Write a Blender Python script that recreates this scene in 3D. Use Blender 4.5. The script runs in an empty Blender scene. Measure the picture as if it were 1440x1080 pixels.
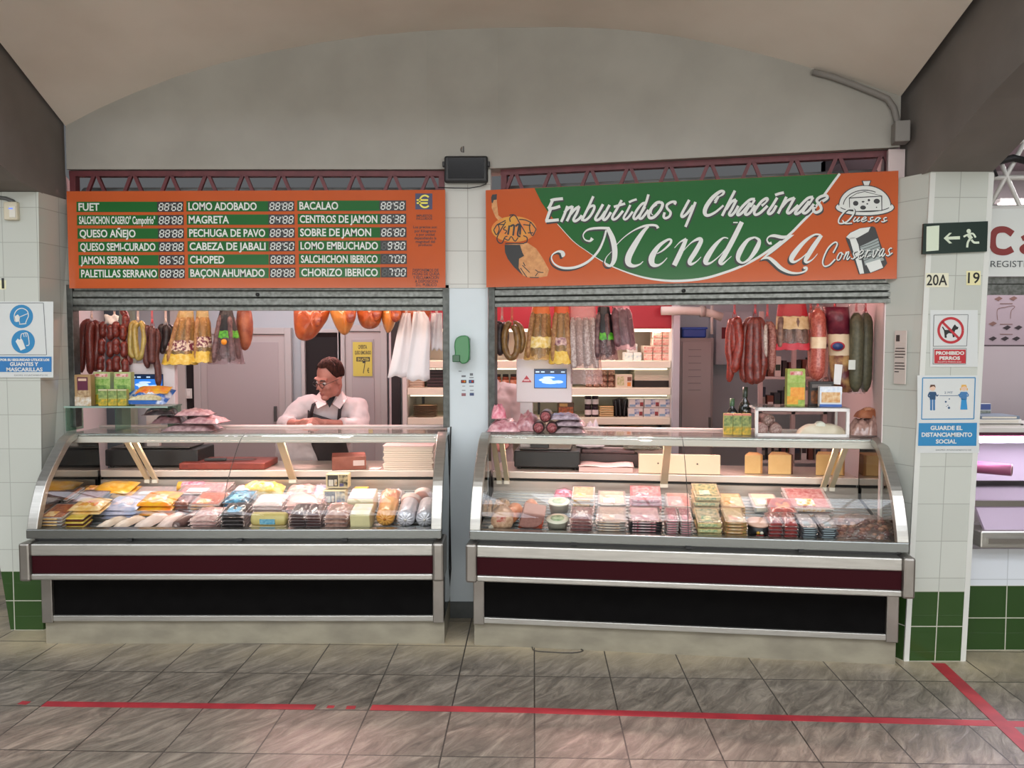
import bpy, bmesh, math, random
from mathutils import Vector, Matrix

# ------------------------------------------------------------------ camera, world, exposure
SC = bpy.context.scene
COL = SC.collection
EYE = 1.70
FPX = 1080.0
PITCH = math.atan(56 / 1080)
cam_data = bpy.data.cameras.new('camera')
cam_data.sensor_fit = 'HORIZONTAL'
cam_data.sensor_width = 36.0
cam_data.lens = 36.0 * FPX / 1440.0
cam_data.clip_end = 200
cam = bpy.data.objects.new('camera', cam_data)
cam.location = (0, 0, EYE)
cam.rotation_euler = (math.pi / 2 - PITCH, 0, 0)
COL.objects.link(cam)
SC.camera = cam

SC.view_settings.view_transform = 'Standard'
SC.view_settings.look = 'None'
SC.view_settings.gamma = 1.0
SC.view_settings.use_curve_mapping = False
SC.view_settings.exposure = 0.0

world = bpy.data.worlds.new('market_air')
SC.world = world
world.use_nodes = True
world.node_tree.nodes['Background'].inputs[0].default_value = (0.93, 0.96, 1.0, 1)
world.node_tree.nodes['Background'].inputs[1].default_value = 0.12

SC.cycles.max_bounces = 8
SC.cycles.diffuse_bounces = 3
SC.cycles.glossy_bounces = 3
SC.cycles.transparent_max_bounces = 16
SC.cycles.caustics_reflective = False
SC.cycles.caustics_refractive = False
SC.cycles.sample_clamp_indirect = 4.0
SC.cycles.use_denoising = True


def area_light(name, loc, rot, sx, sy, power, color, spread=math.pi):
    l = bpy.data.lights.new(name, 'AREA')
    l.shape = 'RECTANGLE'
    l.size = sx
    l.size_y = sy
    l.energy = power
    l.color = color
    l.spread = spread
    o = bpy.data.objects.new(name, l)
    o.location = loc
    o.rotation_euler = rot
    COL.objects.link(o)
    return o


# daylight through the hall's roof lights, behind and above the camera
area_light('roof_daylight', (0.4, -1.4, 5.6), (math.radians(30), 0, 0), 9.0, 3.0, 170, (1.0, 0.97, 0.92))
area_light('roof_daylight', (-7.5, 0.5, 3.6), (math.radians(70), 0, math.radians(-75)), 4.0, 3.0, 90, (0.92, 0.96, 1.0))
area_light('door_daylight', (0, -7.6, 1.55), (math.radians(96), 0, 0), 15.0, 2.4, 600, (0.99, 0.985, 0.95))  # unseen low fill added behind the camera to brighten the front and vault
# rose-tinted counter lamps hung above the sellers' side of the counters
PINK = (1.0, 0.52, 0.50)


def lamp_light(name, loc, power, color=PINK, r=0.04):
    l = bpy.data.lights.new(name, 'POINT')
    l.energy = power
    l.color = color
    l.shadow_soft_size = r
    o = bpy.data.objects.new(name, l)
    o.location = loc
    COL.objects.link(o)
    return o


LAMPS = ((-2.1, 5.5), (-1.3, 5.5), (-0.62, 5.45), (0.22, 5.4), (0.95, 5.28), (1.62, 5.1))
for _lx, _ly in LAMPS:
    lamp_light('counter_lamp_light', (_lx, _ly, 2.20), 9.5)
for _lx, _ly, _tx in ((-1.3, 5.5, -1.1), (0.95, 5.28, 0.95)):
    _s = bpy.data.lights.new('counter_spot', 'SPOT')
    _s.energy = 150
    _s.color = (1.0, 0.56, 0.52)
    _s.spot_size = math.radians(66)
    _s.spot_blend = 0.5
    _s.shadow_soft_size = 0.04
    _o = bpy.data.objects.new('counter_spot', _s)
    _o.location = (_lx, _ly, 2.22)
    _o.rotation_euler = (Vector((_tx, 3.6, 0.25)) - Vector((_lx, _ly, 2.22))).to_track_quat('-Z', 'Y').to_euler()
    COL.objects.link(_o)
# unseen warm fill added behind the lintels, shining inward on the hanging meats
WARM = (1.0, 0.66, 0.52)
area_light('lintel_strip_light', (-1.56, 4.80, 2.02), (math.radians(52), 0, 0), 2.1, 0.04, 5, WARM)
area_light('lintel_strip_light', (0.98, 4.46, 2.02), (math.radians(52), 0, -math.radians(12.5)), 2.1, 0.04, 5, WARM)
# cool ceiling tubes at the back of the stall
area_light('stall_tube_light', (-2.0, 6.2, 2.62), (0, 0, 0), 1.2, 0.1, 14, (0.88, 0.95, 1.0))
area_light('stall_tube_light', (0.4, 5.9, 2.62), (0, 0, 0), 1.2, 0.1, 10, (0.90, 0.95, 1.0))


# ------------------------------------------------------------------ pixel -> place helpers
_cp, _sp = math.cos(PITCH), math.sin(PITCH)


def ray(u, v):
    t = (540 - v) / FPX
    return ((u - 720) / FPX, _cp + t * _sp, -_sp + t * _cp)


def P(u, v, Y):
    d = ray(u, v)
    k = Y / d[1]
    return Vector((d[0] * k, Y, EYE + d[2] * k))


def FLR(u, v, z=0.0):
    d = ray(u, v)
    k = (z - EYE) / d[2]
    return Vector((d[0] * k, d[1] * k, z))


def PL(u, v, p, a):
    a = math.radians(a)
    n = (math.sin(a), math.cos(a))
    d = ray(u, v)
    k = (p[0] * n[0] + p[1] * n[1]) / (d[0] * n[0] + d[1] * n[1])
    return Vector((d[0] * k, d[1] * k, EYE + d[2] * k))


# ------------------------------------------------------------------ materials
def hexlin(h):
    h = h.lstrip('#')
    out = []
    for i in (0, 2, 4):
        c = int(h[i:i + 2], 16) / 255
        out.append(c / 12.92 if c <= 0.04045 else ((c + 0.055) / 1.055) ** 2.4)
    return (*out, 1.0)


_M = {}


def newmat(key):
    m = bpy.data.materials.new(key)
    m.use_nodes = True
    nt = m.node_tree
    return m, nt, nt.nodes['Principled BSDF'], nt.nodes['Material Output']


def mat(h, rough=0.5, metal=0.0, var=None, scale=20.0, bump=0.0, bscale=60.0, coat=0.0, spec=0.5, emit=0.0, stretch=None, vmin=0.35, vmax=0.65, sss=0.0):
    """plain or two-tone noise material, with optional bump"""
    key = (h, rough, metal, var, scale, bump, bscale, coat, spec, emit, stretch, vmin, vmax, sss)
    if key in _M:
        return _M[key]
    m, nt, b, _ = newmat('surface_' + h.strip('#'))
    b.inputs['Base Color'].default_value = hexlin(h)
    b.inputs['Roughness'].default_value = rough
    b.inputs['Metallic'].default_value = metal
    b.inputs['Coat Weight'].default_value = coat
    b.inputs['Coat Roughness'].default_value = 0.08
    b.inputs['Specular IOR Level'].default_value = spec
    if sss:
        b.inputs['Subsurface Weight'].default_value = sss
        b.inputs['Subsurface Radius'].default_value = (0.01, 0.004, 0.002)
    if emit:
        b.inputs['Emission Color'].default_value = hexlin(h)
        b.inputs['Emission Strength'].default_value = emit
    vec = None
    if var or bump:
        tc = nt.nodes.new('ShaderNodeTexCoord')
        vec = tc.outputs['Object']
        if stretch:
            mp = nt.nodes.new('ShaderNodeMapping')
            mp.inputs['Scale'].default_value = stretch
            nt.links.new(vec, mp.inputs['Vector'])
            vec = mp.outputs['Vector']
    if var:
        n = nt.nodes.new('ShaderNodeTexNoise')
        n.inputs['Scale'].default_value = scale
        n.inputs['Detail'].default_value = 6
        nt.links.new(vec, n.inputs['Vector'])
        r = nt.nodes.new('ShaderNodeValToRGB')
        r.color_ramp.elements[0].position = vmin
        r.color_ramp.elements[1].position = vmax
        r.color_ramp.elements[0].color = hexlin(h)
        r.color_ramp.elements[1].color = hexlin(var)
        nt.links.new(n.outputs['Fac'], r.inputs['Fac'])
        nt.links.new(r.outputs['Color'], b.inputs['Base Color'])
    if bump:
        n2 = nt.nodes.new('ShaderNodeTexNoise')
        n2.inputs['Scale'].default_value = bscale
        n2.inputs['Detail'].default_value = 4
        nt.links.new(vec, n2.inputs['Vector'])
        bp = nt.nodes.new('ShaderNodeBump')
        bp.inputs['Strength'].default_value = bump
        bp.inputs['Distance'].default_value = 0.01
        nt.links.new(n2.outputs['Fac'], bp.inputs['Height'])
        nt.links.new(bp.outputs['Normal'], b.inputs['Normal'])
    _M[key] = m
    return m


def film(tint='#ffffff', gloss=1.5, haze=0.0, hazecol='#ffffff', rough=0.03, bump=0.0, bscale=40.0):
    """thin clear sheet: see-through, fresnel reflection, optional milky share"""
    key = ('film', tint, gloss, haze, hazecol, rough, bump, bscale)
    if key in _M:
        return _M[key]
    m, nt, b, out = newmat('clear_sheet')
    nt.nodes.remove(b)
    tr = nt.nodes.new('ShaderNodeBsdfTransparent')
    tr.inputs[0].default_value = hexlin(tint)
    gl = nt.nodes.new('ShaderNodeBsdfGlossy')
    gl.inputs['Roughness'].default_value = rough
    fr = nt.nodes.new('ShaderNodeFresnel')
    ge = nt.nodes.new('ShaderNodeNewGeometry')
    ex = nt.nodes.new('ShaderNodeMath')
    ex.operation = 'MULTIPLY_ADD'
    ex.inputs[1].default_value = -2.0
    ex.inputs[2].default_value = 1.0
    nt.links.new(ge.outputs['Backfacing'], ex.inputs[0])
    pw = nt.nodes.new('ShaderNodeMath')
    pw.operation = 'POWER'
    pw.inputs[0].default_value = gloss
    nt.links.new(ex.outputs[0], pw.inputs[1])
    nt.links.new(pw.outputs[0], fr.inputs['IOR'])
    mx = nt.nodes.new('ShaderNodeMixShader')
    nt.links.new(fr.outputs[0], mx.inputs[0])
    base = tr.outputs[0]
    if haze:
        df = nt.nodes.new('ShaderNodeBsdfDiffuse')
        df.inputs[0].default_value = hexlin(hazecol)
        tl = nt.nodes.new('ShaderNodeBsdfTranslucent')
        tl.inputs[0].default_value = hexlin(hazecol)
        m2 = nt.nodes.new('ShaderNodeMixShader')
        m2.inputs[0].default_value = 0.4
        nt.links.new(df.outputs[0], m2.inputs[1])
        nt.links.new(tl.outputs[0], m2.inputs[2])
        m3 = nt.nodes.new('ShaderNodeMixShader')
        m3.inputs[0].default_value = haze
        nt.links.new(base, m3.inputs[1])
        nt.links.new(m2.outputs[0], m3.inputs[2])
        base = m3.outputs[0]
    nt.links.new(base, mx.inputs[1])
    nt.links.new(gl.outputs[0], mx.inputs[2])
    if bump:
        tc = nt.nodes.new('ShaderNodeTexCoord')
        n2 = nt.nodes.new('ShaderNodeTexNoise')
        n2.inputs['Scale'].default_value = bscale
        nt.links.new(tc.outputs['Object'], n2.inputs['Vector'])
        bp = nt.nodes.new('ShaderNodeBump')
        bp.inputs['Strength'].default_value = bump
        bp.inputs['Distance'].default_value = 0.02
        nt.links.new(n2.outputs['Fac'], bp.inputs['Height'])
        nt.links.new(bp.outputs['Normal'], gl.inputs['Normal'])
        nt.links.new(bp.outputs['Normal'], fr.inputs['Normal'])
    nt.links.new(mx.outputs[0], out.inputs['Surface'])
    _M[key] = m
    return m


def tile_mat(c1, c2, grout, w, h, mort, rough=0.15, off=(0, 0), rot=0.0, split=None, c3=None):
    """square wall tiles on vertical faces: (x + y, z) brick pattern; below SPLIT metres the colour is C3"""
    m, nt, b, _ = newmat('glazed_tile')
    tc = nt.nodes.new('ShaderNodeTexCoord')
    sx = nt.nodes.new('ShaderNodeSeparateXYZ')
    nt.links.new(tc.outputs['Object'], sx.inputs[0])
    ad = nt.nodes.new('ShaderNodeMath')
    ad.operation = 'ADD'
    nt.links.new(sx.outputs[0], ad.inputs[0])
    nt.links.new(sx.outputs[1], ad.inputs[1])
    cb = nt.nodes.new('ShaderNodeCombineXYZ')
    nt.links.new(ad.outputs[0], cb.inputs[0])
    nt.links.new(sx.outputs[2], cb.inputs[1])
    mp = nt.nodes.new('ShaderNodeMapping')
    mp.inputs['Location'].default_value = (-off[0], -off[1], 0)
    nt.links.new(cb.outputs[0], mp.inputs[0])
    br = nt.nodes.new('ShaderNodeTexBrick')
    br.offset = 0
    br.inputs['Scale'].default_value = 1
    br.inputs['Brick Width'].default_value = w
    br.inputs['Row Height'].default_value = h
    br.inputs['Mortar Size'].default_value = mort
    br.inputs['Mortar Smooth'].default_value = 0.2
    br.inputs['Color1'].default_value = hexlin(c1)
    br.inputs['Color2'].default_value = hexlin(c2)
    br.inputs['Mortar'].default_value = hexlin(grout)
    nt.links.new(mp.outputs[0], br.inputs['Vector'])
    col = br.outputs['Color']
    if split is not None:
        gt = nt.nodes.new('ShaderNodeMath')
        gt.operation = 'LESS_THAN'
        nt.links.new(sx.outputs[2], gt.inputs[0])
        gt.inputs[1].default_value = split
        br2 = nt.nodes.new('ShaderNodeTexBrick')
        br2.offset = 0
        br2.inputs['Scale'].default_value = 1
        br2.inputs['Brick Width'].default_value = w
        br2.inputs['Row Height'].default_value = split / 2
        br2.inputs['Mortar Size'].default_value = mort * 1.3
        br2.inputs['Color1'].default_value = hexlin(c3)
        br2.inputs['Color2'].default_value = hexlin(c3)
        br2.inputs['Mortar'].default_value = hexlin('#b8b8a8')
        mp2 = nt.nodes.new('ShaderNodeMapping')
        mp2.inputs['Location'].default_value = (-off[0], 0, 0)
        nt.links.new(cb.outputs[0], mp2.inputs[0])
        nt.links.new(mp2.outputs[0], br2.inputs['Vector'])
        mx = nt.nodes.new('ShaderNodeMix')
        mx.data_type = 'RGBA'
        nt.links.new(gt.outputs[0], mx.inputs[0])
        nt.links.new(col, mx.inputs[6])
        nt.links.new(br2.outputs['Color'], mx.inputs[7])
        col = mx.outputs[2]
    nt.links.new(col, b.inputs['Base Color'])
    b.inputs['Roughness'].default_value = rough
    bp = nt.nodes.new('ShaderNodeBump')
    bp.inputs['Strength'].default_value = 0.25
    bp.inputs['Distance'].default_value = 0.002
    bp.invert = True
    nt.links.new(br.outputs['Fac'], bp.inputs['Height'])
    nt.links.new(bp.outputs['Normal'], b.inputs['Normal'])
    return m


# ------------------------------------------------------------------ mesh builder
class MB:
    def __init__(s):
        s.v, s.f, s.m, s.s = [], [], [], []

    def add(s, vs, fs, mi=0, smooth=False):
        k = len(s.v)
        s.v += [Vector(p) for p in vs]
        for f in fs:
            s.f.append([i + k for i in f])
            s.m.append(mi)
            s.s.append(smooth)
        return s

    def box(s, a, b, mi=0):
        x0, y0, z0 = a
        x1, y1, z1 = b
        x0, x1 = min(x0, x1), max(x0, x1)
        y0, y1 = min(y0, y1), max(y0, y1)
        z0, z1 = min(z0, z1), max(z0, z1)
        return s.add([(x0, y0, z0), (x1, y0, z0), (x1, y1, z0), (x0, y1, z0), (x0, y0, z1), (x1, y0, z1), (x1, y1, z1), (x0, y1, z1)],
                     [(0, 3, 2, 1), (4, 5, 6, 7), (0, 1, 5, 4), (1, 2, 6, 5), (2, 3, 7, 6), (3, 0, 4, 7)], mi)

    def hexa(s, lo, hi, mi=0):
        """8 corners: two matching quads"""
        return s.add(list(lo) + list(hi), [(0, 3, 2, 1), (4, 5, 6, 7), (0, 1, 5, 4), (1, 2, 6, 5), (2, 3, 7, 6), (3, 0, 4, 7)], mi)

    def prism(s, poly, off, mi=0):
        """3D polygon swept by vector off"""
        n = len(poly)
        off = Vector(off)
        a = [Vector(p) for p in poly]
        fs = [tuple(range(n))[::-1], tuple(range(n, 2 * n))]
        fs += [(i, (i + 1) % n, n + (i + 1) % n, n + i) for i in range(n)]
        return s.add(a + [p + off for p in a], fs, mi)

    def tube(s, pts, r, n=8, mi=0, caps=True, smooth=True, flat=1.0):
        pts = [Vector(p) for p in pts]
        N = len(pts)
        rs = r if isinstance(r, (list, tuple)) else [r] * N
        vs, fs = [], []
        prev = None
        for i, p in enumerate(pts):
            t = (pts[min(i + 1, N - 1)] - pts[max(i - 1, 0)])
            t = t.normalized() if t.length > 1e-9 else Vector((0, 0, 1))
            if prev is None:
                a = Vector((0, 1, 0)) if abs(t.y) < 0.9 else Vector((1, 0, 0))
                x = t.cross(a).normalized()
            else:
                x = (prev - t * prev.dot(t))
                x = x.normalized() if x.length > 1e-6 else t.orthogonal().normalized()
            prev = x
            y = t.cross(x)
            for j in range(n):
                c = 2 * math.pi * j / n
                vs.append(p + (x * math.cos(c) + y * math.sin(c) * flat) * rs[i])
        for i in range(N - 1):
            for j in range(n):
                fs.append((i * n + j, i * n + (j + 1) % n, (i + 1) * n + (j + 1) % n, (i + 1) * n + j))
        if caps:
            fs.append(tuple(range(n))[::-1])
            fs.append(tuple(range((N - 1) * n, N * n)))
        return s.add(vs, fs, mi, smooth)

    def lathe(s, prof, c=(0, 0, 0), n=20, axis='z', mi=0, smooth=True, caps=True):
        vs, fs = [], []
        for r, h in prof:
            for j in range(n):
                a = 2 * math.pi * j / n
                q = (r * math.cos(a), r * math.sin(a), h)
                if axis == 'y':
                    q = (q[0], h, q[1])
                elif axis == 'x':
                    q = (h, q[0], q[1])
                vs.append((c[0] + q[0], c[1] + q[1], c[2] + q[2]))
        N = len(prof)
        for i in range(N - 1):
            for j in range(n):
                fs.append((i * n + j, i * n + (j + 1) % n, (i + 1) * n + (j + 1) % n, (i + 1) * n + j))
        if caps:
            fs.append(tuple(range(n))[::-1])
            fs.append(tuple(range((N - 1) * n, N * n)))
        return s.add(vs, fs, mi, smooth)

    def ell(s, c, r, mi=0, nu=14, nv=9, fn=None):
        vs, fs = [], []
        for i in range(nv + 1):
            th = math.pi * i / nv
            for j in range(nu):
                ph = 2 * math.pi * j / nu
                d = Vector((math.sin(th) * math.cos(ph), math.sin(th) * math.sin(ph), math.cos(th)))
                k = fn(d) if fn else 1.0
                vs.append((c[0] + d.x * r[0] * k, c[1] + d.y * r[1] * k, c[2] + d.z * r[2] * k))
        for i in range(nv):
            for j in range(nu):
                fs.append((i * nu + j, (i + 1) * nu + j, (i + 1) * nu + (j + 1) % nu, i * nu + (j + 1) % nu))
        return s.add(vs, fs, mi, True)

    def grid(s, fn, nu, nv, mi=0, smooth=True, closed_u=False):
        vs = [fn(i / nu, j / nv) for j in range(nv + 1) for i in range(nu + (0 if closed_u else 1))]
        w = nu if closed_u else nu + 1
        fs = []
        for j in range(nv):
            for i in range(nu):
                i2 = (i + 1) % w if closed_u else i + 1
                fs.append((j * w + i, j * w + i2, (j + 1) * w + i2, (j + 1) * w + i))
        return s.add(vs, fs, mi, smooth)

    def loft(s, rings, mi=0, smooth=True, caps=True):
        n = len(rings[0])
        vs = [p for r in rings for p in r]
        fs = []
        for i in range(len(rings) - 1):
            for j in range(n):
                fs.append((i * n + j, i * n + (j + 1) % n, (i + 1) * n + (j + 1) % n, (i + 1) * n + j))
        if caps:
            fs.append(tuple(range(n))[::-1])
            fs.append(tuple(range((len(rings) - 1) * n, len(rings) * n)))
        return s.add(vs, fs, mi, smooth)

    def xf(s, M, start=0):
        for i in range(start, len(s.v)):
            s.v[i] = M @ s.v[i]
        return s

    def build(s, name, mats, parent=None, bev=0.0, sub=0, loc=None, rz=0.0, thick=0.0, seg=2):
        me = bpy.data.meshes.new(name)
        me.from_pydata([tuple(p) for p in s.v], [], s.f)
        if not isinstance(mats, (list, tuple)):
            mats = [mats]
        for m in mats:
            me.materials.append(m)
        me.polygons.foreach_set('material_index', s.m)
        me.polygons.foreach_set('use_smooth', s.s)
        me.update()
        bm = bmesh.new()
        bm.from_mesh(me)
        bmesh.ops.recalc_face_normals(bm, faces=bm.faces)
        bm.to_mesh(me)
        bm.free()
        o = bpy.data.objects.new(name, me)
        COL.objects.link(o)
        if parent is not None:
            o.parent = parent
        if loc is not None:
            o.location = loc
        o.rotation_euler.z = rz
        if thick:
            md = o.modifiers.new('thickness', 'SOLIDIFY')
            md.thickness = thick
        if bev:
            md = o.modifiers.new('edge', 'BEVEL')
            md.width = bev
            md.segments = seg
            md.limit_method = 'ANGLE'
        if sub:
            md = o.modifiers.new('smooth', 'SUBSURF')
            md.levels = sub
            md.render_levels = sub
        return o


def tag(o, label, cat, group=None, kind=None):
    o['label'] = label
    o['category'] = cat
    if group:
        o['group'] = group
    if kind:
        o['kind'] = kind
    return o


def thing(name, label, cat, loc=(0, 0, 0), rz=0.0, group=None, kind=None):
    o = bpy.data.objects.new(name, None)
    o.empty_display_size = 0.05
    o.location = loc
    o.rotation_euler.z = rz
    COL.objects.link(o)
    return tag(o, label, cat, group, kind)


def struct(mb, name, mats, label=None, cat=None, **k):
    o = mb.build(name, mats, **k)
    o['kind'] = 'structure'
    if label:
        o['label'] = label
        o['category'] = cat or name.split('_')[0]
    return o


def dup(root, loc=None, rz=None, label=None, group=None, scale=None):
    r = root.copy()
    COL.objects.link(r)
    if loc is not None:
        r.location = loc
    if rz is not None:
        r.rotation_euler.z = rz
    if scale is not None:
        r.scale = scale
    if label:
        r['label'] = label
    if group:
        r['group'] = group
    for ch in list(root.children):
        c = ch.copy()
        COL.objects.link(c)
        c.parent = r
        for g in ch.children:
            d = g.copy()
            COL.objects.link(d)
            d.parent = c
    return r


def text_mb(mb, body, M, size, mi=0, bold=0.0, align='LEFT', width=None, shear=0.0, zoff=0.0, sx=1.0):
    """flat lettering: glyph outlines of BODY laid in the plane of matrix M (x right, y up)"""
    cu = bpy.data.curves.new('glyphs', 'FONT')
    cu.body = body
    cu.size = size
    cu.align_x = align
    cu.offset = bold
    cu.shear = shear
    cu.resolution_u = 3
    ob = bpy.data.objects.new('glyphs', cu)
    COL.objects.link(ob)
    dg = bpy.context.evaluated_depsgraph_get()
    me = bpy.data.meshes.new_from_object(ob.evaluated_get(dg))
    vs = [v.co.copy() for v in me.vertices]
    fs = [tuple(p.vertices) for p in me.polygons]
    bpy.data.objects.remove(ob)
    bpy.data.curves.remove(cu)
    bpy.data.meshes.remove(me)
    if vs:
        if width:
            x0 = min(p.x for p in vs)
            x1 = max(p.x for p in vs)
            k = width / max(x1 - x0, 1e-6)
            base = x0 if align == 'LEFT' else (x0 + x1) / 2
            for p in vs:
                p.x = (p.x - base) * k + (0 if align == 'LEFT' else 0)
        for p in vs:
            p.x *= sx
            p.z += zoff
        mb.add([M @ p for p in vs], fs, mi)
    return mb


def smooth_pts(pts, k=6, closed=False):
    """Catmull-Rom through 2D/3D points (tuples of any length)"""
    n = len(pts)
    out = []
    segs = n if closed else n - 1
    for i in range(segs):
        if closed:
            p0, p1, p2, p3 = (pts[(i + j - 1) % n] for j in range(4))
        else:
            p0, p1, p2, p3 = pts[max(i - 1, 0)], pts[i], pts[i + 1], pts[min(i + 2, n - 1)]
        for j in range(k):
            t = j / k
            out.append(tuple(0.5 * (2 * b + (c - a) * t + (2 * a - 5 * b + 4 * c - d) * t * t + (3 * b - a - 3 * c + d) * t ** 3) for a, b, c, d in zip(p0, p1, p2, p3)))
    if not closed:
        out.append(tuple(pts[-1]))
    return out


def stroke(pts, wid, k=5):
    """brush stroke outline in 2D: list of quads; pts (x, y) or (x, y, w)"""
    q = [p if len(p) == 3 else (p[0], p[1], wid) for p in pts]
    s = smooth_pts(q, k) if len(q) > 2 else q
    L, R = [], []
    for i, (x, y, w) in enumerate(s):
        a, b = s[max(i - 1, 0)], s[min(i + 1, len(s) - 1)]
        dx, dy = b[0] - a[0], b[1] - a[1]
        l = math.hypot(dx, dy) or 1.0
        nx, ny = -dy / l, dx / l
        L.append((x + nx * w / 2, y + ny * w / 2))
        R.append((x - nx * w / 2, y - ny * w / 2))
    return L, R


SIDE_R = 12.5          # the right half of the stall front is turned toward the aisle
OR = Vector((-0.15, 4.63, 0.0))   # left foot of the right-hand opening
ROTR = Matrix.Rotation(-math.radians(SIDE_R), 4, 'Z')


def RW(x, y, z):
    """point in the right-hand opening's own frame (x along the opening, y inward)"""
    return OR + (ROTR @ Vector((x, y, z)))


def rnd(a, b):
    return random.uniform(a, b)


random.seed(7)
# ------------------------------------------------------------------ floor
def slate_floor():
    m, nt, b, _ = newmat('slate_tiles')
    L = nt.links.new
    tc = nt.nodes.new('ShaderNodeTexCoord')
    mp = nt.nodes.new('ShaderNodeMapping')
    th = math.radians(1.6)
    w = 0.387
    p0 = (-0.272, 3.862)
    c, s = math.cos(th), math.sin(th)
    mp.inputs['Rotation'].default_value = (0, 0, th)
    mp.inputs['Location'].default_value = (-(p0[0] * c - p0[1] * s), -(p0[0] * s + p0[1] * c), 0)
    L(tc.outputs['Object'], mp.inputs[0])
    br = nt.nodes.new('ShaderNodeTexBrick')
    br.offset = 0
    br.inputs['Scale'].default_value = 1
    br.inputs['Brick Width'].default_value = w
    br.inputs['Row Height'].default_value = w
    br.inputs['Mortar Size'].default_value = 0.0034
    br.inputs['Mortar Smooth'].default_value = 0.1
    br.inputs['Color1'].default_value = (0, 0, 0, 1)
    br.inputs['Color2'].default_value = (1, 1, 1, 1)
    L(mp.outputs[0], br.inputs['Vector'])
    # riven slate streaks running diagonally, warped
    wn = nt.nodes.new('ShaderNodeTexNoise')
    wn.inputs['Scale'].default_value = 3.0
    L(tc.outputs['Object'], wn.inputs['Vector'])
    va = nt.nodes.new('ShaderNodeVectorMath')
    va.operation = 'MULTIPLY_ADD'
    va.inputs[1].default_value = (0.07, 0.07, 0.0)
    L(wn.outputs['Color'], va.inputs[0])
    L(tc.outputs['Object'], va.inputs[2])
    # shift the streaks from tile to tile
    va2 = nt.nodes.new('ShaderNodeVectorMath')
    va2.operation = 'MULTIPLY_ADD'
    va2.inputs[1].default_value = (3.0, 5.0, 0.0)
    L(br.outputs['Color'], va2.inputs[0])
    L(va.outputs[0], va2.inputs[2])
    m2 = nt.nodes.new('ShaderNodeMapping')
    m3 = nt.nodes.new('ShaderNodeMapping')
    m3.inputs['Rotation'].default_value = (0, 0, math.radians(-52))
    L(va2.outputs[0], m3.inputs[0])
    m2.inputs['Scale'].default_value = (4.5, 16, 1)
    L(m3.outputs[0], m2.inputs[0])
    n1 = nt.nodes.new('ShaderNodeTexNoise')
    n1.inputs['Scale'].default_value = 1.0
    n1.inputs['Detail'].default_value = 9
    n1.inputs['Roughness'].default_value = 0.68
    n1.inputs['Distortion'].default_value = 0.7
    L(m2.outputs[0], n1.inputs['Vector'])
    r1 = nt.nodes.new('ShaderNodeValToRGB')
    e = r1.color_ramp.elements
    e[0].position, e[0].color = 0.28, hexlin('#504a43')
    e[1].position, e[1].color = 0.75, hexlin('#b9ae9e')
    e2 = e.new(0.5)
    e2.color = hexlin('#847b6f')
    L(n1.outputs['Fac'], r1.inputs[0])
    # pale dust trodden along the foot of the counters
    sx = nt.nodes.new('ShaderNodeSeparateXYZ')
    L(tc.outputs['Object'], sx.inputs[0])
    n3 = nt.nodes.new('ShaderNodeTexNoise')
    n3.inputs['Scale'].default_value = 2.2
    n3.inputs['Detail'].default_value = 5
    L(tc.outputs['Object'], n3.inputs['Vector'])
    # distance in front of the counter line  y = 4.28 - 0.118*max(x+0.21,0)
    mxx = nt.nodes.new('ShaderNodeMath'); mxx.operation = 'MAXIMUM'; mxx.inputs[1].default_value = -0.21
    L(sx.outputs[0], mxx.inputs[0])
    ma = nt.nodes.new('ShaderNodeMath'); ma.operation = 'MULTIPLY_ADD'; ma.inputs[1].default_value = 0.118
    L(mxx.outputs[0], ma.inputs[0]); L(sx.outputs[1], ma.inputs[2])
    mr = nt.nodes.new('ShaderNodeMapRange')
    mr.inputs['From Min'].default_value = 3.92
    mr.inputs['From Max'].default_value = 4.24
    L(ma.outputs[0], mr.inputs['Value'])
    mu = nt.nodes.new('ShaderNodeMath'); mu.operation = 'MULTIPLY'
    L(mr.outputs[0], mu.inputs[0])
    r3 = nt.nodes.new('ShaderNodeMapRange')
    r3.inputs['From Min'].default_value = 0.3
    r3.inputs['From Max'].default_value = 0.65
    r3.inputs['To Max'].default_value = 0.95
    L(n3.outputs['Fac'], r3.inputs['Value'])
    L(r3.outputs[0], mu.inputs[1])
    d = nt.nodes.new('ShaderNodeMix'); d.data_type = 'RGBA'
    L(mu.outputs[0], d.inputs[0]); L(r1.outputs[0], d.inputs[6])
    d.inputs[7].default_value = hexlin('#cdbd9c')
    g = nt.nodes.new('ShaderNodeMix'); g.data_type = 'RGBA'
    L(br.outputs['Fac'], g.inputs[0]); L(d.outputs[2], g.inputs[6])
    g.inputs[7].default_value = hexlin('#453f39')
    L(g.outputs[2], b.inputs['Base Color'])
    rr = nt.nodes.new('ShaderNodeMapRange')
    rr.inputs['To Min'].default_value = 0.42
    rr.inputs['To Max'].default_value = 0.24
    L(n1.outputs['Fac'], rr.inputs['Value'])
    L(rr.outputs[0], b.inputs['Roughness'])
    hs = nt.nodes.new('ShaderNodeMath'); hs.operation = 'SUBTRACT'
    L(n1.outputs['Fac'], hs.inputs[0]); L(br.outputs['Fac'], hs.inputs[1])
    bp = nt.nodes.new('ShaderNodeBump')
    bp.inputs['Strength'].default_value = 0.8
    bp.inputs['Distance'].default_value = 0.008
    L(hs.outputs[0], bp.inputs['Height'])
    L(bp.outputs['Normal'], b.inputs['Normal'])
    return m


struct(MB().box((-9, -8, -0.1), (9, 9, 0.0)), 'floor', slate_floor(), 'grey slate-look tiled market floor', 'floor')

RED = mat('#c23a44', 0.5, var='#a8323c', scale=9)


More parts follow.
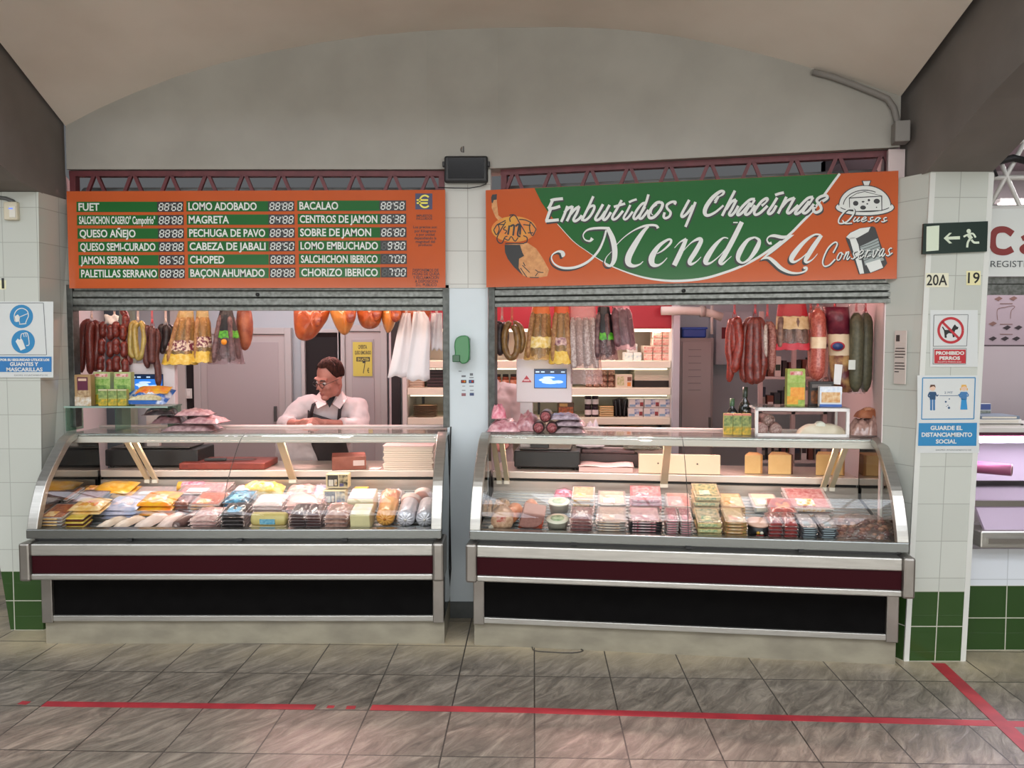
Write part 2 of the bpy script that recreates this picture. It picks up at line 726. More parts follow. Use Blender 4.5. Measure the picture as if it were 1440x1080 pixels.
def tape_strip(mb, a, b, w):
    a, b = Vector(a), Vector(b)
    d = (b - a).normalized()
    n = Vector((-d.y, d.x, 0)) * w / 2
    mb.hexa([a - n, b - n, b + n, a + n], [p + Vector((0, 0, 0.0012)) for p in (a - n, b - n, b + n, a + n)])


mb = MB()
tape_strip(mb, FLR(62, 990), FLR(443, 994.5), 0.05)
tape_strip(mb, FLR(522, 995), FLR(725, 998.5), 0.052)
tape_strip(mb, FLR(725, 998.5), FLR(1060, 1008.5), 0.052)
tape_strip(mb, FLR(1060, 1008.5), FLR(1460, 1019), 0.052)
tape_strip(mb, FLR(28, 988), FLR(40, 989), 0.03)
tape_strip(mb, FLR(460, 994), FLR(470, 994.3), 0.025)
tape_strip(mb, FLR(487, 995), FLR(500, 995), 0.03)
tag(mb.build('floor_tape', RED), 'worn red tape line running across the floor in front of both counters', 'tape')
mb = MB()
tape_strip(mb, FLR(1319, 933), FLR(1470, 1075), 0.072)
mb.xf(Matrix.Translation((0, 0, .0013)))
tag(mb.build('floor_tape', RED), 'short red tape line slanting out from the foot of the tiled pillar', 'tape')

# ------------------------------------------------------------------ gable wall over the openings
GREY = mat('#a9a69e', 0.75, var='#a09d95', scale=3, bump=0.06, bscale=25)
ARCH = [(92, 177), (140, 152), (190, 130), (250, 107), (310, 89), (380, 73), (450, 60), (520, 50), (600, 43), (700, 39), (790, 38), (850, 40), (900, 44), (950, 51), (1000, 60), (1050, 71), (1100, 84), (1145, 97), (1200, 113), (1267, 135)]


def wallpt(u, v):
    return P(u, v, 4.72) if u <= 655 else PL(u, v, (-0.283, 4.72), SIDE_R)


top = [wallpt(u, v) for u, v in ARCH]
bot = []
for u, v in ARCH:
    t = wallpt(u, v)
    vb = 238 if u <= 655 else 237 - (u - 690) * 0.0525
    q = wallpt(u, vb)
    bot.append(Vector((t.x, t.y, min(q.z, t.z - 0.02))))
mb = MB()
n = len(top)
off = Vector((0.0, 0.22, 0))
vs = top + bot + [p + off for p in top] + [p + off for p in bot]
fs = []
for i in range(n - 1):
    fs += [(i, n + i, n + i + 1, i + 1), (2 * n + i, 2 * n + i + 1, 3 * n + i + 1, 3 * n + i), (n + i, 3 * n + i, 3 * n + i + 1, n + i + 1), (i, i + 1, 2 * n + i + 1, 2 * n + i)]
fs += [(0, 2 * n, 3 * n, n), (n - 1, 2 * n - 1, 4 * n - 1, 3 * n - 1)]
mb.add(vs, fs)
struct(mb, 'wall_gable', GREY, 'grey plastered gable wall under the vault', 'wall')

# ------------------------------------------------------------------ vaulted ceiling
CEIL = mat('#e2d9cd', 0.85, var='#d6ccbf', scale=1.6, bump=0.05, bscale=12)
mb = MB()
rows = []
for k in range(9):
    t = k / 8
    row = []
    for i, p in enumerate(top):
        s = i / (n - 1)
        # the vault rises and swells toward the aisle
        y = p.y - t * 2.0
        side = abs(2 * s - 1)
        rise = (0.62 * side ** 1.5 * (1 - 0.25 * s) + 0.04) * math.sin(min(t * 1.15, 1) * math.pi / 2) * (0.75 + 0.25 * t)
        row.append(Vector((p.x * (1 + 0.0 * t), y, p.z + rise)))
    rows.append(row)
vs = [p for r in rows for p in r] + [p + Vector((0, 0, 0.12)) for r in rows for p in r]
fs = []
R, C = len(rows), n
for j in range(R - 1):
    for i in range(C - 1):
        a = j * C + i
        fs.append((a, a + 1, a + C + 1, a + C))
        fs.append((R * C + a, R * C + a + C, R * C + a + C + 1, R * C + a + 1))
mb.add(vs, fs, 0, True)
struct(mb, 'ceiling', CEIL, 'pale plaster vault over the stall', 'ceiling')

# dark grey ribs springing from the two tiled pillars toward the aisle
RIB = mat('#78726c', 0.8, var='#6f6963', scale=4)


def rib(xl, xr, prof_in, prof_top, name, label):
    """box rib: soffit profile (y, z) and upper edge (y, z), between x = xl and xr"""
    mb = MB()
    N = len(prof_in)
    A = [(xl(y), y, z) for y, z in prof_in]
    B = [(xr(y), y, z) for y, z in prof_in]
    Ct = [(xl(y), y, z) for y, z in prof_top]
    D = [(xr(y), y, z) for y, z in prof_top]
    vs = A + B + Ct + D
    fs = []
    for i in range(N - 1):
        fs += [(i, i + 1, N + i + 1, N + i), (2 * N + i, 3 * N + i, 3 * N + i + 1, 2 * N + i + 1), (i, 2 * N + i, 2 * N + i + 1, i + 1), (N + i, N + i + 1, 3 * N + i + 1, 3 * N + i)]
    fs += [(0, N, 3 * N, 2 * N), (N - 1, 2 * N - 1, 4 * N - 1, 3 * N - 1)]
    mb.add(vs, fs)
    return struct(mb, name, RIB, label, 'rib')


# right rib: front leg above the tiled pillar, then arching toward the aisle
yr = [4.28, 4.0, 3.8, 3.5, 3.18, 2.8, 2.4, 2.0]
zi = [2.55, 2.585, 2.67, 2.80, 2.90, 3.02, 3.14, 3.25]
zt = [3.3, 3.32, 3.38, 3.42, 3.55, 3.7, 3.8, 3.9]
rib(lambda y: 2.13, lambda y: 2.47, list(zip(yr, zi)), list(zip(yr, zt)), 'trim_rib_right', 'dark grey arched rib above the numbered tiled pillar')
yl = [4.74, 4.49, 4.3, 4.0, 3.7, 3.3, 2.9, 2.4]
zi = [2.50, 2.575, 2.60, 2.70, 2.82, 2.98, 3.14, 3.3]
zt = [3.3, 3.32, 3.42, 3.6, 3.65, 3.75, 3.85, 3.95]
rib(lambda y: -3.3, lambda y: -2.722, list(zip(yl, zi)), list(zip(yl, zt)), 'trim_rib_left', 'dark grey arched rib above the left tiled pillar')

# ------------------------------------------------------------------ tiled pillars
WT1, WT2, GROUT = '#c2c5bc', '#bcbfb6', '#a3a59c'
DKGREEN = '#2f4a22'


def pillar(foot, head, z0, z1, name, m, label):
    mb = MB()
    mb.hexa([(x, y, z0) for x, y in foot], [(x, y, z1) for x, y in head])
    return struct(mb, name, m, label, 'pillar')


zg = P(40, 803, 4.49).z
pillar([(-2.985, 4.49), (-2.79, 4.49), (-2.70, 4.74), (-3.1, 4.95)], [(-3.3, 4.47), (-2.725, 4.47), (-2.70, 4.74), (-3.3, 4.95)], 0, 2.575, 'wall_pillar_left',
       tile_mat(WT1, WT2, GROUT, 0.2, 0.2, 0.0022, off=(0.13, 0.087), split=zg, c3=DKGREEN), 'white tiled pillar with a green foot at the left edge')
zg = P(1310, 831, 4.04).z
pillar([(2.107, 4.04), (2.431, 4.04), (2.45, 4.35), (2.03, 4.2)], [(2.155, 4.0), (2.475, 4.0), (2.45, 4.35), (2.04, 4.2)], 0, 2.585, 'wall_pillar_right',
       tile_mat(WT1, WT2, GROUT, 0.162, 0.2, 0.0022, off=(2.27 + 4.04 - 0.162 * 38, 0.055), split=zg, c3=DKGREEN), 'white tiled pillar with a green foot between the two stalls')
TRIMW = mat('#cfd0c9', 0.3)
for xa, xb, nm in ((2.107, 2.155, 'trim_1'), (2.431, 2.475, 'trim_2')):
    mb = MB()
    s = 1 if nm == 'trim_2' else -1
    mb.hexa([(xa - s * 0.024, 4.0388, 0.0), (xa + s * 0.004, 4.0388, 0), (xa + s * 0.004, 4.06, 0), (xa - s * 0.024, 4.06, 0)],
            [(xb - s * 0.024, 3.9988, 2.58), (xb + s * 0.004, 3.9988, 2.58), (xb + s * 0.004, 4.02, 2.58), (xb - s * 0.024, 4.02, 2.58)])
    struct(mb, nm, TRIMW, 'white corner strip up the edge of the right pillar' if s > 0 else 'white corner strip on the left edge of the right pillar', 'trim')

# middle pillar: tiles above, bluish paint below, dark foot
xl, xr = P(625.5, 300, 4.70).x, P(690.5, 300, 4.70).x
zt0, zt1 = P(650, 405, 4.70).z, P(650, 219, 4.70).z
struct(MB().box((xl, 4.70, zt0), (xr, 4.95, zt1)), 'wall_pillar_centre', tile_mat('#ccccc5', '#c6c6bf', '#a6a49c', 0.139, 0.2, 0.0025, off=(-0.268 + 4.7 - 0.139 * 32, 0.065)), 'white tiled upper part of the pillar between the two signs', 'pillar')
struct(MB().box((xl + 0.01, 4.705, 0.10), (xr - 0.02, 4.95, zt0)), 'wall_pier_painted', mat('#d0d9dc', 0.5, var='#c8d1d4', scale=2), 'pale blue-grey painted pier between the two counters', 'pier')
struct(MB().box((xl - 0.03, 4.69, 0.0), (xr + 0.02, 4.95, 0.10)), 'baseboard_pier', mat('#4c4f4e', 0.5, var='#3c3f3e', scale=8), 'dark foot of the painted pier', 'baseboard')

# ------------------------------------------------------------------ stall interior shell
WIN = mat('#cfc8c6', 0.6)
struct(MB().prism([(-2.74, 4.75, 0), (-2.86, 4.75, 0), (-3.85, 7.05, 0), (-3.72, 7.05, 0)], (0, 0, 2.75)), 'wall_left', mat('#d8ccca', 0.55), 'left side wall inside the stall', 'wall')
struct(MB().box((-3.85, 7.0, 0), (3.0, 7.12, 2.75)), 'wall_back', mat('#b9c0c6', 0.6), 'back wall of the stall', 'wall')
struct(MB().prism([(2.03, 4.2, 0), (2.12, 4.2, 0), (2.95, 7.1, 0), (2.85, 7.1, 0)], (0, 0, 2.75)), 'wall_right', mat('#d6c6c4', 0.55), 'right side wall inside the stall', 'wall')
struct(MB().prism([(-2.8, 5.28, 2.66), (-0.12, 5.28, 2.66), (2.22, 4.76, 2.66), (2.95, 7.1, 2.66), (-3.85, 7.1, 2.66)], (0, 0, 0.08)), 'ceiling_stall', mat('#c9cdd0', 0.7), 'flat ceiling inside the stall', 'ceiling')

# ------------------------------------------------------------------ the market hall behind the viewer (seen in reflections)
HALL = mat('#6f6a64', 0.8)
struct(MB().box((-9, -8.1, 0), (9, -8, 6.5)), 'wall_hall_rear', HALL)
struct(MB().box((-9.1, -8, 0), (-9, 9, 6.5)), 'wall_hall_left', HALL)
struct(MB().box((9, -8, 0), (9.1, 9, 6.5)), 'wall_hall_right', HALL)
mb = MB()
struct(MB().box((-9, -8, 6.4), (9, 2.6, 6.5)), 'ceiling_hall', mat('#7a746c', 0.8))
struct(MB().box((-9, 2.5, 3.95), (9, 2.7, 6.5)), 'wall_hall_upper', HALL)
SKYL = mat('#eaf2ff', 0.4, emit=8.0)
STEEL_T = mat('#6b3136', 0.5)
k = 0
for y0 in (-6.8, -3.5):
    for i in range(5):
        k += 1
        x0 = -7.6 + i * 3.1
        w = thing('window_%d' % k, 'roof light', 'window', (x0, y0, 6.3), kind='structure')
        MB().box((0, 0, 0.04), (2.4, 1.8, 0.06)).build('pane', SKYL, w)
        fb = MB()
        for q in range(5):
            fb.box((q * 0.6 - 0.02, 0, -0.02), (q * 0.6 + 0.02, 1.8, 0.04))
        fb.build('frame', STEEL_T, w)
# ------------------------------------------------------------------ steel lattice beams above the signs
MAROON = mat('#6a3035', 0.5, var='#5c272c', scale=15)


def lattice(name, label, fn, u_tops, L):
    """fn(x, y, z): beam frame -> world"""
    t = thing(name, label, 'beam')
    z0, z1 = 2.50, 2.755

    def bar(nm, a, b, w, d):
        a, b = Vector(a), Vector(b)
        dr = (b - a).normalized()
        nn = Vector((-dr.z, 0, dr.x)) * w / 2
        q = [a - nn, b - nn, b + nn, a + nn]
        mb = MB()
        mb.hexa([fn(p.x, 0, p.z) for p in q], [fn(p.x, d, p.z) for p in q])
        mb.build(nm, MAROON, t)
    bar('chord', (0, 0, z1 - 0.016), (L, 0, z1 - 0.016), 0.032, 0.05)
    bar('chord', (0, 0, z0 - 0.016), (L, 0, z0 - 0.016), 0.032, 0.05)
    bar('post', (0.02, 0, z0), (0.02, 0, z1 - 0.032), 0.035, 0.05)
    bar('post', (L - 0.02, 0, z0), (L - 0.02, 0, z1 - 0.032), 0.035, 0.05)
    for x in u_tops:
        bar('diagonal', (x - 0.012, 0, z1 - 0.03), (x - 0.105, 0, z0), 0.02, 0.02)
        bar('diagonal', (x + 0.012, 0, z1 - 0.03), (x + 0.105, 0, z0), 0.02, 0.02)
    return t


XS0 = -2.70
lattice('lattice_beam', 'maroon steel lattice beam above the price board', lambda x, y, z: Vector((XS0 + x, 4.74 + y, z)), [0.16 + 0.2265 * i for i in range(10)], 2.29)
lattice('lattice_beam', 'maroon steel lattice beam above the green and orange sign', lambda x, y, z: RW(x + 0.06, 0.10 + y, z), [0.085 + 0.229 * i for i in range(10)], 2.2)

# shutter drums showing dimly behind the lattices
DRUM = mat('#8f9594', 0.6, var='#7d8382', scale=5)
t = MB()
t.lathe([(0.085, 0), (0.085, 2.26)], (XS0 + 0.02, 4.9, 2.6), 20, 'x')
tag(t.build('shutter_drum', DRUM), 'grey roller shutter drum behind the lattice above the price board', 'shutter')
t = MB()
t.lathe([(0.085, 0.05), (0.085, 2.2)], (0, 0.245, 2.6), 20, 'x')
t.xf(Matrix.Translation(OR) @ ROTR)
tag(t.build('shutter_drum', DRUM), 'grey roller shutter drum behind the lattice above the green sign', 'shutter')

# ------------------------------------------------------------------ roller shutters, nearly fully raised
GALV = mat('#80827e', 0.42, metal=0.75, var='#62645f', scale=45, bump=0.1, bscale=150)
GALVD = mat('#5f615e', 0.45, metal=0.7, var='#4b4d4a', scale=30)
DARKHOLE = mat('#232322', 0.7)


def shutter(label, fn, L, zt, zb):
    t = thing('roller_shutter', label, 'shutter')
    prof = [(0.0, zt), (0.0, zt - 0.012), (-0.012, zt - 0.02), (-0.012, zt - 0.052), (0.0, zt - 0.058), (-0.014, zt - 0.064), (-0.014, zb + 0.035), (-0.004, zb + 0.03), (-0.016, zb + 0.02), (-0.016, zb)]
    poly = [(a, z) for a, z in prof] + [(0.03, zb), (0.03, zt)]
    mb = MB()
    A = [fn(0.0, y, z) for y, z in poly]
    mb.prism(A, fn(L, 0, 0) - fn(0, 0, 0))
    mb.build('bottom_slat', GALV, t)
    mb = MB()
    mb.hexa([fn(-.035, .012, zt - .01), fn(L + .035, .012, zt - .01), fn(L + .035, .022, zt - .01), fn(-.035, .022, zt - .01)], [fn(-.035, .012, 2.47), fn(L + .035, .012, 2.47), fn(L + .035, .022, 2.47), fn(-.035, .022, 2.47)])
    mb.build('curtain', GALVD, t)  # unseen sheet added behind the sign to stop lamp light leaking past
    for k, x in enumerate((-0.035, L - 0.005)):
        mb = MB()
        mb.hexa([fn(x, -0.02, 1.19), fn(x + 0.04, -0.02, 1.19), fn(x + 0.04, 0.05, 1.19), fn(x, 0.05, 1.19)],
                [fn(x, -0.02, zt + 0.02), fn(x + 0.04, -0.02, zt + 0.02), fn(x + 0.04, 0.05, zt + 0.02), fn(x, 0.05, zt + 0.02)])
        mb.build('guide_rail', GALVD, t, bev=0.002)
    mb = MB()
    mb.lathe([(0.011, 0), (0.011, 0.01)], (0, 0, 0), 12, 'y')
    mb.xf(Matrix.Translation(fn(L * 0.5, -0.022, zt - 0.04)))
    mb.build('lock', DARKHOLE, t)
    return t


XA, XB = P(103, 420, 4.72).x, P(624, 420, 4.72).x
shutter('grey metal roller shutter raised under the price board', lambda x, y, z: Vector((XA + x, 4.72 + y, z)), XB - XA, P(300, 405, 4.7).z, P(300, 436.5, 4.7).z)
shutter('grey metal roller shutter raised under the green and orange sign', lambda x, y, z: RW(0.035 + x, 0.05 + y, z), 2.235, 2.045, 1.925)

# ------------------------------------------------------------------ price board
ORANGE = mat('#c05a2d', 0.13, coat=0.6, var='#b95529', scale=2)
GREEN = mat('#1f602b', 0.18, coat=0.3)
WHITEV = mat('#d2d4ce', 0.4)
BLACKV = mat('#151514', 0.35)
SEGOFF = mat('#4a4a48', 0.4)

YB = 4.655
board = thing('price_board', 'orange and green price board listing cheeses and sausages with digit prices', 'sign', (0, YB, 0))


def BP(u, v, off=0.0):
    return P(u, v, YB - off) - Vector((0, YB, 0))


mb = MB()
mb.hexa([BP(97.5, 405.5, 0), BP(626.5, 404.5), BP(626.5, 404.5) + Vector((0, .025, 0)), BP(97.5, 405.5) + Vector((0, .025, 0))],
        [BP(93.5, 269), BP(626, 267), BP(626, 267) + Vector((0, .025, 0)), BP(93.5, 269) + Vector((0, .025, 0))])
mb.build('panel', ORANGE, board)
ROWS = [
    (('FUET', "88'68"), ('LOMO ADOBADO', "88'88"), ('BACALAO', "88'58")),
    (('SALCHICHON CASERO" Campofrío"', "88'88"), ('MAGRETA', "84'88"), ('CENTROS DE JAMON', "86'38")),
    (('QUESO AÑEJO', "88'88"), ('PECHUGA DE PAVO', "88'98"), ('SOBRE DE JAMON', "86'80")),
    (('QUESO SEMI-CURADO', "88'88"), ('CABEZA DE JABALI', "88'50"), ('LOMO EMBUCHADO', " 9'80")),
    (('JAMON SERRANO', "86'50"), ('CHOPED', "88'88"), ('SALCHICHON IBERICO', " 7'00")),
    (('PALETILLAS SERRANO', "88'88"), ('BAÇON AHUMADO', "88'88"), ('CHORIZO IBERICO', " 7'00")),
]
TW = [(29, 95, 54), (106, 56, 108), (78, 106, 99), (105, 106, 108), (81, 48, 107), (106, 104, 107)]
COLS = [(107.5, 222, 221, 258), (262, 377, 377, 414), (418, 534, 533.5, 571)]
SEG = {'a': ((.12, 1), (.88, 1)), 'b': ((1, .93), (1, .56)), 'c': ((1, .44), (1, .07)), 'd': ((.12, 0), (.88, 0)), 'e': ((0, .07), (0, .44)), 'f': ((0, .56), (0, .93)), 'g': ((.12, .5), (.88, .5))}
DIG = {'8': 'abcdefg', '6': 'acdefg', '5': 'acdfg', '4': 'bcfg', '3': 'abcdg', '9': 'abcdfg', '0': 'abcdef', '7': 'abc', ' ': 'def'}


def flatquad(mb, pts, mi=0):
    mb.add(pts, [(0, 1, 2, 3)], mi)


for r, row in enumerate(ROWS):
    for c, (name, val) in enumerate(row):
        u0, u1, d0, d1 = COLS[c]
        vt = 283.6 + r * 18.75 - (u0 - 108) * 0.0052
        vb = vt + 14.6
        sh = r * 0.75 if c == 0 else r * 0.55
        mb = MB()
        flatquad(mb, [BP(u0 + sh, vb, .001), BP(u1 + 1, vb, .001), BP(u1 + 1, vt, .001), BP(u0 + sh, vt, .001)])
        strip = mb.build('name_strip', GREEN, board)
        M = Matrix.Translation(BP(u0 + 3 + sh, vb - 2.2, .002)) @ Matrix.Rotation(math.pi / 2, 4, 'X')
        lett = MB()
        text_mb(lett, name, M, 0.0625, 0, bold=0.0014, width=TW[r][c] * YB / FPX)
        lett.build('lettering', WHITEV, strip)
        mb = MB()
        flatquad(mb, [BP(d0 + sh * .8, vb - 0.2, .0016), BP(d1 + sh * .5, vb - 0.4, .0016), BP(d1 + sh * .5, vt - .2, .0016), BP(d0 + sh * .8, vt, .0016)], 0)
        x = d0 + 2.2 + sh * .7
        for ch in val:
            if ch == "'":
                a = [(x + 1.0, vt + 2.6), (x + 1.8, vt + 2.6), (x + 0.9, vt + 5.4), (x + 0.1, vt + 5.4)]
                mb.add([BP(p[0], p[1], .0026) for p in a], [(0, 1, 2, 3)], 1)
                x += 2.0
                continue
            for sname, (pa, pb) in SEG.items():
                on = sname in DIG[ch]
                dim = ch == ' ' and sname in 'def'
                q = []
                for px_, py_ in (pa, pb):
                    q.append((x + px_ * 5.2 + py_ * 1.3, vb - 2.4 - py_ * 9.6))
                L_, R_ = stroke(q, 1.5)
                mb.add([BP(p[0], p[1], .0026 if on else .0021) for p in (L_[0], L_[1], R_[1], R_[0])], [(0, 1, 2, 3)], 1 if (on and not dim) else 2)
            x += 8.1
        mb.build('price_display', [BLACKV, WHITEV, SEGOFF], board)
# euro badge and small print
mb = MB()
flatquad(mb, [BP(584, 294.5, .001), BP(608, 294.5, .001), BP(608, 272, .001), BP(584, 272, .001)], 0)
pts = [(604.5 + 2 * math.cos(0), 277.5)] + []
arc = [(597.5 + 7.5 * math.cos(math.radians(a)), 283.3 + 8.4 * math.sin(math.radians(a))) for a in range(-45, -316, -15)]
for q in (arc, [(586, 281.3), (602, 281.3)], [(586, 285.5), (601.5, 285.5)]):
    L_, R_ = stroke(q, 2.3)
    n = len(L_)
    mb.add([BP(p[0], p[1], .002) for p in L_ + R_], [(i, i + 1, n + i + 1, n + i) for i in range(n - 1)], 1)
mb.build('euro_badge', [mat('#2b2c52', 0.4), mat('#e3d44a', 0.4)], board)
for k_, (txt, u, v, w, s) in enumerate((('IMPUESTOS', 596.5, 305, 22, .02), ('INCLUIDOS', 596.5, 309, 22, .02), ('Los precios son', 597.5, 321, 33, .022), ('por Kilogramo', 598, 326.5, 30, .022), ('o por unidad', 598, 331.5, 26, .022), ('dependiendo la', 598, 336.5, 31, .022), ('magnitud del', 598, 341.5, 27, .022), ('producto', 598, 346, 19, .022),
                        ('DISPONEMOS DE', 598.5, 382, 36, .025), ('HOJAS DE QUEJA', 599, 387, 38, .025), ('Y RECLAMACION', 599, 392.3, 36, .025), ('A DISPOSICION', 599.5, 397.5, 32, .025), ('D.L. PUBLICO', 599.5, 402.5, 29, .025))):
    if k_ in (0, 2, 8):
        mb = MB()
    M = Matrix.Translation(BP(u - w / 2, v, .001)) @ Matrix.Rotation(math.pi / 2, 4, 'X')
    text_mb(mb, txt, M, s, 0, bold=0.0005, width=w * YB / FPX)
    if k_ in (1, 7, 12):
        mb.build('small_print', mat('#3a1a10', 0.5), board)

# ------------------------------------------------------------------ the green and orange shop sign
POR = (OR.x, OR.y)
SGN = (math.sin(math.radians(SIDE_R)), math.cos(math.radians(SIDE_R)))


def S(u, v, off=0.0):
    return PL(u, v, (POR[0] - SGN[0] * (off), POR[1] - SGN[1] * (off)), SIDE_R) - OR


sign = thing('shop_sign', 'orange and green shop sign reading Embutidos y Chacinas Mendoza', 'sign', tuple(OR))
back = Vector((SGN[0], SGN[1], 0)) * 0.025
mb = MB()
mb.hexa([S(684, 404), S(1261, 392), S(1261, 392) + back, S(684, 404) + back], [S(683, 267.5), S(1263.5, 240), S(1263.5, 240) + back, S(683, 267.5) + back])
mb.build('panel', ORANGE, sign)


def spoly(mb, pts, off, mi=0):
    """filled outline (ear clipped by bmesh) on the sign"""
    bm = bmesh.new()
    vs = [bm.verts.new((p[0], p[1], 0)) for p in pts]
    es = [bm.edges.new((vs[i], vs[(i + 1) % len(vs)])) for i in range(len(vs))]
    bmesh.ops.triangle_fill(bm, edges=es, use_beauty=True)
    bm.verts.index_update()
    mb.add([S(v.co.x, v.co.y, off) for v in bm.verts], [tuple(v.index for v in f.verts) for f in bm.faces], mi)
    bm.free()


def sstroke(mb, pts, w, off, mi=0, d=(0, 0), k=5):
    L_, R_ = stroke([(p[0] + d[0], p[1] + d[1]) + tuple(p[2:]) for p in pts], w, k)
    n = len(L_)
    mb.add([S(p[0], p[1], off) for p in L_ + R_], [(i, i + 1, n + i + 1, n + i) for i in range(n - 1)], mi)


LOB = smooth_pts([(784, 315), (806, 339), (825, 353), (843, 365), (865, 376.5), (897, 388), (925, 393.5), (955, 395), (990, 391.5), (1020, 383), (1041, 375), (1062, 364.5), (1084, 350), (1110, 330), (1128, 312), (1142, 297.5), (1157, 277), (1170, 259), (1181, 244.2)], 4)
mb = MB()
spoly(mb, [(751.5, 264.5), (761, 284), (772, 300)] + [tuple(p) for p in LOB], .0012, 0)
rim = [(p[0], p[1], 0.8 + 2.6 * min(1, max(0, (p[0] - 830) / 120))) for p in LOB]
sstroke(mb, rim, 3, .0018, 1, k=2)
mb.build('green_lobe', [GREEN, WHITEV], sign)


def Zc(ox, oy, sc, pts):
    return [(ox + p[0] / sc, oy + p[1] / sc) + tuple(q / sc for q in p[2:]) for p in pts]


let_strokes = []   # (pts, width px)


def ltr(ox, oy, sc, w, *strokes):
    for s_ in strokes:
        let_strokes.append((Zc(ox, oy, sc, s_), w / sc))


z2, z3, z4 = (760, 260, 10.286), (890, 250, 10.286), (1020, 255, 9.6)
ltr(*z2, 42, [(145, 228), (200, 212), (325, 198)], [(175, 222), (140, 300), (112, 345)], [(110, 345), (200, 335), (285, 308)], [(150, 345), (120, 420), (88, 515)], [(70, 525), (160, 515), (265, 505)])
ltr(*z2, 38, [(390, 305), (350, 420), (300, 535)], [(345, 400), (410, 335), (465, 312)], [(465, 305), (440, 400), (382, 525)], [(430, 430), (500, 350), (565, 310)], [(560, 312), (530, 400), (480, 495), (500, 525), (560, 490), (600, 440)])
ltr(*z2, 36, [(765, 165), (690, 330), (600, 510)], [(640, 430), (700, 330), (770, 300), (775, 350), (720, 450), (650, 510), (590, 500)])
ltr(*z2, 38, [(905, 280), (850, 380), (795, 480), (815, 510), (870, 480), (940, 380)], [(1000, 290), (950, 380), (905, 480), (930, 505), (975, 465), (1020, 395)])
ltr(*z2, 36, [(1175, 220), (1110, 340), (1042, 460), (1055, 500), (1110, 475), (1195, 375)], [(1062, 318), (1140, 295), (1225, 270)])
ltr(*z2, 32, [(1280, 252), (1330, 228), (1392, 208)], [(1300, 290), (1255, 380), (1205, 470), (1225, 500), (1270, 470), (1335, 385)])
ltr(*z3, 36, [(195, 360), (130, 380), (50, 480), (10, 570), (40, 595), (110, 520), (175, 420)], [(225, 240), (185, 370), (95, 560), (120, 590), (165, 545), (225, 465)])
ltr(*z3, 42, [(400, 352), (340, 365), (270, 440), (228, 530), (245, 580), (310, 565), (395, 470), (430, 385), (400, 352)], [(350, 390, 12), (285, 440, 14), (265, 510, 14), (290, 540, 12)])
ltr(*z3, 36, [(600, 385), (615, 350), (560, 350), (495, 390), (495, 440), (545, 500), (525, 560), (470, 585), (445, 560), (460, 500)])
ltr(*z3, 38, [(815, 320), (760, 420), (705, 530), (720, 565), (790, 510), (870, 400)], [(905, 350), (840, 520), (760, 710)])
ltr(*z3, 38, [(1185, 345), (1225, 290), (1245, 265, 20)], [(1185, 345), (1200, 350, 30), (1240, 280, 16), (1300, 240, 30), (1315, 200, 34), (1260, 200, 44), (1150, 290, 56), (1060, 420, 62), (1040, 510, 56), (1085, 545, 42), (1190, 500, 34), (1310, 400, 28)])
ltr(*z4, 36, [(130, 125), (60, 260), (-44, 466)], [(10, 380), (80, 280), (145, 245)], [(150, 250), (90, 370), (52, 440), (80, 460), (130, 410), (175, 330)])
ltr(*z4, 36, [(400, 240), (330, 250), (230, 340), (165, 430), (180, 455), (240, 410), (335, 290)], [(395, 250), (340, 350, 20)], [(350, 290), (270, 420), (290, 450), (345, 410), (400, 320)])
ltr(*z4, 36, [(490, 330), (545, 285, 22), (570, 245), (550, 230), (480, 280), (395, 400), (405, 450), (470, 425), (570, 330)])
ltr(*z4, 36, [(672, 185), (730, 165), (790, 152)], [(700, 220), (640, 320), (578, 415), (600, 440), (645, 405), (690, 325)])
ltr(*z4, 36, [(825, 208), (770, 320), (712, 435)], [(760, 350), (840, 260), (935, 222)], [(935, 220), (880, 320), (835, 410), (860, 430), (905, 395), (985, 320)])
ltr(*z4, 36, [(1185, 210), (1110, 230), (1010, 330), (945, 420), (965, 440), (1030, 395), (1130, 270)], [(1185, 215), (1130, 320, 20)], [(1150, 270), (1050, 400), (1075, 430), (1130, 390), (1195, 305)])
ltr(*z4, 38, [(1310, 270), (1375, 225), (1360, 190), (1280, 210), (1235, 260), (1285, 330), (1290, 385), (1230, 420), (1190, 395), (1200, 345)])
z5, z6, z7 = (765, 310, 8), (900, 305, 9.6), (1020, 300, 9.6)
ltr(*z5, 20, [(195, 395, 40), (215, 385, 46), (205, 360, 40), (160, 348, 22), (100, 380, 14), (85, 430, 15), (125, 495, 18), (220, 535, 26), (360, 525, 28), (500, 460, 28), (610, 345, 26), (670, 220, 22), (700, 110, 22)])
ltr(*z5, 20, [(545, 200, 40), (515, 232, 22), (460, 215, 14), (440, 165, 12), (475, 115, 18), (540, 92, 26), (640, 85, 28), (735, 88, 30)])
ltr(*z5, 20, [(715, 80, 40), (770, 200, 58), (795, 320, 60), (792, 430, 54), (760, 500, 36), (715, 510, 20), (685, 470, 13), (705, 410, 8), (760, 350, 6)])
ltr(*z5, 20, [(805, 285, 8), (900, 190, 10), (1010, 112, 14), (1120, 65, 24), (1210, 52, 26), (1265, 60, 26), (1283, 88, 32)])
ltr(*z5, 20, [(1175, 65, 24), (1110, 135, 44), (1020, 275, 64), (955, 400, 72), (950, 480, 62), (1005, 512, 36), (1075, 495, 16), (1115, 460, 8)])
ltr(*z5, 20, [(1270, 375, 8), (1340, 335, 18), (1415, 265, 26), (1430, 222, 26), (1390, 218, 26), (1290, 290, 44), (1215, 410, 68), (1220, 490, 56), (1280, 505, 28), (1340, 470, 14), (1385, 420, 8)])
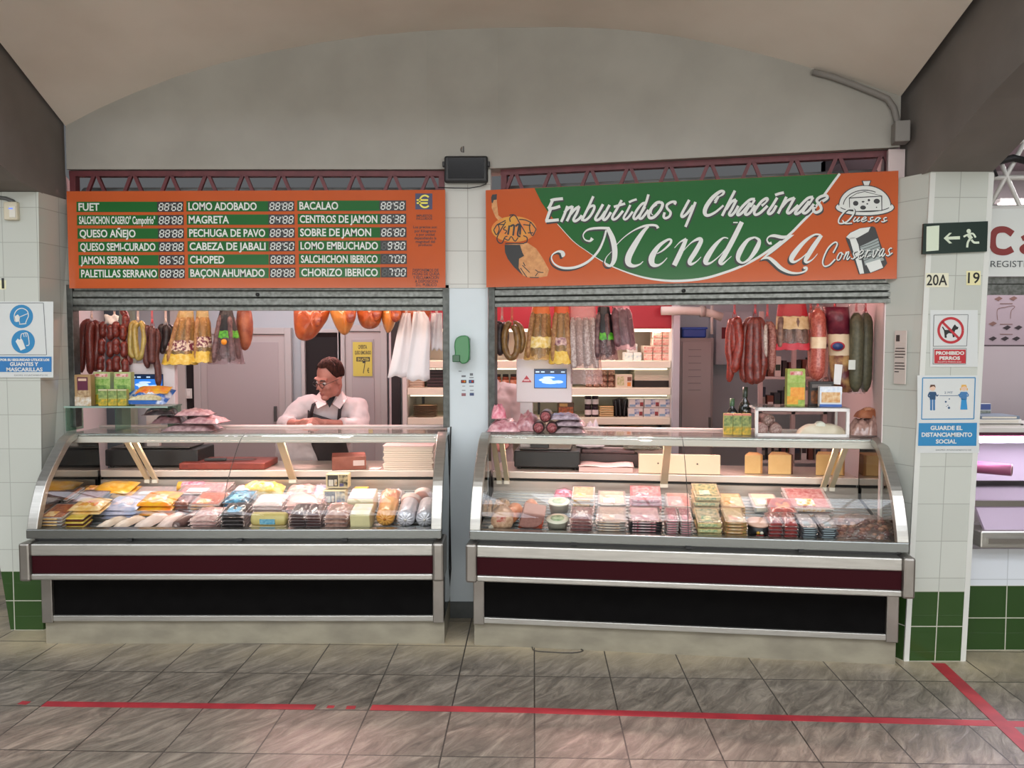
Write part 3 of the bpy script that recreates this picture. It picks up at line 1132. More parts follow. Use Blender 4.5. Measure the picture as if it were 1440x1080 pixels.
ltr(*z6, 20, [(465, 420, 8), (540, 340, 16), (625, 300, 40)], [(625, 296, 46), (560, 450, 64), (462, 655, 66)], [(585, 460, 8), (690, 350, 16), (790, 298, 44), (825, 325, 54), (750, 470, 64), (672, 595, 58), (690, 638, 40), (760, 605, 16), (825, 540, 8)])
ltr(*z6, 20, [(1190, 290, 14), (1120, 285, 22), (1010, 390, 54), (905, 550, 74), (890, 620, 60), (955, 620, 24), (1080, 520, 12), (1190, 390, 10)], [(1258, 76, 16), (1320, 76, 18)], [(1375, 68, 60), (1260, 300, 66), (1140, 520, 66), (1085, 605, 58), (1110, 635, 36), (1170, 590, 14), (1235, 530, 8)])
ltr(*z7, 20, [(400, 322, 22), (300, 365, 44), (200, 510, 72), (172, 620, 52), (235, 668, 26), (330, 610, 40), (420, 480, 66), (458, 370, 44), (400, 322, 22)])
ltr(*z7, 20, [(625, 400, 40), (590, 405, 26), (562, 360, 18), (590, 315, 20), (660, 302, 40), (780, 322, 44), (910, 295, 12)], [(925, 290, 8), (800, 370, 42), (640, 500, 42), (480, 630, 8)], [(490, 620, 8), (580, 600, 36), (660, 655, 52), (760, 745, 48), (880, 800, 34), (1000, 805, 22), (1085, 775, 26), (1095, 735, 34), (1055, 740, 34)])
ltr(*z7, 20, [(1290, 290, 20), (1200, 290, 24), (1060, 390, 48), (925, 550, 70), (892, 630, 60), (950, 652, 28), (1080, 560, 14), (1200, 420, 10)], [(1298, 295, 48), (1190, 450, 64), (1110, 580, 62), (1080, 640, 44), (1110, 660, 30), (1180, 620, 14), (1245, 545, 8)])
words_ = (MB(), MB())
for i, (pts, w) in enumerate(let_strokes):
    e = 1e-6 * i
    mb = words_[1 if len(pts[0]) == 3 and pts[0][1] > 312 else 0]
    dx, dy = ((-2.4, 2.6) if pts[0][1] > 312 and len(pts[0]) == 3 else (1.6, 2.2))
    sstroke(mb, pts, w, .0024 + e, 1, (dx, dy))
    sstroke(mb, pts, w, .0036 + e, 0)
for mb in words_:
    mb.build('lettering', [WHITEV, BLACKV], sign)

# cheese dome and tin drawings, their captions
GREYV = mat('#8d9793', 0.35)
mb = MB()
z8 = (1150, 240, 6.75)


def zp(pts):
    return Zc(*z8, pts)


def ellp(cx, cy, rx, ry, n=28, a0=0, a1=360):
    return [(cx + rx * math.cos(math.radians(a0 + (a1 - a0) * i / n)), cy + ry * math.sin(math.radians(a0 + (a1 - a0) * i / n))) for i in range(n + (a1 - a0 < 360))]


spoly(mb, zp(ellp(447, 350, 285, 85)), .0012, 1)
spoly(mb, zp(ellp(447, 348, 275, 75)), .0016, 0)
spoly(mb, zp(ellp(447, 330, 252, 195, 28, 180, 360)), .0018, 1)
spoly(mb, zp(ellp(447, 330, 242, 186, 28, 180, 360)), .0020, 0)
sstroke(mb, zp(ellp(447, 335, 205, 150, 14, 185, 300)), 1.2, .0022, 1, k=2)
sstroke(mb, zp(ellp(447, 330, 245, 60, 14, 20, 160)), 1.2, .0022, 1, k=2)
spoly(mb, zp([(415, 95), (510, 92), (490, 145), (435, 145)]), .0022, 1)
spoly(mb, zp([(428, 100), (498, 98), (484, 138), (442, 138)]), .0024, 0)
CH = [(295, 258), (370, 212), (445, 195), (612, 238), (612, 382), (350, 392), (300, 372)]
spoly(mb, zp(CH), .0024, 1)
spoly(mb, zp([(303, 264), (612 - 10, 246), (604, 374), (355, 384), (306, 366)]), .0026, 0)
spoly(mb, zp([(312, 254), (372, 218), (445, 202), (596, 238)]), .0026, 0)
for cx, cy, rx, ry in ((360, 310, 26, 24), (430, 350, 28, 20), (560, 290, 30, 24), (485, 280, 12, 12), (430, 295, 14, 8), (470, 315, 9, 7), (558, 348, 6, 6)):
    spoly(mb, zp(ellp(cx, cy, rx, ry, 12)), .0028, 1)
spoly(mb, zp([(265, 640), (300, 590), (400, 545), (520, 528), (545, 540), (660, 880), (620, 930), (500, 972), (390, 985), (355, 880)]), .0030, 1)
spoly(mb, zp([(270, 630), (310, 590), (400, 548), (500, 535), (480, 580), (370, 640), (300, 650)]), .0032, 0)
spoly(mb, zp([(300, 640), (355, 628), (385, 700), (440, 975), (400, 980), (370, 880)]), .0032, 0)
spoly(mb, zp([(400, 720), (570, 640), (610, 800), (630, 850), (450, 900)]), .0032, 2)
spoly(mb, zp([(455, 880), (590, 840), (620, 920), (500, 968)]), .0034, 0)
for i in range(6):
    sstroke(mb, zp([(390 + i * 8, 730 + i * 26), (500, 695 + i * 27), (585 + i * 8, 655 + i * 28)]), 0.8, .0036, 1)
mb.build('cheese_and_tin_drawing', [WHITEV, BLACKV, GREYV], sign)
GL = {'u': [[(0, 0), (-.15, .8), (.1, 1), (.6, .2), (.6, 0)], [(.6, 0), (.45, .8), (.6, 1), (.9, .7)]], 'e': [[(.1, .6), (.6, .3), (.6, 0), (.3, 0), (0, .6), (.2, 1), (.5, .95), (.9, .6)]],
      's': [[(.7, .1), (.5, 0), (.25, .3), (.5, .7), (.35, 1), (0, .9)], [(.45, .95), (.9, .6)]], 'o': [[(.5, 0), (.2, .15), (0, .7), (.2, 1), (.5, .8), (.65, .3), (.5, 0), (.9, .3)]],
      'n': [[(.2, 0), (0, 1)], [(.05, .7), (.4, .05), (.6, .1), (.45, .8), (.6, 1), (.9, .6)]], 'r': [[(.2, 0), (0, 1)], [(.1, .6), (.35, .1), (.7, .1)], [(.3, .9), (.9, .7)]],
      'v': [[(.1, .1), (.15, .9), (.3, 1), (.65, .3), (.65, 0), (.95, .2)]], 'a': [[(.6, .05), (.3, .05), (0, .6), (.1, 1), (.4, .7), (.6, .1)], [(.6, .1), (.45, .8), (.6, 1), (.9, .6)]]}
cap = [(zp([(335, 362), (275, 370), (205, 450), (205, 500), (275, 485), (340, 410), (340, 365), (300, 355)]), 2.0), (zp([(235, 470), (260, 500), (325, 498)]), 1.8),
       (zp([(145, 780), (185, 700), (160, 680), (95, 740), (48, 850), (60, 905), (110, 895), (165, 840)]), 2.0)]
for word, x0, y0, dx, dy, sx_, sy_ in (('uesos', 345, 440, 64, 1, 58, 42), ('onservas', 178, 775, 67, -6, 62, 75)):
    for i, ch in enumerate(word):
        for s_ in GL[ch]:
            cap.append((zp([(x0 + i * dx + p[0] * sx_ + (1 - p[1]) * 14, y0 + i * dy + p[1] * sy_) for p in s_]), 1.5))
caps_ = (MB(), MB())
for i, (pts, w) in enumerate(cap):
    e = 1e-6 * i
    mb = caps_[0 if pts[0][1] < 320 else 1]
    sstroke(mb, pts, w + 1.0, .0042 + e, 1, (0.9, 0.9), k=4)
    sstroke(mb, pts, w, .0050 + e, 0, k=4)
for mb in caps_:
    mb.build('caption_lettering', [WHITEV, BLACKV], sign)
# ham leg with black-letter emblem
z1 = (680, 260, 7.71)


def z1p(pts):
    return Zc(*z1, pts)


TAN = mat('#cf9358', 0.3, var='#b97c45', scale=40)
GOLD = mat('#cc8f25', 0.3, var='#cf6a22', scale=12)
mb = MB()
spoly(mb, z1p([(92, 112), (140, 108), (146, 190), (160, 330), (230, 380), (190, 420), (130, 350), (88, 250)]), .0012, 0)
spoly(mb, z1p([(82, 135), (95, 105), (145, 100), (142, 160), (110, 165), (98, 200), (86, 190)]), .0016, 1)
spoly(mb, z1p([(228, 650), (330, 640), (480, 630), (570, 690), (640, 790), (710, 920), (690, 990), (600, 1005), (490, 1005), (430, 985), (330, 890), (262, 800), (232, 730)]), .0012, 0)
spoly(mb, z1p([(228, 648), (395, 650), (420, 730), (440, 770), (385, 800), (380, 900), (430, 985), (330, 892), (262, 802), (232, 730)]), .0016, 1)
for q in ([(400, 900), (440, 960), (470, 1000)], [(420, 870), (480, 930), (500, 950)], [(430, 840), (450, 880)], [(560, 920), (600, 945), (650, 950)], [(560, 990), (590, 950)], [(500, 1003), (600, 1005)]):
    sstroke(mb, z1p(q), 1.2, .0018, 1)
spoly(mb, z1p(ellp(330, 480, 245, 140)), .0022, 2)
for q in ([(280, 330), (340, 330), (400, 430), (460, 530)], [(290, 400), (285, 360), (320, 330)], [(150, 430), (240, 385)], [(385, 375), (450, 380), (520, 410)], [(240, 400), (150, 560), (160, 620), (200, 630), (230, 570), (260, 555)], [(430, 550), (470, 570), (470, 615), (440, 630)], [(235, 635), (440, 635)],
          [(110, 490), (150, 430), (170, 480), (140, 540), (110, 490)], [(570, 480), (510, 410), (500, 480), (530, 550), (570, 480)], [(150, 430), (230, 430)], [(430, 430), (510, 440)], [(480, 520), (540, 520)], [(225, 580), (270, 600), (300, 560), (340, 610), (375, 570)],
          [(240, 450), (215, 480), (250, 500), (230, 530)], [(280, 440), (265, 540)], [(290, 450), (330, 440), (320, 550)], [(345, 450), (385, 430), (370, 540), (400, 560)], [(400, 430), (395, 540)]):
    w = 2.6 if q[0][0] in (280, 290, 345, 400) and q[0][1] > 420 else 1.5
    sstroke(mb, z1p(q), w, .0028, 1)
mb.build('ham_leg_emblem', [TAN, BLACKV, GOLD], sign)

# ------------------------------------------------------------------ black lamp box, cable, bell on the middle pillar
tb = thing('floodlight', 'black rectangular floodlight on the tiles between the two signs', 'light', tuple(P(656, 240, 4.69)))
w, h = 60 * 4.69 / FPX / 2, 36 * 4.69 / FPX / 2
BLK = mat('#161617', 0.45, bump=0.05)
MB().box((-w, -0.05, -h), (w, 0, h)).build('housing', BLK, tb, bev=0.012)
MB().box((-w * .82, -0.055, -h * .72), (w * .82, -0.045, h * .8)).build('glass', mat('#0e0e10', 0.18), tb)
for s in (-1, 1):
    MB().box((s * w - 0.012, -0.04, h * .2), (s * w + 0.012, -0.01, h * .6)).build('hinge', BLK, tb, bev=0.004)
mb = MB()
mb.tube([P(688 - 72, 263.5, 4.68), P(640, 264.3, 4.675), P(660, 264.5, 4.675), P(675, 262, 4.672), P(684, 258.5, 4.67)], 0.003, 6)
tag(mb.build('cable', BLK), 'thin black cable sagging below the floodlight', 'cable')
b = thing('round_fitting', 'small round metal fitting on the gable wall above the floodlight', 'fitting', tuple(P(652, 211, 4.71)))
MB().lathe([(0.02, -0.012), (0.023, 0.01)], n=16, axis='y').build('body', mat('#8c8884', .4, metal=.6), b)
MB().box((-0.003, -0.02, -0.018), (0.003, -0.011, 0.018)).build('slot', mat('#3a3836'), b)

# grey conduit and junction box up the right of the gable
CON = mat('#85817c', 0.6)
mb = MB()
cpts = [(1143, 101), (1170, 108), (1200, 119), (1230, 131), (1248, 139), (1257, 152), (1261, 168), (1262, 180)]
mb.tube([PL(u, v, (-0.283 - SGN[0] * .02, 4.72 - SGN[1] * .02), SIDE_R) for u, v in cpts], 0.017, 10)
tag(mb.build('conduit', CON), 'grey pipe conduit running down under the vault edge', 'conduit')
jb = thing('junction_box', 'grey junction box above the right end of the shop sign', 'box', tuple(PL(1264, 190, (-0.283, 4.72), SIDE_R)), rz=-math.radians(SIDE_R))
MB().box((-0.04, -0.09, -0.055), (0.035, 0, 0.055)).build('body', CON, jb, bev=0.006)
for z in (-0.022, 0.026):
    MB().lathe([(0.016, 0), (0.014, 0.006)], (0.035, -0.045, z), 12, 'x').build('cap', CON, jb)

# ------------------------------------------------------------------ green ticket dispenser on the painted pier
tk = thing('ticket_dispenser', 'green snail-shaped queue ticket dispenser on the painted pier', 'dispenser', tuple(P(651, 492, 4.70)))
DG = mat('#1c7436', 0.3, coat=0.1)
mb = MB()
prof = [(0.03, .085), (-.015, .083), (-.04, .06), (-.046, .02), (-.042, -.02), (-.05, -.035), (-.052, -.065), (-.02, -.068), (0.0, -.083), (0.03, -.075), (0.045, -.04), (0.045, .05)]
mb.prism([(x, -0.09, z) for x, z in smooth_pts(prof, 3, True)], (0, 0.085, 0))
mb.build('housing', DG, tk, bev=0.006)
MB().box((-.057, -.105, -.072), (-.012, -.085, -.03)).build('spout', mat('#14502a', 0.3), tk, bev=.004)
MB().box((-.03, -.005, -.06), (.045, 0.006, .07)).build('back_plate', mat('#2c5f3c', 0.4), tk)

mb = MB()
mb.tube([P(634, 600, 4.69), P(632, 690, 4.69), P(634, 800, 4.69), P(630, 850, 4.68), P(624, 872, 4.66)], 0.004, 6)
tag(mb.build('cable', BLK), 'black cable running down the painted pier by the left counter', 'cable')
mb = MB()
mb.tube(smooth_pts([tuple(FLR(u, v, .004)) for u, v in ((748, 909), (752, 915), (775, 917), (805, 918), (820, 915), (812, 911))], 4), 0.003, 5)
tag(mb.build('wire', mat('#4a4640', .5)), 'thin loose wire lying on the floor at the right counter foot', 'wire')
# card and notice stickers below it
st = thing('card_stickers', 'sheet of small payment card stickers under the ticket dispenser', 'sticker', tuple(P(658, 540, 4.704)))
mb = MB()
q = 4.704 / FPX
for dx, dz, w, h, mi in ((-6, 3.5, 7.5, 4.5, 0), (5, 3.5, 7.5, 4.5, 1), (-6, -15, 6, 4, 2), (5.5, -14.5, 6, 4, 3), (-6, 11, 6, 2.5, 4), (5, 13.5, 4.5, 3.5, 4), (5, 9, 6, 1.2, 4), (-11, 18, 4, 1, 4), (-6, -9, 5, 1, 4), (5.5, -9, 5, 1, 4), (-6, -3, 4, .8, 4), (5, -3, 6, 1, 4)):
    mb.box(((dx - w / 2) * q, -0.0012, (dz - h / 2) * q), ((dx + w / 2) * q, 0, (dz + h / 2) * q), mi)
for dx in (-7.2, -4.8):
    mb.lathe([(1.5 * q, -.0018), (1.5 * q, 0)], (dx * q, 0, 3.5 * q), 12, 'y', 5 if dx < -6 else 6)
for dx in (3.8, 6.2):
    mb.lathe([(1.5 * q, -.0018), (1.5 * q, 0)], (dx * q, 0, 3.5 * q), 12, 'y', 7 if dx < 5 else 5)
mb.build('stickers', [mat('#3c2a2c'), mat('#2d3352'), mat('#8a5b60'), mat('#3d4a6e'), mat('#6a6e72'), mat('#c4402e'), mat('#d98a2c'), mat('#4a7fc0')], st)
# ------------------------------------------------------------------ the two serve-over counters
STEEL = mat('#bfbdb6', 0.33, metal=0.85, var='#b3b1aa', scale=8, bump=0.02, bscale=40, stretch=(1, 1, 12))
STEELD = mat('#9a958e', 0.35, metal=0.85, var='#8d8881', scale=6)
CHROME = mat('#c9c8c4', 0.18, metal=1.0)
ALU = mat('#cfc7bb', 0.35, metal=0.1)
MARO = mat('#320d13', 0.5, spec=.08)
KICK = mat('#080707', 0.6, var='#0c0b0b', scale=12, spec=.06)
MIRR = mat('#8a8a86', 0.08, metal=1.0)
MARBLE = mat('#97917f', 0.4, var='#837d6e', scale=5, stretch=(1, 4, 2))
CREAMP = mat('#d9c6a4', 0.5)
INNER = mat('#b5aaa0', 0.3, metal=0.6)
GLASS = film('#fafdfc', 1.45, rough=0.01)
DECKM = mat('#a9aaa8', 0.28, metal=0.8)
BLKP = mat('#17181a', 0.4)
CL = 2.264
GPROF = [(-0.135, 0.688), (-0.11, 0.772), (-0.047, 0.91), (0.015, 0.987), (0.101, 1.072), (0.188, 1.142), (0.276, 1.17)]
GS = smooth_pts(GPROF, 4)
DK0, DK1 = (-0.09, 0.635), (0.56, 0.775)      # display deck: front and back edge (y, z)
WTZ = 0.895                                   # worktop height


def counter(name, label, loc, rz, posts, seam):
    t = thing(name, label, 'counter', loc, rz)
    b = lambda a, c, nm, m, bev=0.0: MB().box(a, c).build(nm, m, t, bev=bev)
    b((0, 0.0, 0), (CL, 0.8, 0.14), 'plinth', MARBLE)
    b((0.06, -0.015, 0.17), (CL - 0.06, 0.02, 0.43), 'kick_panel', KICK)
    b((0.02, -0.03, 0.138), (CL - 0.02, 0.0, 0.172), 'kick_strip', STEEL, 0.004)
    for x in (0.0, CL - 0.062):
        b((x, -0.035, 0.13), (x + 0.062, 0.05, 0.43), 'kick_post', STEELD, 0.005)
    # bumper: chrome, maroon, chrome bands with rounded edges
    for nm, z0, z1, y, m in (('bumper_trim', 0.556, 0.622, -0.188, STEEL), ('bumper_panel', 0.458, 0.556, -0.176, MARO), ('bumper_trim', 0.424, 0.458, -0.190, STEEL)):
        b((0.045, y, z0), (CL - 0.045, 0.0, z1), nm, m, 0.007 if m is STEEL else 0)
    for x in (-0.014, CL - 0.045):
        b((x, -0.2, 0.418), (x + 0.06, 0.02, 0.628), 'bumper_end', STEELD, 0.012)
    b((0.03, -0.12, 0.60), (CL - 0.03, 0.0, 0.655), 'shadow_gap', BLKP)
    b((0.0, -0.15, 0.640), (CL, -0.085, 0.692), 'glass_rail', mat('#8c8f8c', 0.22, metal=0.9), 0.005)
    for x in (0.55, 1.15, 1.72):
        b((x, -0.156, 0.628), (x + 0.03, -0.14, 0.642), 'rail_catch', BLKP)
    # curved glass in two panes
    for x0, x1 in ((0.055, seam - 0.002), (seam + 0.002, CL - 0.055)):
        mb = MB()
        mb.grid(lambda s, v: Vector((x0 + (x1 - x0) * s, *GS[min(int(round(v * (len(GS) - 1))), len(GS) - 1)])), 1, len(GS) - 1)
        mb.build('curved_glass', GLASS, t)
    mb = MB()
    mb.tube([(seam, y, z + 0.001) for y, z in GS], 0.002, 5)
    mb.build('glass_seam', mat('#3f4442', 0.3), t)
    # end frames follow the curve
    for x in (0.0, CL - 0.058):
        mb = MB()
        out, inn = [], []
        for i, (y, z) in enumerate(GS):
            a, c = GS[max(i - 1, 0)], GS[min(i + 1, len(GS) - 1)]
            d = math.hypot(c[0] - a[0], c[1] - a[1])
            ny, nz = -(c[1] - a[1]) / d, (c[0] - a[0]) / d
            out.append((y + ny * 0.010, z + nz * 0.010))
            inn.append((y - ny * 0.032, z - nz * 0.032))
        N = len(out)
        vs = [(x, *p) for p in out] + [(x + 0.058, *p) for p in out] + [(x, *p) for p in inn] + [(x + 0.058, *p) for p in inn]
        fs = []
        for i in range(N - 1):
            fs += [(i, i + 1, N + i + 1, N + i), (2 * N + i, 3 * N + i, 3 * N + i + 1, 2 * N + i + 1), (i, 2 * N + i, 2 * N + i + 1, i + 1), (N + i, N + i + 1, 3 * N + i + 1, 3 * N + i)]
        fs += [(0, N, 3 * N, 2 * N), (N - 1, 3 * N - 1, 4 * N - 1, 2 * N - 1)]
        mb.add(vs, fs, 0, False)
        mb.build('end_frame', CHROME if False else STEEL, t, bev=0.004)
        # side cheek behind the frame
    for x in (0.0, CL - 0.02):
        pl = [(x, 0.0, 0.14), (x, 0.75, 0.14), (x, 0.75, 0.86), (x, 0.60, 0.86), (x, 0.58, 1.165)] + [(x, y + 0.02, z - 0.008) for y, z in GS[::-1][2:]] + [(x, -0.10, 0.66), (x, 0.0, 0.62)]
        if x > 1:
            MB().prism(pl, (0.02, 0, 0)).build('end_panel', MIRR, t)
        else:
            MB().prism(pl, (0.012, 0, 0)).build('end_panel', MIRR, t)
    # top shelf of glass with its light housing
    b((0.02, 0.262, 1.162), (CL - 0.02, 0.60, 1.172), 'top_glass', film('#eef6f3', 1.5, .2, '#f4ece8', 0.03))  # milky haze stands in for the bright reflection on this clear glass
    b((0.02, 0.276, 1.112), (CL - 0.02, 0.318, 1.150), 'light_housing', ALU, 0.004)
    b((0.03, 0.28, 1.150), (CL - 0.03, 0.312, 1.162), 'front_rail', CHROME, 0.003)
    mb = MB()
    mb.tube([(0.02, 0.592, 1.176), (CL - 0.02, 0.592, 1.176)], 0.010, 8)
    mb.build('rear_rail', mat('#e2d2cc', .3), t)
    TUBE = mat('#fff1e2', 0.4, emit=1.5)
    b((0.12, 0.322, 1.118), (CL - 0.12, 0.34, 1.134), 'light_tube', TUBE)
    M_ = Matrix.Translation(Vector(loc)) @ Matrix.Rotation(rz, 4, 'Z')
    area_light('counter_tube_light', tuple(M_ @ Vector((CL / 2, 0.335, 1.112))), (math.radians(4), 0, rz), CL - 0.3, 0.03, 7, (1.0, 0.80, 0.70))
    for x, kind in posts:
        for dx in ((-0.028, 0.02) if kind == 2 else (0,)):
            w = 0.030 if kind == 2 else 0.044
            mb = MB()
            mb.hexa([(x + dx - w / 2, 0.555, 0.835), (x + dx + w / 2, 0.555, 0.835), (x + dx + w / 2, 0.578, 0.835), (x + dx - w / 2, 0.578, 0.835)],
                    [(x + dx - w / 2, 0.300, 1.112), (x + dx + w / 2, 0.300, 1.112), (x + dx + w / 2, 0.325, 1.112), (x + dx - w / 2, 0.325, 1.112)])
            p = mb.build('shelf_post', CREAMP, t, bev=0.002)
            MB().box((x + dx - w / 2 - 0.001, 0.548, 0.82), (x + dx + w / 2 + 0.001, 0.575, 0.842)).build('foot_clip', mat('#e6ddcc', 0.4), p)
    # interior: deck, back, gap, worktop
    mb = MB()
    mb.hexa([(0.03, DK0[0], DK0[1] - 0.03), (CL - 0.03, DK0[0], DK0[1] - 0.03), (CL - 0.03, DK1[0], DK1[1] - 0.03), (0.03, DK1[0], DK1[1] - 0.03)],
            [(0.03, *DK0), (CL - 0.03, *DK0), (CL - 0.03, *DK1), (0.03, *DK1)])
    mb.build('deck', DECKM, t)
    mb = MB()
    for i in range(14):
        f = 0.06 + i * 0.068
        y = DK0[0] + (DK1[0] - DK0[0]) * f
        z = DK0[1] + (DK1[1] - DK0[1]) * f
        mb.box((0.035, y, z), (CL - 0.035, y + 0.022, z + 0.004))
    mb.build('deck_slats', mat('#c4c8c8', 0.25, metal=0.8), t)
    b((0.03, 0.565, 0.70), (CL - 0.03, 0.585, 0.838), 'back_panel', INNER)
    b((0.03, 0.60, 0.60), (CL - 0.03, 0.612, 0.855), 'vent_gap', mat('#1a1615', 0.6))  # near-black sheet paints the shade in the gap below the worktop
    b((0.02, 0.585, 0.852), (CL - 0.02, 1.0, WTZ), 'worktop', mat('#c9bcb2', 0.28, metal=0.35), 0.004)
    b((0.02, 0.62, 0.14), (CL - 0.02, 0.95, 0.853), 'rear_cabinet', mat('#b8b2ac', 0.4, metal=0.4))
    return t


LCO = Vector((-2.648, 4.285, 0))
RCO = Vector((-0.213, 4.264, 0))
RCA = -math.radians(6.8)
counter('display_counter', 'curved glass deli counter with maroon band under the price board', tuple(LCO), 0.0, [(0.36, 2), (1.255, 1), (2.42, 1)][:2], 1.06)
counter('display_counter', 'curved glass deli counter with maroon band under the green and orange sign', tuple(RCO), RCA, [(0.095, 2), (1.09, 1), (2.06, 2)], 1.165)
RCM = Matrix.Translation(RCO) @ Matrix.Rotation(RCA, 4, 'Z')
LCM = Matrix.Translation(LCO)
# ------------------------------------------------------------------ stall interior: doors, chiller wall, locker, pipes
DOORW = mat('#bdb5b5', 0.45)
DOORF = mat('#bdb8b8', 0.45)
DARKV = mat('#1d1719', 0.8)
YBK = 6.98


def at_back(u, v, y=YBK):
    return P(u, v, y)


def door(n, label, u0, u1, v0, leaf, frame=10, recess=True, handle=None):
    a, b_ = at_back(u0, v0), at_back(u1, v0)
    t = thing('door_%d' % n, label, 'door', (a.x, YBK, 0), kind='structure')
    w, h = b_.x - a.x, a.z
    f = frame * YBK / FPX
    mb = MB()
    mb.box((-f, -0.05, 0), (0, 0.01, h + f)).box((w, -0.05, 0), (w + f, 0.01, h + f)).box((0, -0.05, h), (w, 0.01, h + f))
    mb.build('frame', DOORF, t, bev=0.004)
    if leaf:
        x0, x1 = leaf
        MB().box((x0 * w, -0.03, 0.01), (x1 * w, 0.0, h - 0.005)).build('leaf', DOORW, t, bev=0.003)
        MB().box((x0 * w + 0.06, -0.036, 0.1), (x1 * w - 0.06, -0.028, h - 0.07)).build('leaf_panel', mat('#b3aaac', 0.4), t, bev=0.003)
        if handle:
            k = MB()
            k.box((handle * w - 0.012, -0.06, 1.0), (handle * w + 0.012, -0.03, 1.14))
            k.build('handle', mat('#6a6a6a', 0.3, metal=0.8), t, bev=0.004)
    if not leaf or leaf[0] > 0.02 or leaf[1] < 0.98:
        MB().box((0, -0.012, 0.0), (w, -0.004, h)).build('dark_opening', DARKV, t)  # near-black sheet paints the shade inside the unlit doorway
    return t


door(1, 'white cold room door left of the seller', 283, 402, 470, (0, 1), 9, handle=0.88)
door(2, 'dark open doorway behind the seller', 430, 476, 468, None, 5)
door(3, 'narrow pale door with the yellow offer notice', 486, 536, 466, (0, 1), 9)
# left gap by the cold room, its shade painted as a near-black box
mb = MB()
a = at_back(262, 430)
mb.box((a.x, YBK - 0.03, 0), (at_back(281, 430).x, YBK, at_back(270, 512).z))
mb.build('dark_gap', DARKV)['kind'] = 'structure'
bpy.data.objects['dark_gap'].name = 'trim_3'
for u0, u1, h, nm, c in ((243, 262, 436, 'trim_4', '#c8c4c0'), (150, 172, 430, 'trim_5', '#5f6f78'), (172, 190, 430, 'trim_6', '#a7b09c'), (551, 563, 440, 'trim_7', '#2a2024'), (548, 551, 440, 'trim_8', '#d6c4c6')):  # the near-black strip among these paints the shaded gap beside the chiller
    a, b_ = at_back(u0, h), at_back(u1, h)
    struct(MB().box((a.x, YBK - 0.06, 0), (b_.x, YBK, a.z + 0.2)), nm, mat(c, 0.5))
# switch plate
p = at_back(268, 553)
sw = thing('light_switch', 'white switch plate on the wall beside the cold room door', 'switch', (p.x, YBK - 0.035, p.z))
MB().box((-0.03, -0.012, -0.045), (0.03, 0, 0.045)).build('plate', mat('#e4e2de', .4), sw, bev=.003)
MB().box((-0.012, -0.017, -0.02), (0.012, -0.011, 0.02)).build('rocker', mat('#f2f1ee', .4), sw)

# yellow offer notice
p0, p1 = P(496.5, 529, 6.93), P(523, 481, 6.93)
no = thing('offer_notice', 'yellow paper offer notice with a big 7 taped to the pale door', 'notice', (p0.x, 6.935, p0.z))
w, h = p1.x - p0.x, p1.z - p0.z
MB().box((0, -0.002, 0), (w, 0, h)).build('paper', mat('#d8c95c', 0.6), no)
mb = MB()
RX = Matrix.Rotation(math.pi / 2, 4, 'X')
for s_, xx, zz, ww, sz in (('OFERTA', .28, .80, .46, .05), ('QUESO SEMICURADO', .1, .64, .84, .045), ('7', .5, .08, .16, .16), ('€', .74, .1, .1, .06)):
    text_mb(mb, s_, Matrix.Translation((xx * w, -0.003, zz * h)) @ RX, sz, 0, bold=0.001, width=ww * w)
mb.box((0.18 * w, -0.003, 0.43 * h), (.88 * w, -0.002, 0.56 * h))
mb.build('lettering', BLACKV, no)
mb = MB()
text_mb(mb, 'SIN LACTOSA', Matrix.Translation((.24 * w, -0.0045, .455 * h)) @ RX, .035, 0, bold=0.001, width=.6 * w)
mb.build('boxed_lettering', mat('#d8c95c', 0.6), no)

# ---- open wall chiller
YC = 6.25
cx0, cx1 = P(566, 550, YC).x, P(950, 550, YC).x
ch = thing('open_chiller', 'long open wall chiller with a red canopy and lit white shelves', 'chiller', (cx0, YC, 0))
CW = cx1 - cx0
CHW = mat('#d9d6d2', 0.4)
zc = lambda v: P(700, v, YC).z
MB().box((0, 0.62, 0), (CW, 0.66, 2.05)).build('back_wall', mat('#dcd7c6', 0.5), ch)
for x in (0, CW - 0.035):
    MB().box((x, 0.0, 0), (x + 0.035, 0.62, 2.02)).build('side', CHW, ch)
MB().box((0, 0.02, zc(462)), (CW, 0.6, 2.05)).build('canopy', mat('#a01528', 0.4), ch, bev=0.01)
MB().box((0, 0.0, 0), (CW, 0.62, 0.42)).build('base', CHW, ch)
LED = mat('#fff3da', 0.4, emit=1.6)
MB().box((0.04, 0.05, zc(462) - 0.025), (CW - 0.04, 0.1, zc(462) - 0.002)).build('canopy_light', LED, ch)
SHZ = []
for v in (507.5, 545.5, 587.5):
    z = zc(v)
    SHZ.append(z)
    s_ = MB().box((0.036, 0.02, z - 0.06), (CW - 0.036, 0.62, z)).build('shelf', mat('#e9e2cc', 0.4), ch, bev=0.004)
    MB().box((0.04, 0.004, z - 0.055), (CW - 0.04, 0.02, z - 0.004)).build('price_rail', mat('#efe8d4', 0.35), s_)
for x in (CW * 0.055, CW * 0.5, CW * 0.985 - 0.04):
    MB().box((x, 0.3, 0.42), (x + 0.02, 0.33, 1.86)).build('upright', mat('#262628', .5), ch)
for k, (la, z) in enumerate((('a', SHZ[0] - 0.075), ('b', SHZ[1] - 0.075))):
    MB().box((0.05, 0.10, z), (CW - 0.05, 0.14, z + 0.012)).build('shelf_light', LED, ch)
l = area_light('chiller_glow', (cx0 + CW / 2, YC + 0.12, zc(466)), (math.radians(-12), 0, 0), CW - 0.2, 0.08, 6, (1.0, 0.93, 0.8))

# shelf line helper: x metres at pixel u on the chiller's shelf, depth y
def CS(u, shelf, dy=0.1):
    return Vector((P(u, 550, YC + dy).x, YC + dy, SHZ[shelf]))


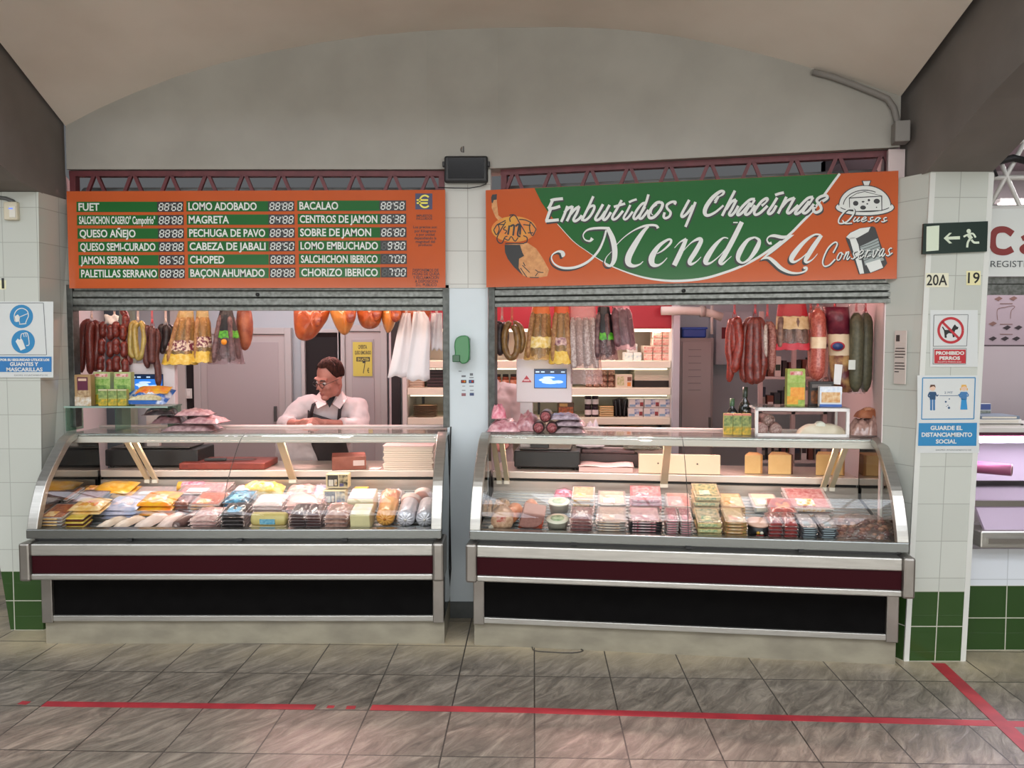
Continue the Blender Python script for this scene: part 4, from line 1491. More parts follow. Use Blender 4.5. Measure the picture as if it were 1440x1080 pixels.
def printed_box(name, label, cat, loc, w, d, h, col, marks=(), rz=0.0, group=None, rough=0.45, bev=0.003):
    """carton with printed patches: marks = (x0, z0, x1, z1, colour[, colour2]) in 0..1 of the front"""
    t = thing(name, label, cat, loc, rz, group)
    k_ = MB().box((-w / 2, 0, 0), (w / 2, d, h)).build('carton', mat(col, rough) if isinstance(col, str) else col, t, bev=bev)
    for i, mk in enumerate(marks):
        m = mat(mk[4], rough, var=mk[5] if len(mk) > 5 else None, scale=45)
        MB().box((-w / 2 + mk[0] * w, -0.0016 - i * 0.0004, mk[1] * h), (-w / 2 + mk[2] * w, 0.001, mk[3] * h)).build('print', m, k_)
    return t


px = lambda n, Y: n * Y / FPX
GBX = 'red and white boxes on the chiller top shelf'
rb = None
k = 0
for (u, row) in ((924, 0), (924, 1), (924, 2), (924, 3), (937, 0), (937, 1), (937, 2), (937, 3), (911, 0), (911, 1)):
    p = CS(u, 0, 0.12)
    p.z += row * 0.062
    where = {0: 'lowest', 1: 'second', 2: 'third', 3: 'topmost'}[row]
    side = {924: 'middle', 937: 'right', 911: 'left'}[u]
    lb = 'red and white striped box, %s in the %s stack on the chiller top shelf' % (where if row or u != 911 else 'lowest', side)
    if rb is None:
        rb = printed_box('food_box', lb, 'box', p, px(12, 6.3), 0.15, 0.06, '#e2cdbd', ((0, .1, 1, .45, '#c94a3c', '#e8d8cc'), (0, .6, 1, .85, '#cf5646', '#ecdccf')), group=GBX)
    else:
        dup(rb, p, label=lb)
bb = None
for u, row, pos in ((884, 0, 'left'), (896, 0, 'right'), (890, 1, 'upper')):
    p = CS(u, 0, 0.12)
    p.z += row * 0.07
    lb = '%s of the three white and blue boxes beside the red and white stacks' % pos
    if bb is None:
        bb = printed_box('food_box', lb, 'box', p, px(11.5, 6.3), 0.14, 0.068, '#dfe3e0', ((.0, .25, 1, .75, '#9db8c4', '#e6e8dc'),), group='white and blue boxes on the chiller top shelf')
    else:
        dup(bb, p, label=lb)
tt = None
for i, u in enumerate((700, 711, 722)):
    p = CS(u, 1, 0.12)
    lb = ('left', 'middle', 'right')[i] + ' of the three orange labelled jars behind the screen scale'
    if tt is None:
        tt = thing('jar', lb, 'jar', p, group='orange labelled jars on the chiller')
        MB().lathe([(.026, 0), (.028, .01), (.028, .075), (.022, .09)], n=14).build('glass', mat('#7a3d24', .2), tt)
        MB().lathe([(.0285, .02), (.0285, .06)], n=14, caps=False).build('label', mat('#c8663a', .5, var='#d9b09a', scale=40), tt)
        MB().lathe([(.025, .088), (.025, .108)], n=14).build('lid', mat('#221c1a', .4), tt)
    else:
        dup(tt, p, label=lb)
# stacks of small tins on the middle shelf
tin = None
ords = ['first', 'second', 'third', 'fourth', 'fifth']
for ci, u in enumerate((828, 838.5, 849, 859.5)):
    for row in range(4):
        p = CS(u, 1, 0.14)
        p.z += row * 0.048
        lb = 'small brown tin, %s from the bottom in the %s column on the chiller middle shelf' % (ords[row], ords[ci])
        if tin is None:
            tin = thing('food_tin', lb, 'tin', p, group='small brown tins on the chiller middle shelf')
            MB().lathe([(.026, 0), (.029, .004), (.029, .042), (.026, .046)], n=14).build('can', mat('#8a5f50', .35, metal=.2), tin)
            MB().lathe([(.0295, .008), (.0295, .036)], n=14, caps=False).build('label', mat('#5e3430', .5, var='#caa890', scale=60), tin)
        else:
            dup(tin, p, label=lb)
p = CS(877.5, 1, .06)
printed_box('food_box', 'white box with green and orange print in front of the paper stack', 'box', p, px(23, 6.3), .08, px(18.5, 6.3), '#e3d8c4', ((.08, .15, .5, .85, '#a8b06a', '#e0d8b8'), (.7, .1, .92, .4, '#d8862e'), (.7, .5, .95, .8, '#7a4a3c')))
p = CS(918, 1, .1)
MBp = MB().box((-px(26, 6.35), 0, 0), (px(27, 6.35), .3, px(9.5, 6.35)))
ps = thing('paper_stack', 'thick stack of white wrapping paper over a dark tray on the chiller', 'paper', p)
MBp.build('tray', mat('#231d1a', .6), ps)
mb = MB()
for i in range(9):
    mb.box((-px(26, 6.35) + rnd(0, .01), rnd(0, .01), px(9.5, 6.35) + i * .012), (px(26, 6.35) + rnd(-.01, .01), .3, px(9.5, 6.35) + i * .012 + .0095))
mb.build('sheets', mat('#e6e0cc', .6), ps)
# jars with white labels (bottom shelf)
wj = None
for ci, u in enumerate((827, 837)):
    for row in range(2):
        p = CS(u, 2, .1)
        p.z += row * .088
        lb = 'dark jar with white label, %s %s of the four on the bottom shelf' % (('lower', 'upper')[row], ('left', 'right')[ci])
        if wj is None:
            wj = thing('jar', lb, 'jar', p, group='dark jars with white labels on the chiller')
            MB().lathe([(.026, 0), (.028, .006), (.028, .066), (.024, .072)], n=14).build('glass', mat('#2b2228', .25), wj)
            MB().lathe([(.0286, .018), (.0286, .058)], n=14, caps=False).build('label', mat('#e6e2e4', .5), wj)
            MB().lathe([(.027, .07), (.027, .086)], n=14).build('lid', mat('#2d2030', .35), wj)
        else:
            dup(wj, p, label=lb)
p = CS(796, 2, .08)
printed_box('food_box', 'dark box with a roast picture left of the dark jars', 'box', p, px(23, 6.3), .09, px(20, 6.3), '#4c3a28', ((.06, .1, .94, .7, '#c06a40', '#6a4a2c'), (.1, .74, .6, .95, '#b89a5a')))
for i in range(5):
    p = CS(853, 2, .1)
    p.z += i * .018
    lb = 'flat golden tin, %s from the bottom of the pile by the black bag' % ords[i]
    if i == 0:
        gt = thing('flat_tin', lb, 'tin', p, group='flat golden tins on the chiller')
        MB().box((-px(10.5, 6.3), 0, 0), (px(10.5, 6.3), .1, .016)).build('body', mat('#b39a66', .3, metal=.5), gt, bev=.004)
        MB().box((-px(9, 6.3), -.0012, .005), (px(9, 6.3), .002, .011)).build('label', mat('#d8cba0', .5), gt)
    else:
        dup(gt, p, label=lb)
mb = MB()
mb.grid(lambda s, t_: CS(863 + 22 * s, 2, .09) + Vector((0.02 * (t_ ** 2) * (1 if s > .5 else -.4), .02 * math.sin(s * 25) * (1 - t_) + .02, t_ * .16 * (1 - .3 * abs(s - .45)))), 24, 10)
tag(mb.build('plastic_bag', mat('#1a1618', .25, bump=.4, bscale=30), thick=.003), 'black plastic bag standing beside the milk cartons', 'bag')
mk_ = None
for row in range(2):
    for ci, u in enumerate((894, 916, 937)):
        p = CS(u + row * 1.0, 2, .06)
        p.z += row * .078
        lb = 'white and blue milk carton lying %s, %s of its row' % (('in the lower row', 'in the upper row')[row], ('left', 'middle', 'right')[ci])
        if mk_ is None:
            mk_ = printed_box('milk_carton', lb, 'carton', p, px(21, 6.25), .2, .075, '#e9e8e6', ((.05, .1, .45, .35, '#8fb4d2'), (.42, .3, .72, .9, '#3f63a8', '#dfe6f0'), (.75, .15, .97, .6, '#a02c38', '#5a4038')), group='milk cartons lying on the chiller bottom shelf')
        else:
            dup(mk_, p, label=lb)
# cheese wheels under the bottom shelf, pots and dishes at the left end
cw = None
for u, lb in ((863, 'left of the two orange cheese wheels under the milk cartons'), (892, 'right of the two orange cheese wheels under the milk cartons'), (597, 'orange cheese wheel at the left end of the chiller, under the dishes')):
    p = CS(u, 2, .2)
    p.z = SHZ[2] - .06 - .115
    if cw is None:
        cw = thing('round_cheese', lb, 'cheese', p, group='orange cheese wheels in the chiller')
        MB().lathe([(.0, 0), (.07, 0), (.085, .015), (.088, .05), (.08, .085), (.0, .09)], n=24).build('rind', mat('#c79a45', .4, var='#b98a3a', scale=12), cw)
        MB().lathe([(.0, .0905), (.045, .0905), (.045, .092), (0, .092)], n=20).build('label', mat('#d6c9a0', .5), cw)
    else:
        dup(cw, p, label=lb)
MB().box((0.04, .05, SHZ[2] - .2), (CW - .04, .6, SHZ[2] - .175)).build('shelf', mat('#6a4c34', .5), ch)
dp = None
for i in range(7):
    p = CS(598, 2, .12)
    p.z += i * .014
    lb = 'round tart tin, %s in the pile on the bottom chiller shelf' % ('first second third fourth fifth sixth seventh'.split()[i] + ' from the bottom')
    if dp is None:
        dp = thing('tart_tin', lb, 'tin', p, group='pile of tart tins at the left end of the chiller')
        MB().lathe([(.0, .0), (.085, 0), (.1, .011), (.103, .012), (.1, .014), (.0, .006)], n=24).build('dish', mat('#a08a72', .3, metal=.5), dp)
        MB().lathe([(.0, .007), (.08, .007), (.085, .011), (.0, .0125)], n=20).build('filling', mat('#c8a983', .5), dp)
    else:
        dup(dp, p, label=lb)
mb = thing('basket', 'dark slatted basket on the middle shelf behind the hanging white bags', 'basket', CS(612, 1, .1))
for i in range(6):
    MB().box((-.07, 0, .012 + i * .026), (.07, .16, .028 + i * .026)).build('slat', mat('#3a2226', .5), mb)
MB().box((-.065, .006, 0), (.065, .154, .165)).build('lining', mat('#24171a', .6), mb)
for i in range(4):
    p = CS(585, 1, .12)
    p.z += i * .018
    lb = 'stacked pale flat pack, %s from the bottom, beside the dark basket' % ords[i]
    if i == 0:
        fp = thing('flat_pack', lb, 'pack', p, group='pale flat packs beside the basket')
        MB().box((-.07, 0, 0), (.07, .14, .015)).build('tray', mat('#c9a68e', .4), fp, bev=.004)
        MB().box((-.055, -.001, .004), (.055, .13, .0165)).build('label', mat('#dcc8b4', .4), fp)
    else:
        dup(fp, p, label=lb)

# ---- locker, pipes and shelf clutter at the right rear
YL = 6.3
a, b_ = P(956, 475, YL), P(1004, 475, YL)
lk = thing('metal_locker', 'tall grey metal locker right of the chiller', 'locker', (a.x, YL, 0))
LW = b_.x - a.x
LKM = mat('#837d7d', 0.45)
MB().box((0, 0, 0), (LW, .4, a.z)).build('cabinet', LKM, lk, bev=.006)
MB().box((.02, -.012, .08), (LW - .02, 0, a.z - .03)).build('door', mat('#8a8383', 0.45), lk, bev=.004)
mb = MB()
for i in range(7):
    z = a.z - .1 - i * .055
    mb.box((LW * .25, -.016, z), (LW * .62, -.012, z + .006))
mb.build('vent_slots', mat('#6f6a6e', .5), lk)
MB().box((LW * .86, -.03, 1.0), (LW * .92, -.012, 1.1)).build('handle', mat('#55524f', .4, metal=.6), lk)
p = P(973, 466, YL + .15)
bn = thing('plastic_crate', 'blue plastic crate on top of the grey locker', 'crate', (p.x, YL + .06, a.z))
MB().box((-.1, 0, 0), (.1, .26, .085)).build('tub', mat('#23479c', .4), bn, bev=.012)
MB().box((-.108, -.01, .07), (.108, .27, .088)).build('rim', mat('#2a52ab', .4), bn, bev=.006)
mb = MB()
q = a.z
mb.box((LW * .62, .03, q), (LW * 1.0, .16, q + .045))
tag(mb.build('cork_block', mat('#9a7350', .7, var='#86613f', scale=30), bev=.006), 'brown cork block beside the blue crate on the locker', 'block')
struct(MB().box((P(946, 440, 6.24).x, 6.2, 0), (P(955, 440, 6.24).x, 6.45, 2.3)), 'trim_9', mat('#b9bcc4', .5))
pi = thing('water_pipe', 'white insulated pipe under the ceiling above the locker', 'pipe')
mb = MB()
mb.tube([P(930, 437, 6.2), P(965, 437, 6.2), P(985, 438, 6.2), P(1000, 441, 6.2), P(1015, 446, 6.2)], .035, 12)
mb.build('pipe', mat('#cfc8c0', .5), pi)
mb = MB()
mb.tube([P(1001, 430, 6.19), P(1001, 470, 6.19)], .012, 8)
mb.build('drop_pipe', mat('#b9b4ae', .5), pi)
MB().lathe([(.045, -.02), (.045, .02)], tuple(P(988, 438, 6.2)), 14, 'x').build('clamp', mat('#a8a098', .5), pi)
p = P(1026, 470, 6.75)
bo = thing('water_heater', 'white boxy water heater on the wall behind the hanging chorizos', 'heater', (p.x, 6.75, p.z))
MB().box((-.12, 0, -.27), (.2, .3, .2)).build('casing', mat('#c4c8d0', .4), bo, bev=.01)
MB().box((-.07, -.006, -.04), (-.02, 0, .06)).build('sticker', mat('#7a1f2c', .5), bo)
# rear right shelving with dim goods
p0 = P(1060, 560, 6.0)
rs = thing('wire_shelving', 'pale metal shelving with bottles and boxes at the right rear', 'shelving', (P(1068, 500, 5.9).x, 5.9, 0))
RWD = P(1165, 500, 5.9).x - P(1068, 500, 5.9).x
for x in (0, RWD * .48, RWD - .03):
    MB().box((x, 0, 0), (x + .03, .03, 1.95)).build('upright', mat('#b9a6a4', .4), rs)
for z in (.55, .8, 1.18, 1.45, 1.7):
    MB().box((0, .0, z - .02), (RWD, .3, z)).build('shelf', mat('#c2b6b4', .4), rs)
random.seed(3)
cols = ['#2b2326', '#3a2a2c', '#1d2a3c', '#5a2c30', '#cfc6c0', '#30363c', '#6a3a2c', '#8a8078', '#243a2c']
bt = None
n_ = 0
for zi, z in enumerate((.8, 1.18, 1.45, 1.7)):
    for i in range(9):
        x = rs.location.x + .05 + i * (RWD - .1) / 8
        h = rnd(.1, .2)
        n_ += 1
        w = rnd(.03, .05)
        printed_box('grocery_box', 'dim grocery box on the rear shelving, %s on the %s shelf' % ('first second third fourth fifth sixth seventh eighth ninth'.split()[i] + ' from the left', ('lowest', 'second', 'third', 'top')[zi]), 'box', (x, 5.94, z), w, .1, h, random.choice(cols), ((.1, .3, .9, .6, random.choice(cols)),), group='boxes on the rear shelving', bev=.002)
# hanging rails above the openings
RAILM = mat('#a8a29c', .3, metal=.9)


def rail(name, label, a, b_):
    t = thing(name, label, 'rail', (0, 0, 0))
    mb = MB()
    mb.tube([a, b_], .011, 8)
    mb.build('bar', RAILM, t)
    for f in (.03, .5, .97):
        q = Vector(a).lerp(Vector(b_), f)
        m2 = MB()
        m2.tube([q, q + Vector((0, 0, 2.66 - q.z))], .006, 6)
        m2.build('hanger', RAILM, t)


HY = 5.02
RAILZ = 2.07
rail('hanging_rail', 'steel rail carrying the meats behind the left opening', (-2.70, HY, RAILZ), (-.45, HY, RAILZ))
RH = .34
rail('hanging_rail', 'steel rail carrying the meats behind the right opening', RW(.0, RH, RAILZ), RW(2.22, RH, RAILZ))
# lamp fittings over the counter
for i, (x, y) in enumerate(LAMPS):
    t = thing('counter_lamp', 'hooded rose lamp over the counter, %s from the left' % 'first second third fourth fifth sixth'.split()[i], 'lamp', (x, y, 2.3), group='hooded lamps over the counters')
    MB().lathe([(.02, .1), (.03, .09), (.1, .0), (.105, -.01)], n=16, caps=False).build('shade', mat('#5b2b30', .4), t, thick=.003)
    mb = MB()
    mb.tube([(0, 0, .09), (0, 0, .36)], .006, 6)
    mb.build('cord', BLKP, t)
    MB().ell((0, 0, .02), (.028, .028, .036)).build('bulb', mat('#ffc9c4', .3, emit=6), t)
# ------------------------------------------------------------------ goods hanging behind the two openings
def HL(u, v, dy=0.0):
    return P(u, v, HY + dy)


_hp = RW(0, RH, 0)


def HR(u, v, dy=0.0):
    return PL(u, v, (_hp.x + SGN[0] * dy, _hp.y + SGN[1] * dy), SIDE_R)


MPX = 5.0 / FPX          # metres per pixel at the hanging rail
RAW_RED = mat('#5a1e18', .4, var='#702a20', scale=90, bump=.35, bscale=130, coat=.25)
RED_SAUS = mat('#7c2a1e', .4, var='#561a13', scale=70, bump=.4, bscale=110, coat=.3)
RED_BRIGHT = mat('#942f20', .38, var='#6e2016', scale=70, bump=.4, bscale=110, coat=.3)
DARKS = mat('#3a2224', .42, var='#5a3634', scale=60, bump=.35, bscale=110, coat=.2)
BLACKS = mat('#1e1719', .4, var='#382a2a', scale=60, bump=.35, bscale=110)
OLIVE = mat('#8a7a3a', .4, var='#a08c48', scale=50, bump=.3, bscale=90, coat=.2)
TAWNY = mat('#8a6a38', .4, var='#6b4c28', scale=40, bump=.35, bscale=90, coat=.2)
MOULD = mat('#cfc2b8', .7, var='#a08478', scale=90, bump=.4, bscale=140)
SALCH = mat('#7a3a32', .5, var='#a8766a', scale=110, bump=.4, bscale=140)
STRINGM = mat('#d8c2b8', .7)
STRINGR = mat('#c8545a', .6)


def sausage(mb, pts, r, lump=.06, n=10, k=4):
    s = smooth_pts([tuple(p) for p in pts], k)
    N = len(s)
    rs = []
    for i in range(N):
        t = i / (N - 1)
        e = min(1, (min(t, 1 - t) * N / 2.2 + .12)) ** .5
        rs.append(r * e * (1 + lump * math.sin(i * 1.7 + r * 999)))
    mb.tube(s, rs, n)


def top_string(F, t, u, v, M, spread=3, vt=None):
    """strings from the bunch's neck up to the rail"""
    mb = MB()
    top = F(u, v)
    r_ = Vector((top.x, top.y, RAILZ))
    for d in (-spread, 0, spread):
        mb.tube([F(u + d, v + 4), F(u + d * .4, v - 4), Vector((top.x + d * .0006, top.y, RAILZ - .01)), Vector((top.x + d * .0006, top.y - .012, RAILZ + .008))], .0016, 5)
    mb.tube([F(u, v), F(u, v - 6)], .005, 6)
    mb.build('string', M, t)


def bunch(name, label, cat, F, neck, strands, m, sm=STRINGM, group=None, tagpaper=None):
    """strands: list of (pixel points, radius px, depth)"""
    t = thing(name, label, cat, (0, 0, 0), group=group)
    for pts, r, dy in strands:
        mb = MB()
        sausage(mb, [F(u, v, dy) for u, v in pts], r * MPX)
        mb.build('sausage', m, t)
    top_string(F, t, neck[0], neck[1], sm)
    if tagpaper:
        u0, v0, u1, v1 = tagpaper
        mb = MB()
        a, b_ = F(u0, v1, -.045), F(u1, v0, -.045)
        mb.grid(lambda s, q: Vector((a.x + (b_.x - a.x) * s, a.y + (b_.y - a.y) * s + .008 * math.sin(s * 9 + q * 4), a.z + (b_.z - a.z) * q + .006 * math.sin(s * 11))), 8, 4)
        mb.build('paper_tag', mat('#e8e2dc', .6), t, thick=.001)
    return t


# --- left opening
bunch('sausage_bunch', 'long dark red chorizo loop hanging at the far left of the left opening', 'sausage', HL, (129, 448),
      [([(128, 452), (119, 458), (116, 490), (114, 524)], 5.6, -.03), ([(129, 452), (126, 470), (127, 500), (127, 526)], 5.6, -.055), ([(130, 452), (138, 462), (136, 495), (134, 522)], 5.4, -.02), ([(131, 452), (143, 464), (142, 490), (140, 520)], 5.0, .02)], RAW_RED)
links = []
for c, (u, dy) in enumerate(((146, -.03), (155, -.055), (164, -.06), (172, -.04), (178, -.005))):
    for r in range(3):
        v0 = 452 + r * 24 + (c % 2) * 4 - (10 if c == 4 else 0)
        sp = (u - 160) * .12 * r
        links.append(([(u + sp, v0), (u + sp + (1.5 if c % 2 else -1.5), v0 + 11), (u + sp * 1.2, v0 + 23)], 5.0, dy))
links += [([(170, 436), (176, 442), (179, 456)], 4.6, .03), ([(178, 452), (183, 462), (182, 478)], 4.6, .04), ([(181, 478), (184, 492), (182, 506)], 4.6, .04), ([(160, 520), (157, 530), (154, 541)], 4.0, -.03)]
bunch('sausage_bunch', 'big bunch of linked red chorizos with a white paper tag', 'sausage', HL, (161, 445), links, RED_SAUS, tagpaper=(147, 443, 167, 456))
bunch('sausage_ring', 'pale olive sausage ring hanging by the linked chorizos', 'sausage', HL, (194, 452),
      [([(193, 454), (186, 456), (184, 475), (184, 496), (190, 503)], 4.0, -.02), ([(195, 454), (190, 462), (191, 485), (194, 503), (199, 500), (203, 480), (201, 458), (196, 453)], 3.9, -.04)], mat('#9a8440', .4, var='#b09a52', scale=50, coat=.3))
bunch('sausage_bunch', 'brown cured sausages with a long one reaching down to the screen scale', 'sausage', HL, (214, 455),
      [([(211, 459), (206, 466), (205, 495), (208, 518)], 4.7, -.03), ([(214, 458), (214, 475), (214, 500), (214, 512)], 4.9, -.05), ([(220, 462), (222, 480), (219, 500), (222, 520), (223, 544)], 4.6, -.02)], mat('#4d2826', .42, var='#683a34', scale=60, bump=.35, bscale=110), STRINGR)
bunch('sausage_bunch', 'short black cured sausages left of the yellow packets', 'sausage', HL, (233, 454),
      [([(231, 456), (226, 465), (228, 485), (229, 498)], 4.8, .03), ([(234, 456), (235, 470), (232, 492)], 4.8, .01), ([(236, 457), (242, 466), (240, 486)], 4.6, .03)], BLACKS)


def bag_ring(F, cu, hw, v, depth, wob, ph, n=28):
    c = F(cu, v)
    ax = (F(cu + 1, v) - F(cu - 1, v)).normalized()
    out = Vector((-ax.y, ax.x, 0))
    if out.y > 0:
        out = -out
    pts = []
    for j in range(n):
        a = 2 * math.pi * j / n
        k = 1 + wob * math.sin(a * 7 + ph) + wob * .6 * math.sin(a * 11 + ph * 2)
        pts.append(c + ax * (math.cos(a) * hw * MPX * k) + out * (math.sin(a) * depth * k) + Vector((0, 0, wob * .05 * math.sin(a * 9 + ph))))
    return pts


def hang_bag(label, F, top, bot, vt, vb, filmm, stick_m, nst, bands=(), rs=4.2, group=None, extra=(), stick_top=.12, name='sausage_bag', depth=.055, stick_bot=.97):
    """clear bag gathered at the top; top/bot = (u0, u1); bands = (f0, f1, material)"""
    t = thing(name, label, 'sausage bag', (0, 0, 0), group=group)

    def rg(f, grow=1.0, ph=0.0):
        u0 = top[0] + (bot[0] - top[0]) * f
        u1 = top[1] + (bot[1] - top[1]) * f
        return bag_ring(F, (u0 + u1) / 2, (u1 - u0) / 2 * grow, vt + (vb - vt) * f, depth * (.35 + .65 * f) * grow, .05 + .03 * f, f * 2.0 + ph)
    mb = MB()
    mb.loft([rg(i / 10) for i in range(11)], caps=False)
    mb.build('bag', filmm, t)
    for i in range(nst):
        s = (i + .5) / nst
        dyy = (-.022, .012, -.012, .02)[i % 4]
        ut = top[0] + (top[1] - top[0]) * s
        ub = bot[0] + (bot[1] - bot[0]) * (.06 + .88 * s)
        mb = MB()
        pts = []
        for f in (stick_top, .4, .7, stick_bot - .03 * (i % 3)):
            pts.append(F(ut + (ub - ut) * f + (1.2 if i % 2 else -1.2) * math.sin(f * 3), vt + (vb - vt) * f, dyy * (.4 + f)))
        sausage(mb, pts, rs * MPX)
        mb.build('sausage', stick_m, t)
    for f0, f1, m in bands:
        mb = MB()
        mb.loft([rg(f0 + (f1 - f0) * i / 3, 1.03) for i in range(4)], caps=False)
        mb.build('printed_band', m, t)
    for u, v, r, m in extra:
        mb = MB()
        mb.lathe([(r * MPX, -.002), (r * MPX, .002)], tuple(F(u, v, -depth - .03)), 16, 'y')
        mb.build('sticker', m, t)
    mb = MB()
    c = F((top[0] + top[1]) / 2, vt)
    mb.tube([c, Vector((c.x, c.y, RAILZ - .012))], [.012, .006], 8)
    mb.tube([Vector((c.x, c.y, RAILZ - .014)), Vector((c.x, c.y - .012, RAILZ + .01))], .003, 6)
    mb.build('tie', STRINGM, t)
    return t


CLEARB = film('#fbf6ee', 1.5, .16, '#ffe9d0', .08, .35, 60)
CLEARY = film('#f6e7b8', 1.5, .22, '#f2d79a', .08, .35, 60)
YBAND = mat('#d8a928', .35, var='#e6c86a', scale=50)
PRBAND = mat('#d6bfa6', .35, var='#6a2436', scale=55, vmin=.45, vmax=.55)
FUET = mat('#b48a5a', .5, var='#8a5c38', scale=60, bump=.3)
hang_bag('yellow printed packet of thin fuet sausages, left of the pair in the left opening', HL, (252, 272), (230, 276), 437, 513, CLEARY, FUET, 6, [(.55, .74, PRBAND), (.8, .99, YBAND)], 3.6, group='yellow fuet packets in the left opening')
hang_bag('yellow printed packet of thin fuet sausages, right of the pair, next to the black bag', HL, (277, 293), (272, 299), 437, 510, CLEARY, FUET, 4, [(.5, .7, PRBAND), (.78, .99, YBAND)], 3.6, group='yellow fuet packets in the left opening')
LIME = mat('#62b82a', .4, var='#2f7a1c', scale=60)
BLKF = film('#4a4648', 1.5, .75, '#18161a', .12, .4, 50)
DSTICK = mat('#4a3034', .35, var='#7a5a58', scale=50, bump=.3)
DCLEAR = film('#e2d6d8', 1.5, .12, '#caa8a8', .08, .35, 60)


def black_bag(label, F, top, bot, vt, vb, fb, extra):
    t = hang_bag(label, F, top, bot, vt, vb, DCLEAR, DSTICK, 6, [(0.02, fb, mat('#17161a', .3, bump=.4, bscale=50)), (fb, fb + .13, LIME)], 4.0, extra=extra)
    return t


black_bag('black and lime green bag of dark fuet sausages beside the hams', HL, (311, 326), (294, 343), 434, 512, .40, [(315, 481, 4, mat('#e08a1c', .4))])
# browned meat piece behind the bag
t = thing('cured_meat', 'brown cured pork piece hanging behind the black and green bag', 'ham', (0, 0, 0))
MB().ell(tuple(HL(344, 458, .1)), (12 * MPX, .05, 36 * MPX)).build('meat', mat('#b06a4a', .4, var='#8a4a38', scale=20, bump=.3), t)
top_string(lambda u, v, d=0: HL(u, v, .1 + d), t, 344, 426, STRINGM)

# hams
HAMM = mat('#cc6a36', .3, var='#a04420', scale=14, bump=.3, bscale=30, coat=.6, vmin=.3, vmax=.7)
HAMF = mat('#e09a50', .28, var='#d07a34', scale=9, bump=.25, bscale=26, coat=.6)


def ham(label, pts, m, cu, dy=0.0, depth=.085):
    """outline (u, v) closed polygon of the ham's silhouette, domed to DEPTH either side"""
    t = thing('ham', label, 'ham', (0, 0, 0), group='smoked hams in the left opening')
    sp = smooth_pts(pts, 4, True)
    cx_ = sum(p[0] for p in sp) / len(sp)
    cy_ = sum(p[1] for p in sp) / len(sp)
    mb = MB()
    rings = []
    for i in range(-8, 9):
        a = i / 8 * math.pi / 2
        k, d = math.cos(a), math.sin(a)
        k = max(k, .02)
        rings.append([HL(cx_ + (p[0] - cx_) * k, cy_ + (p[1] - cy_) * k, dy + d * depth * (1 + .15 * k * math.sin(p[0] * .3))) for p in sp])
    mb.loft(rings)
    mb.build('meat', m, t)
    # skin crease and knuckle
    k2 = MB()
    k2.ell(tuple(HL(cx_ + 9, cy_ - 4, dy - depth * .86)), (8 * MPX, .014, 12 * MPX))
    k2.build('lean_patch', mat('#8a2f1c', .3, var='#c2642e', scale=30, bump=.4, coat=.5), t)
    top_string(lambda u, v, d=0: HL(u, v, dy + d), t, cu, min(p[1] for p in pts), STRINGM, 2)
    return t


ham('largest smoked ham, hanging above the seller on the left', [(416, 428), (440, 422), (463, 428), (462, 446), (452, 462), (440, 476), (426, 479), (416, 472), (413, 450)], HAMM, 440)
ham('shiny golden smoked ham, second from the left', [(464, 428), (482, 422), (500, 430), (500, 446), (494, 462), (486, 471), (476, 466), (466, 446)], HAMF, 482, -.02)
ham('rough red brown smoked ham, third from the left', [(504, 426), (520, 420), (537, 428), (537, 446), (532, 458), (520, 463), (508, 458), (502, 442)], HAMM, 520)
ham('small narrow smoked ham beside the white carrier bags', [(538, 428), (548, 422), (557, 430), (556, 452), (550, 466), (543, 467), (537, 450)], HAMF, 547)
ham('orange smoked ham half hidden behind the white carrier bags', [(556, 426), (580, 420), (605, 428), (604, 446), (590, 458), (570, 458), (558, 446)], HAMM, 580, .1)


# white carrier bags
def carrier(label, outl, dy, seed, name='carrier_bag'):
    """outl: list of (v, u_left, u_right) from top to bottom"""
    t = thing(name, label, 'bag', (0, 0, 0), group='white carrier bags')
    nu = 26

    def fn(s, q, side=0):
        i = q * (len(outl) - 1)
        k = min(int(i), len(outl) - 2)
        f = i - k
        v, l, r = (outl[k][j] + (outl[k + 1][j] - outl[k][j]) * f for j in range(3))
        fold = .012 * math.sin(s * 7 + seed + q * 2.5) + .006 * math.sin(s * 17 + seed * 2 + q * 4) * (1 - q)
        return HL(l + (r - l) * s, v + 1.5 * math.sin(s * 13 + seed) * q, dy + fold)
    mb = MB()
    mb.grid(lambda s, q: fn(s, q), nu, 14)
    mb.build('front', mat('#e2dcdd', .45, bump=.25, bscale=25), t, thick=.002)
    mb = MB()
    mb.grid(lambda s, q: fn(s, q) + Vector((0, .02 + .02 * math.sin(s * 3.1), 0)), nu, 14)
    mb.build('back', mat('#d8d0d2', .5), t, thick=.002)
    u = (outl[0][1] + outl[0][2]) / 2
    top_string(lambda a, b_, d=0: HL(a, b_, dy + .01 + d), t, u, outl[0][0] + 3, STRINGM, 4)
    return t


carrier('large white carrier bag hanging left of the painted pier', [(440, 566, 577), (452, 562, 578), (470, 558, 580), (500, 552, 582), (530, 545, 584)], -.03, 1)
carrier('wide white carrier bag in front, hanging left of the painted pier', [(438, 582, 596), (450, 580, 604), (475, 578, 605), (505, 574, 604), (535, 571, 604)], -.07, 4)
carrier('small white carrier bag folded close to the left guide rail', [(440, 607, 621), (455, 605, 622), (475, 606, 622), (492, 607, 622)], -.02, 8)

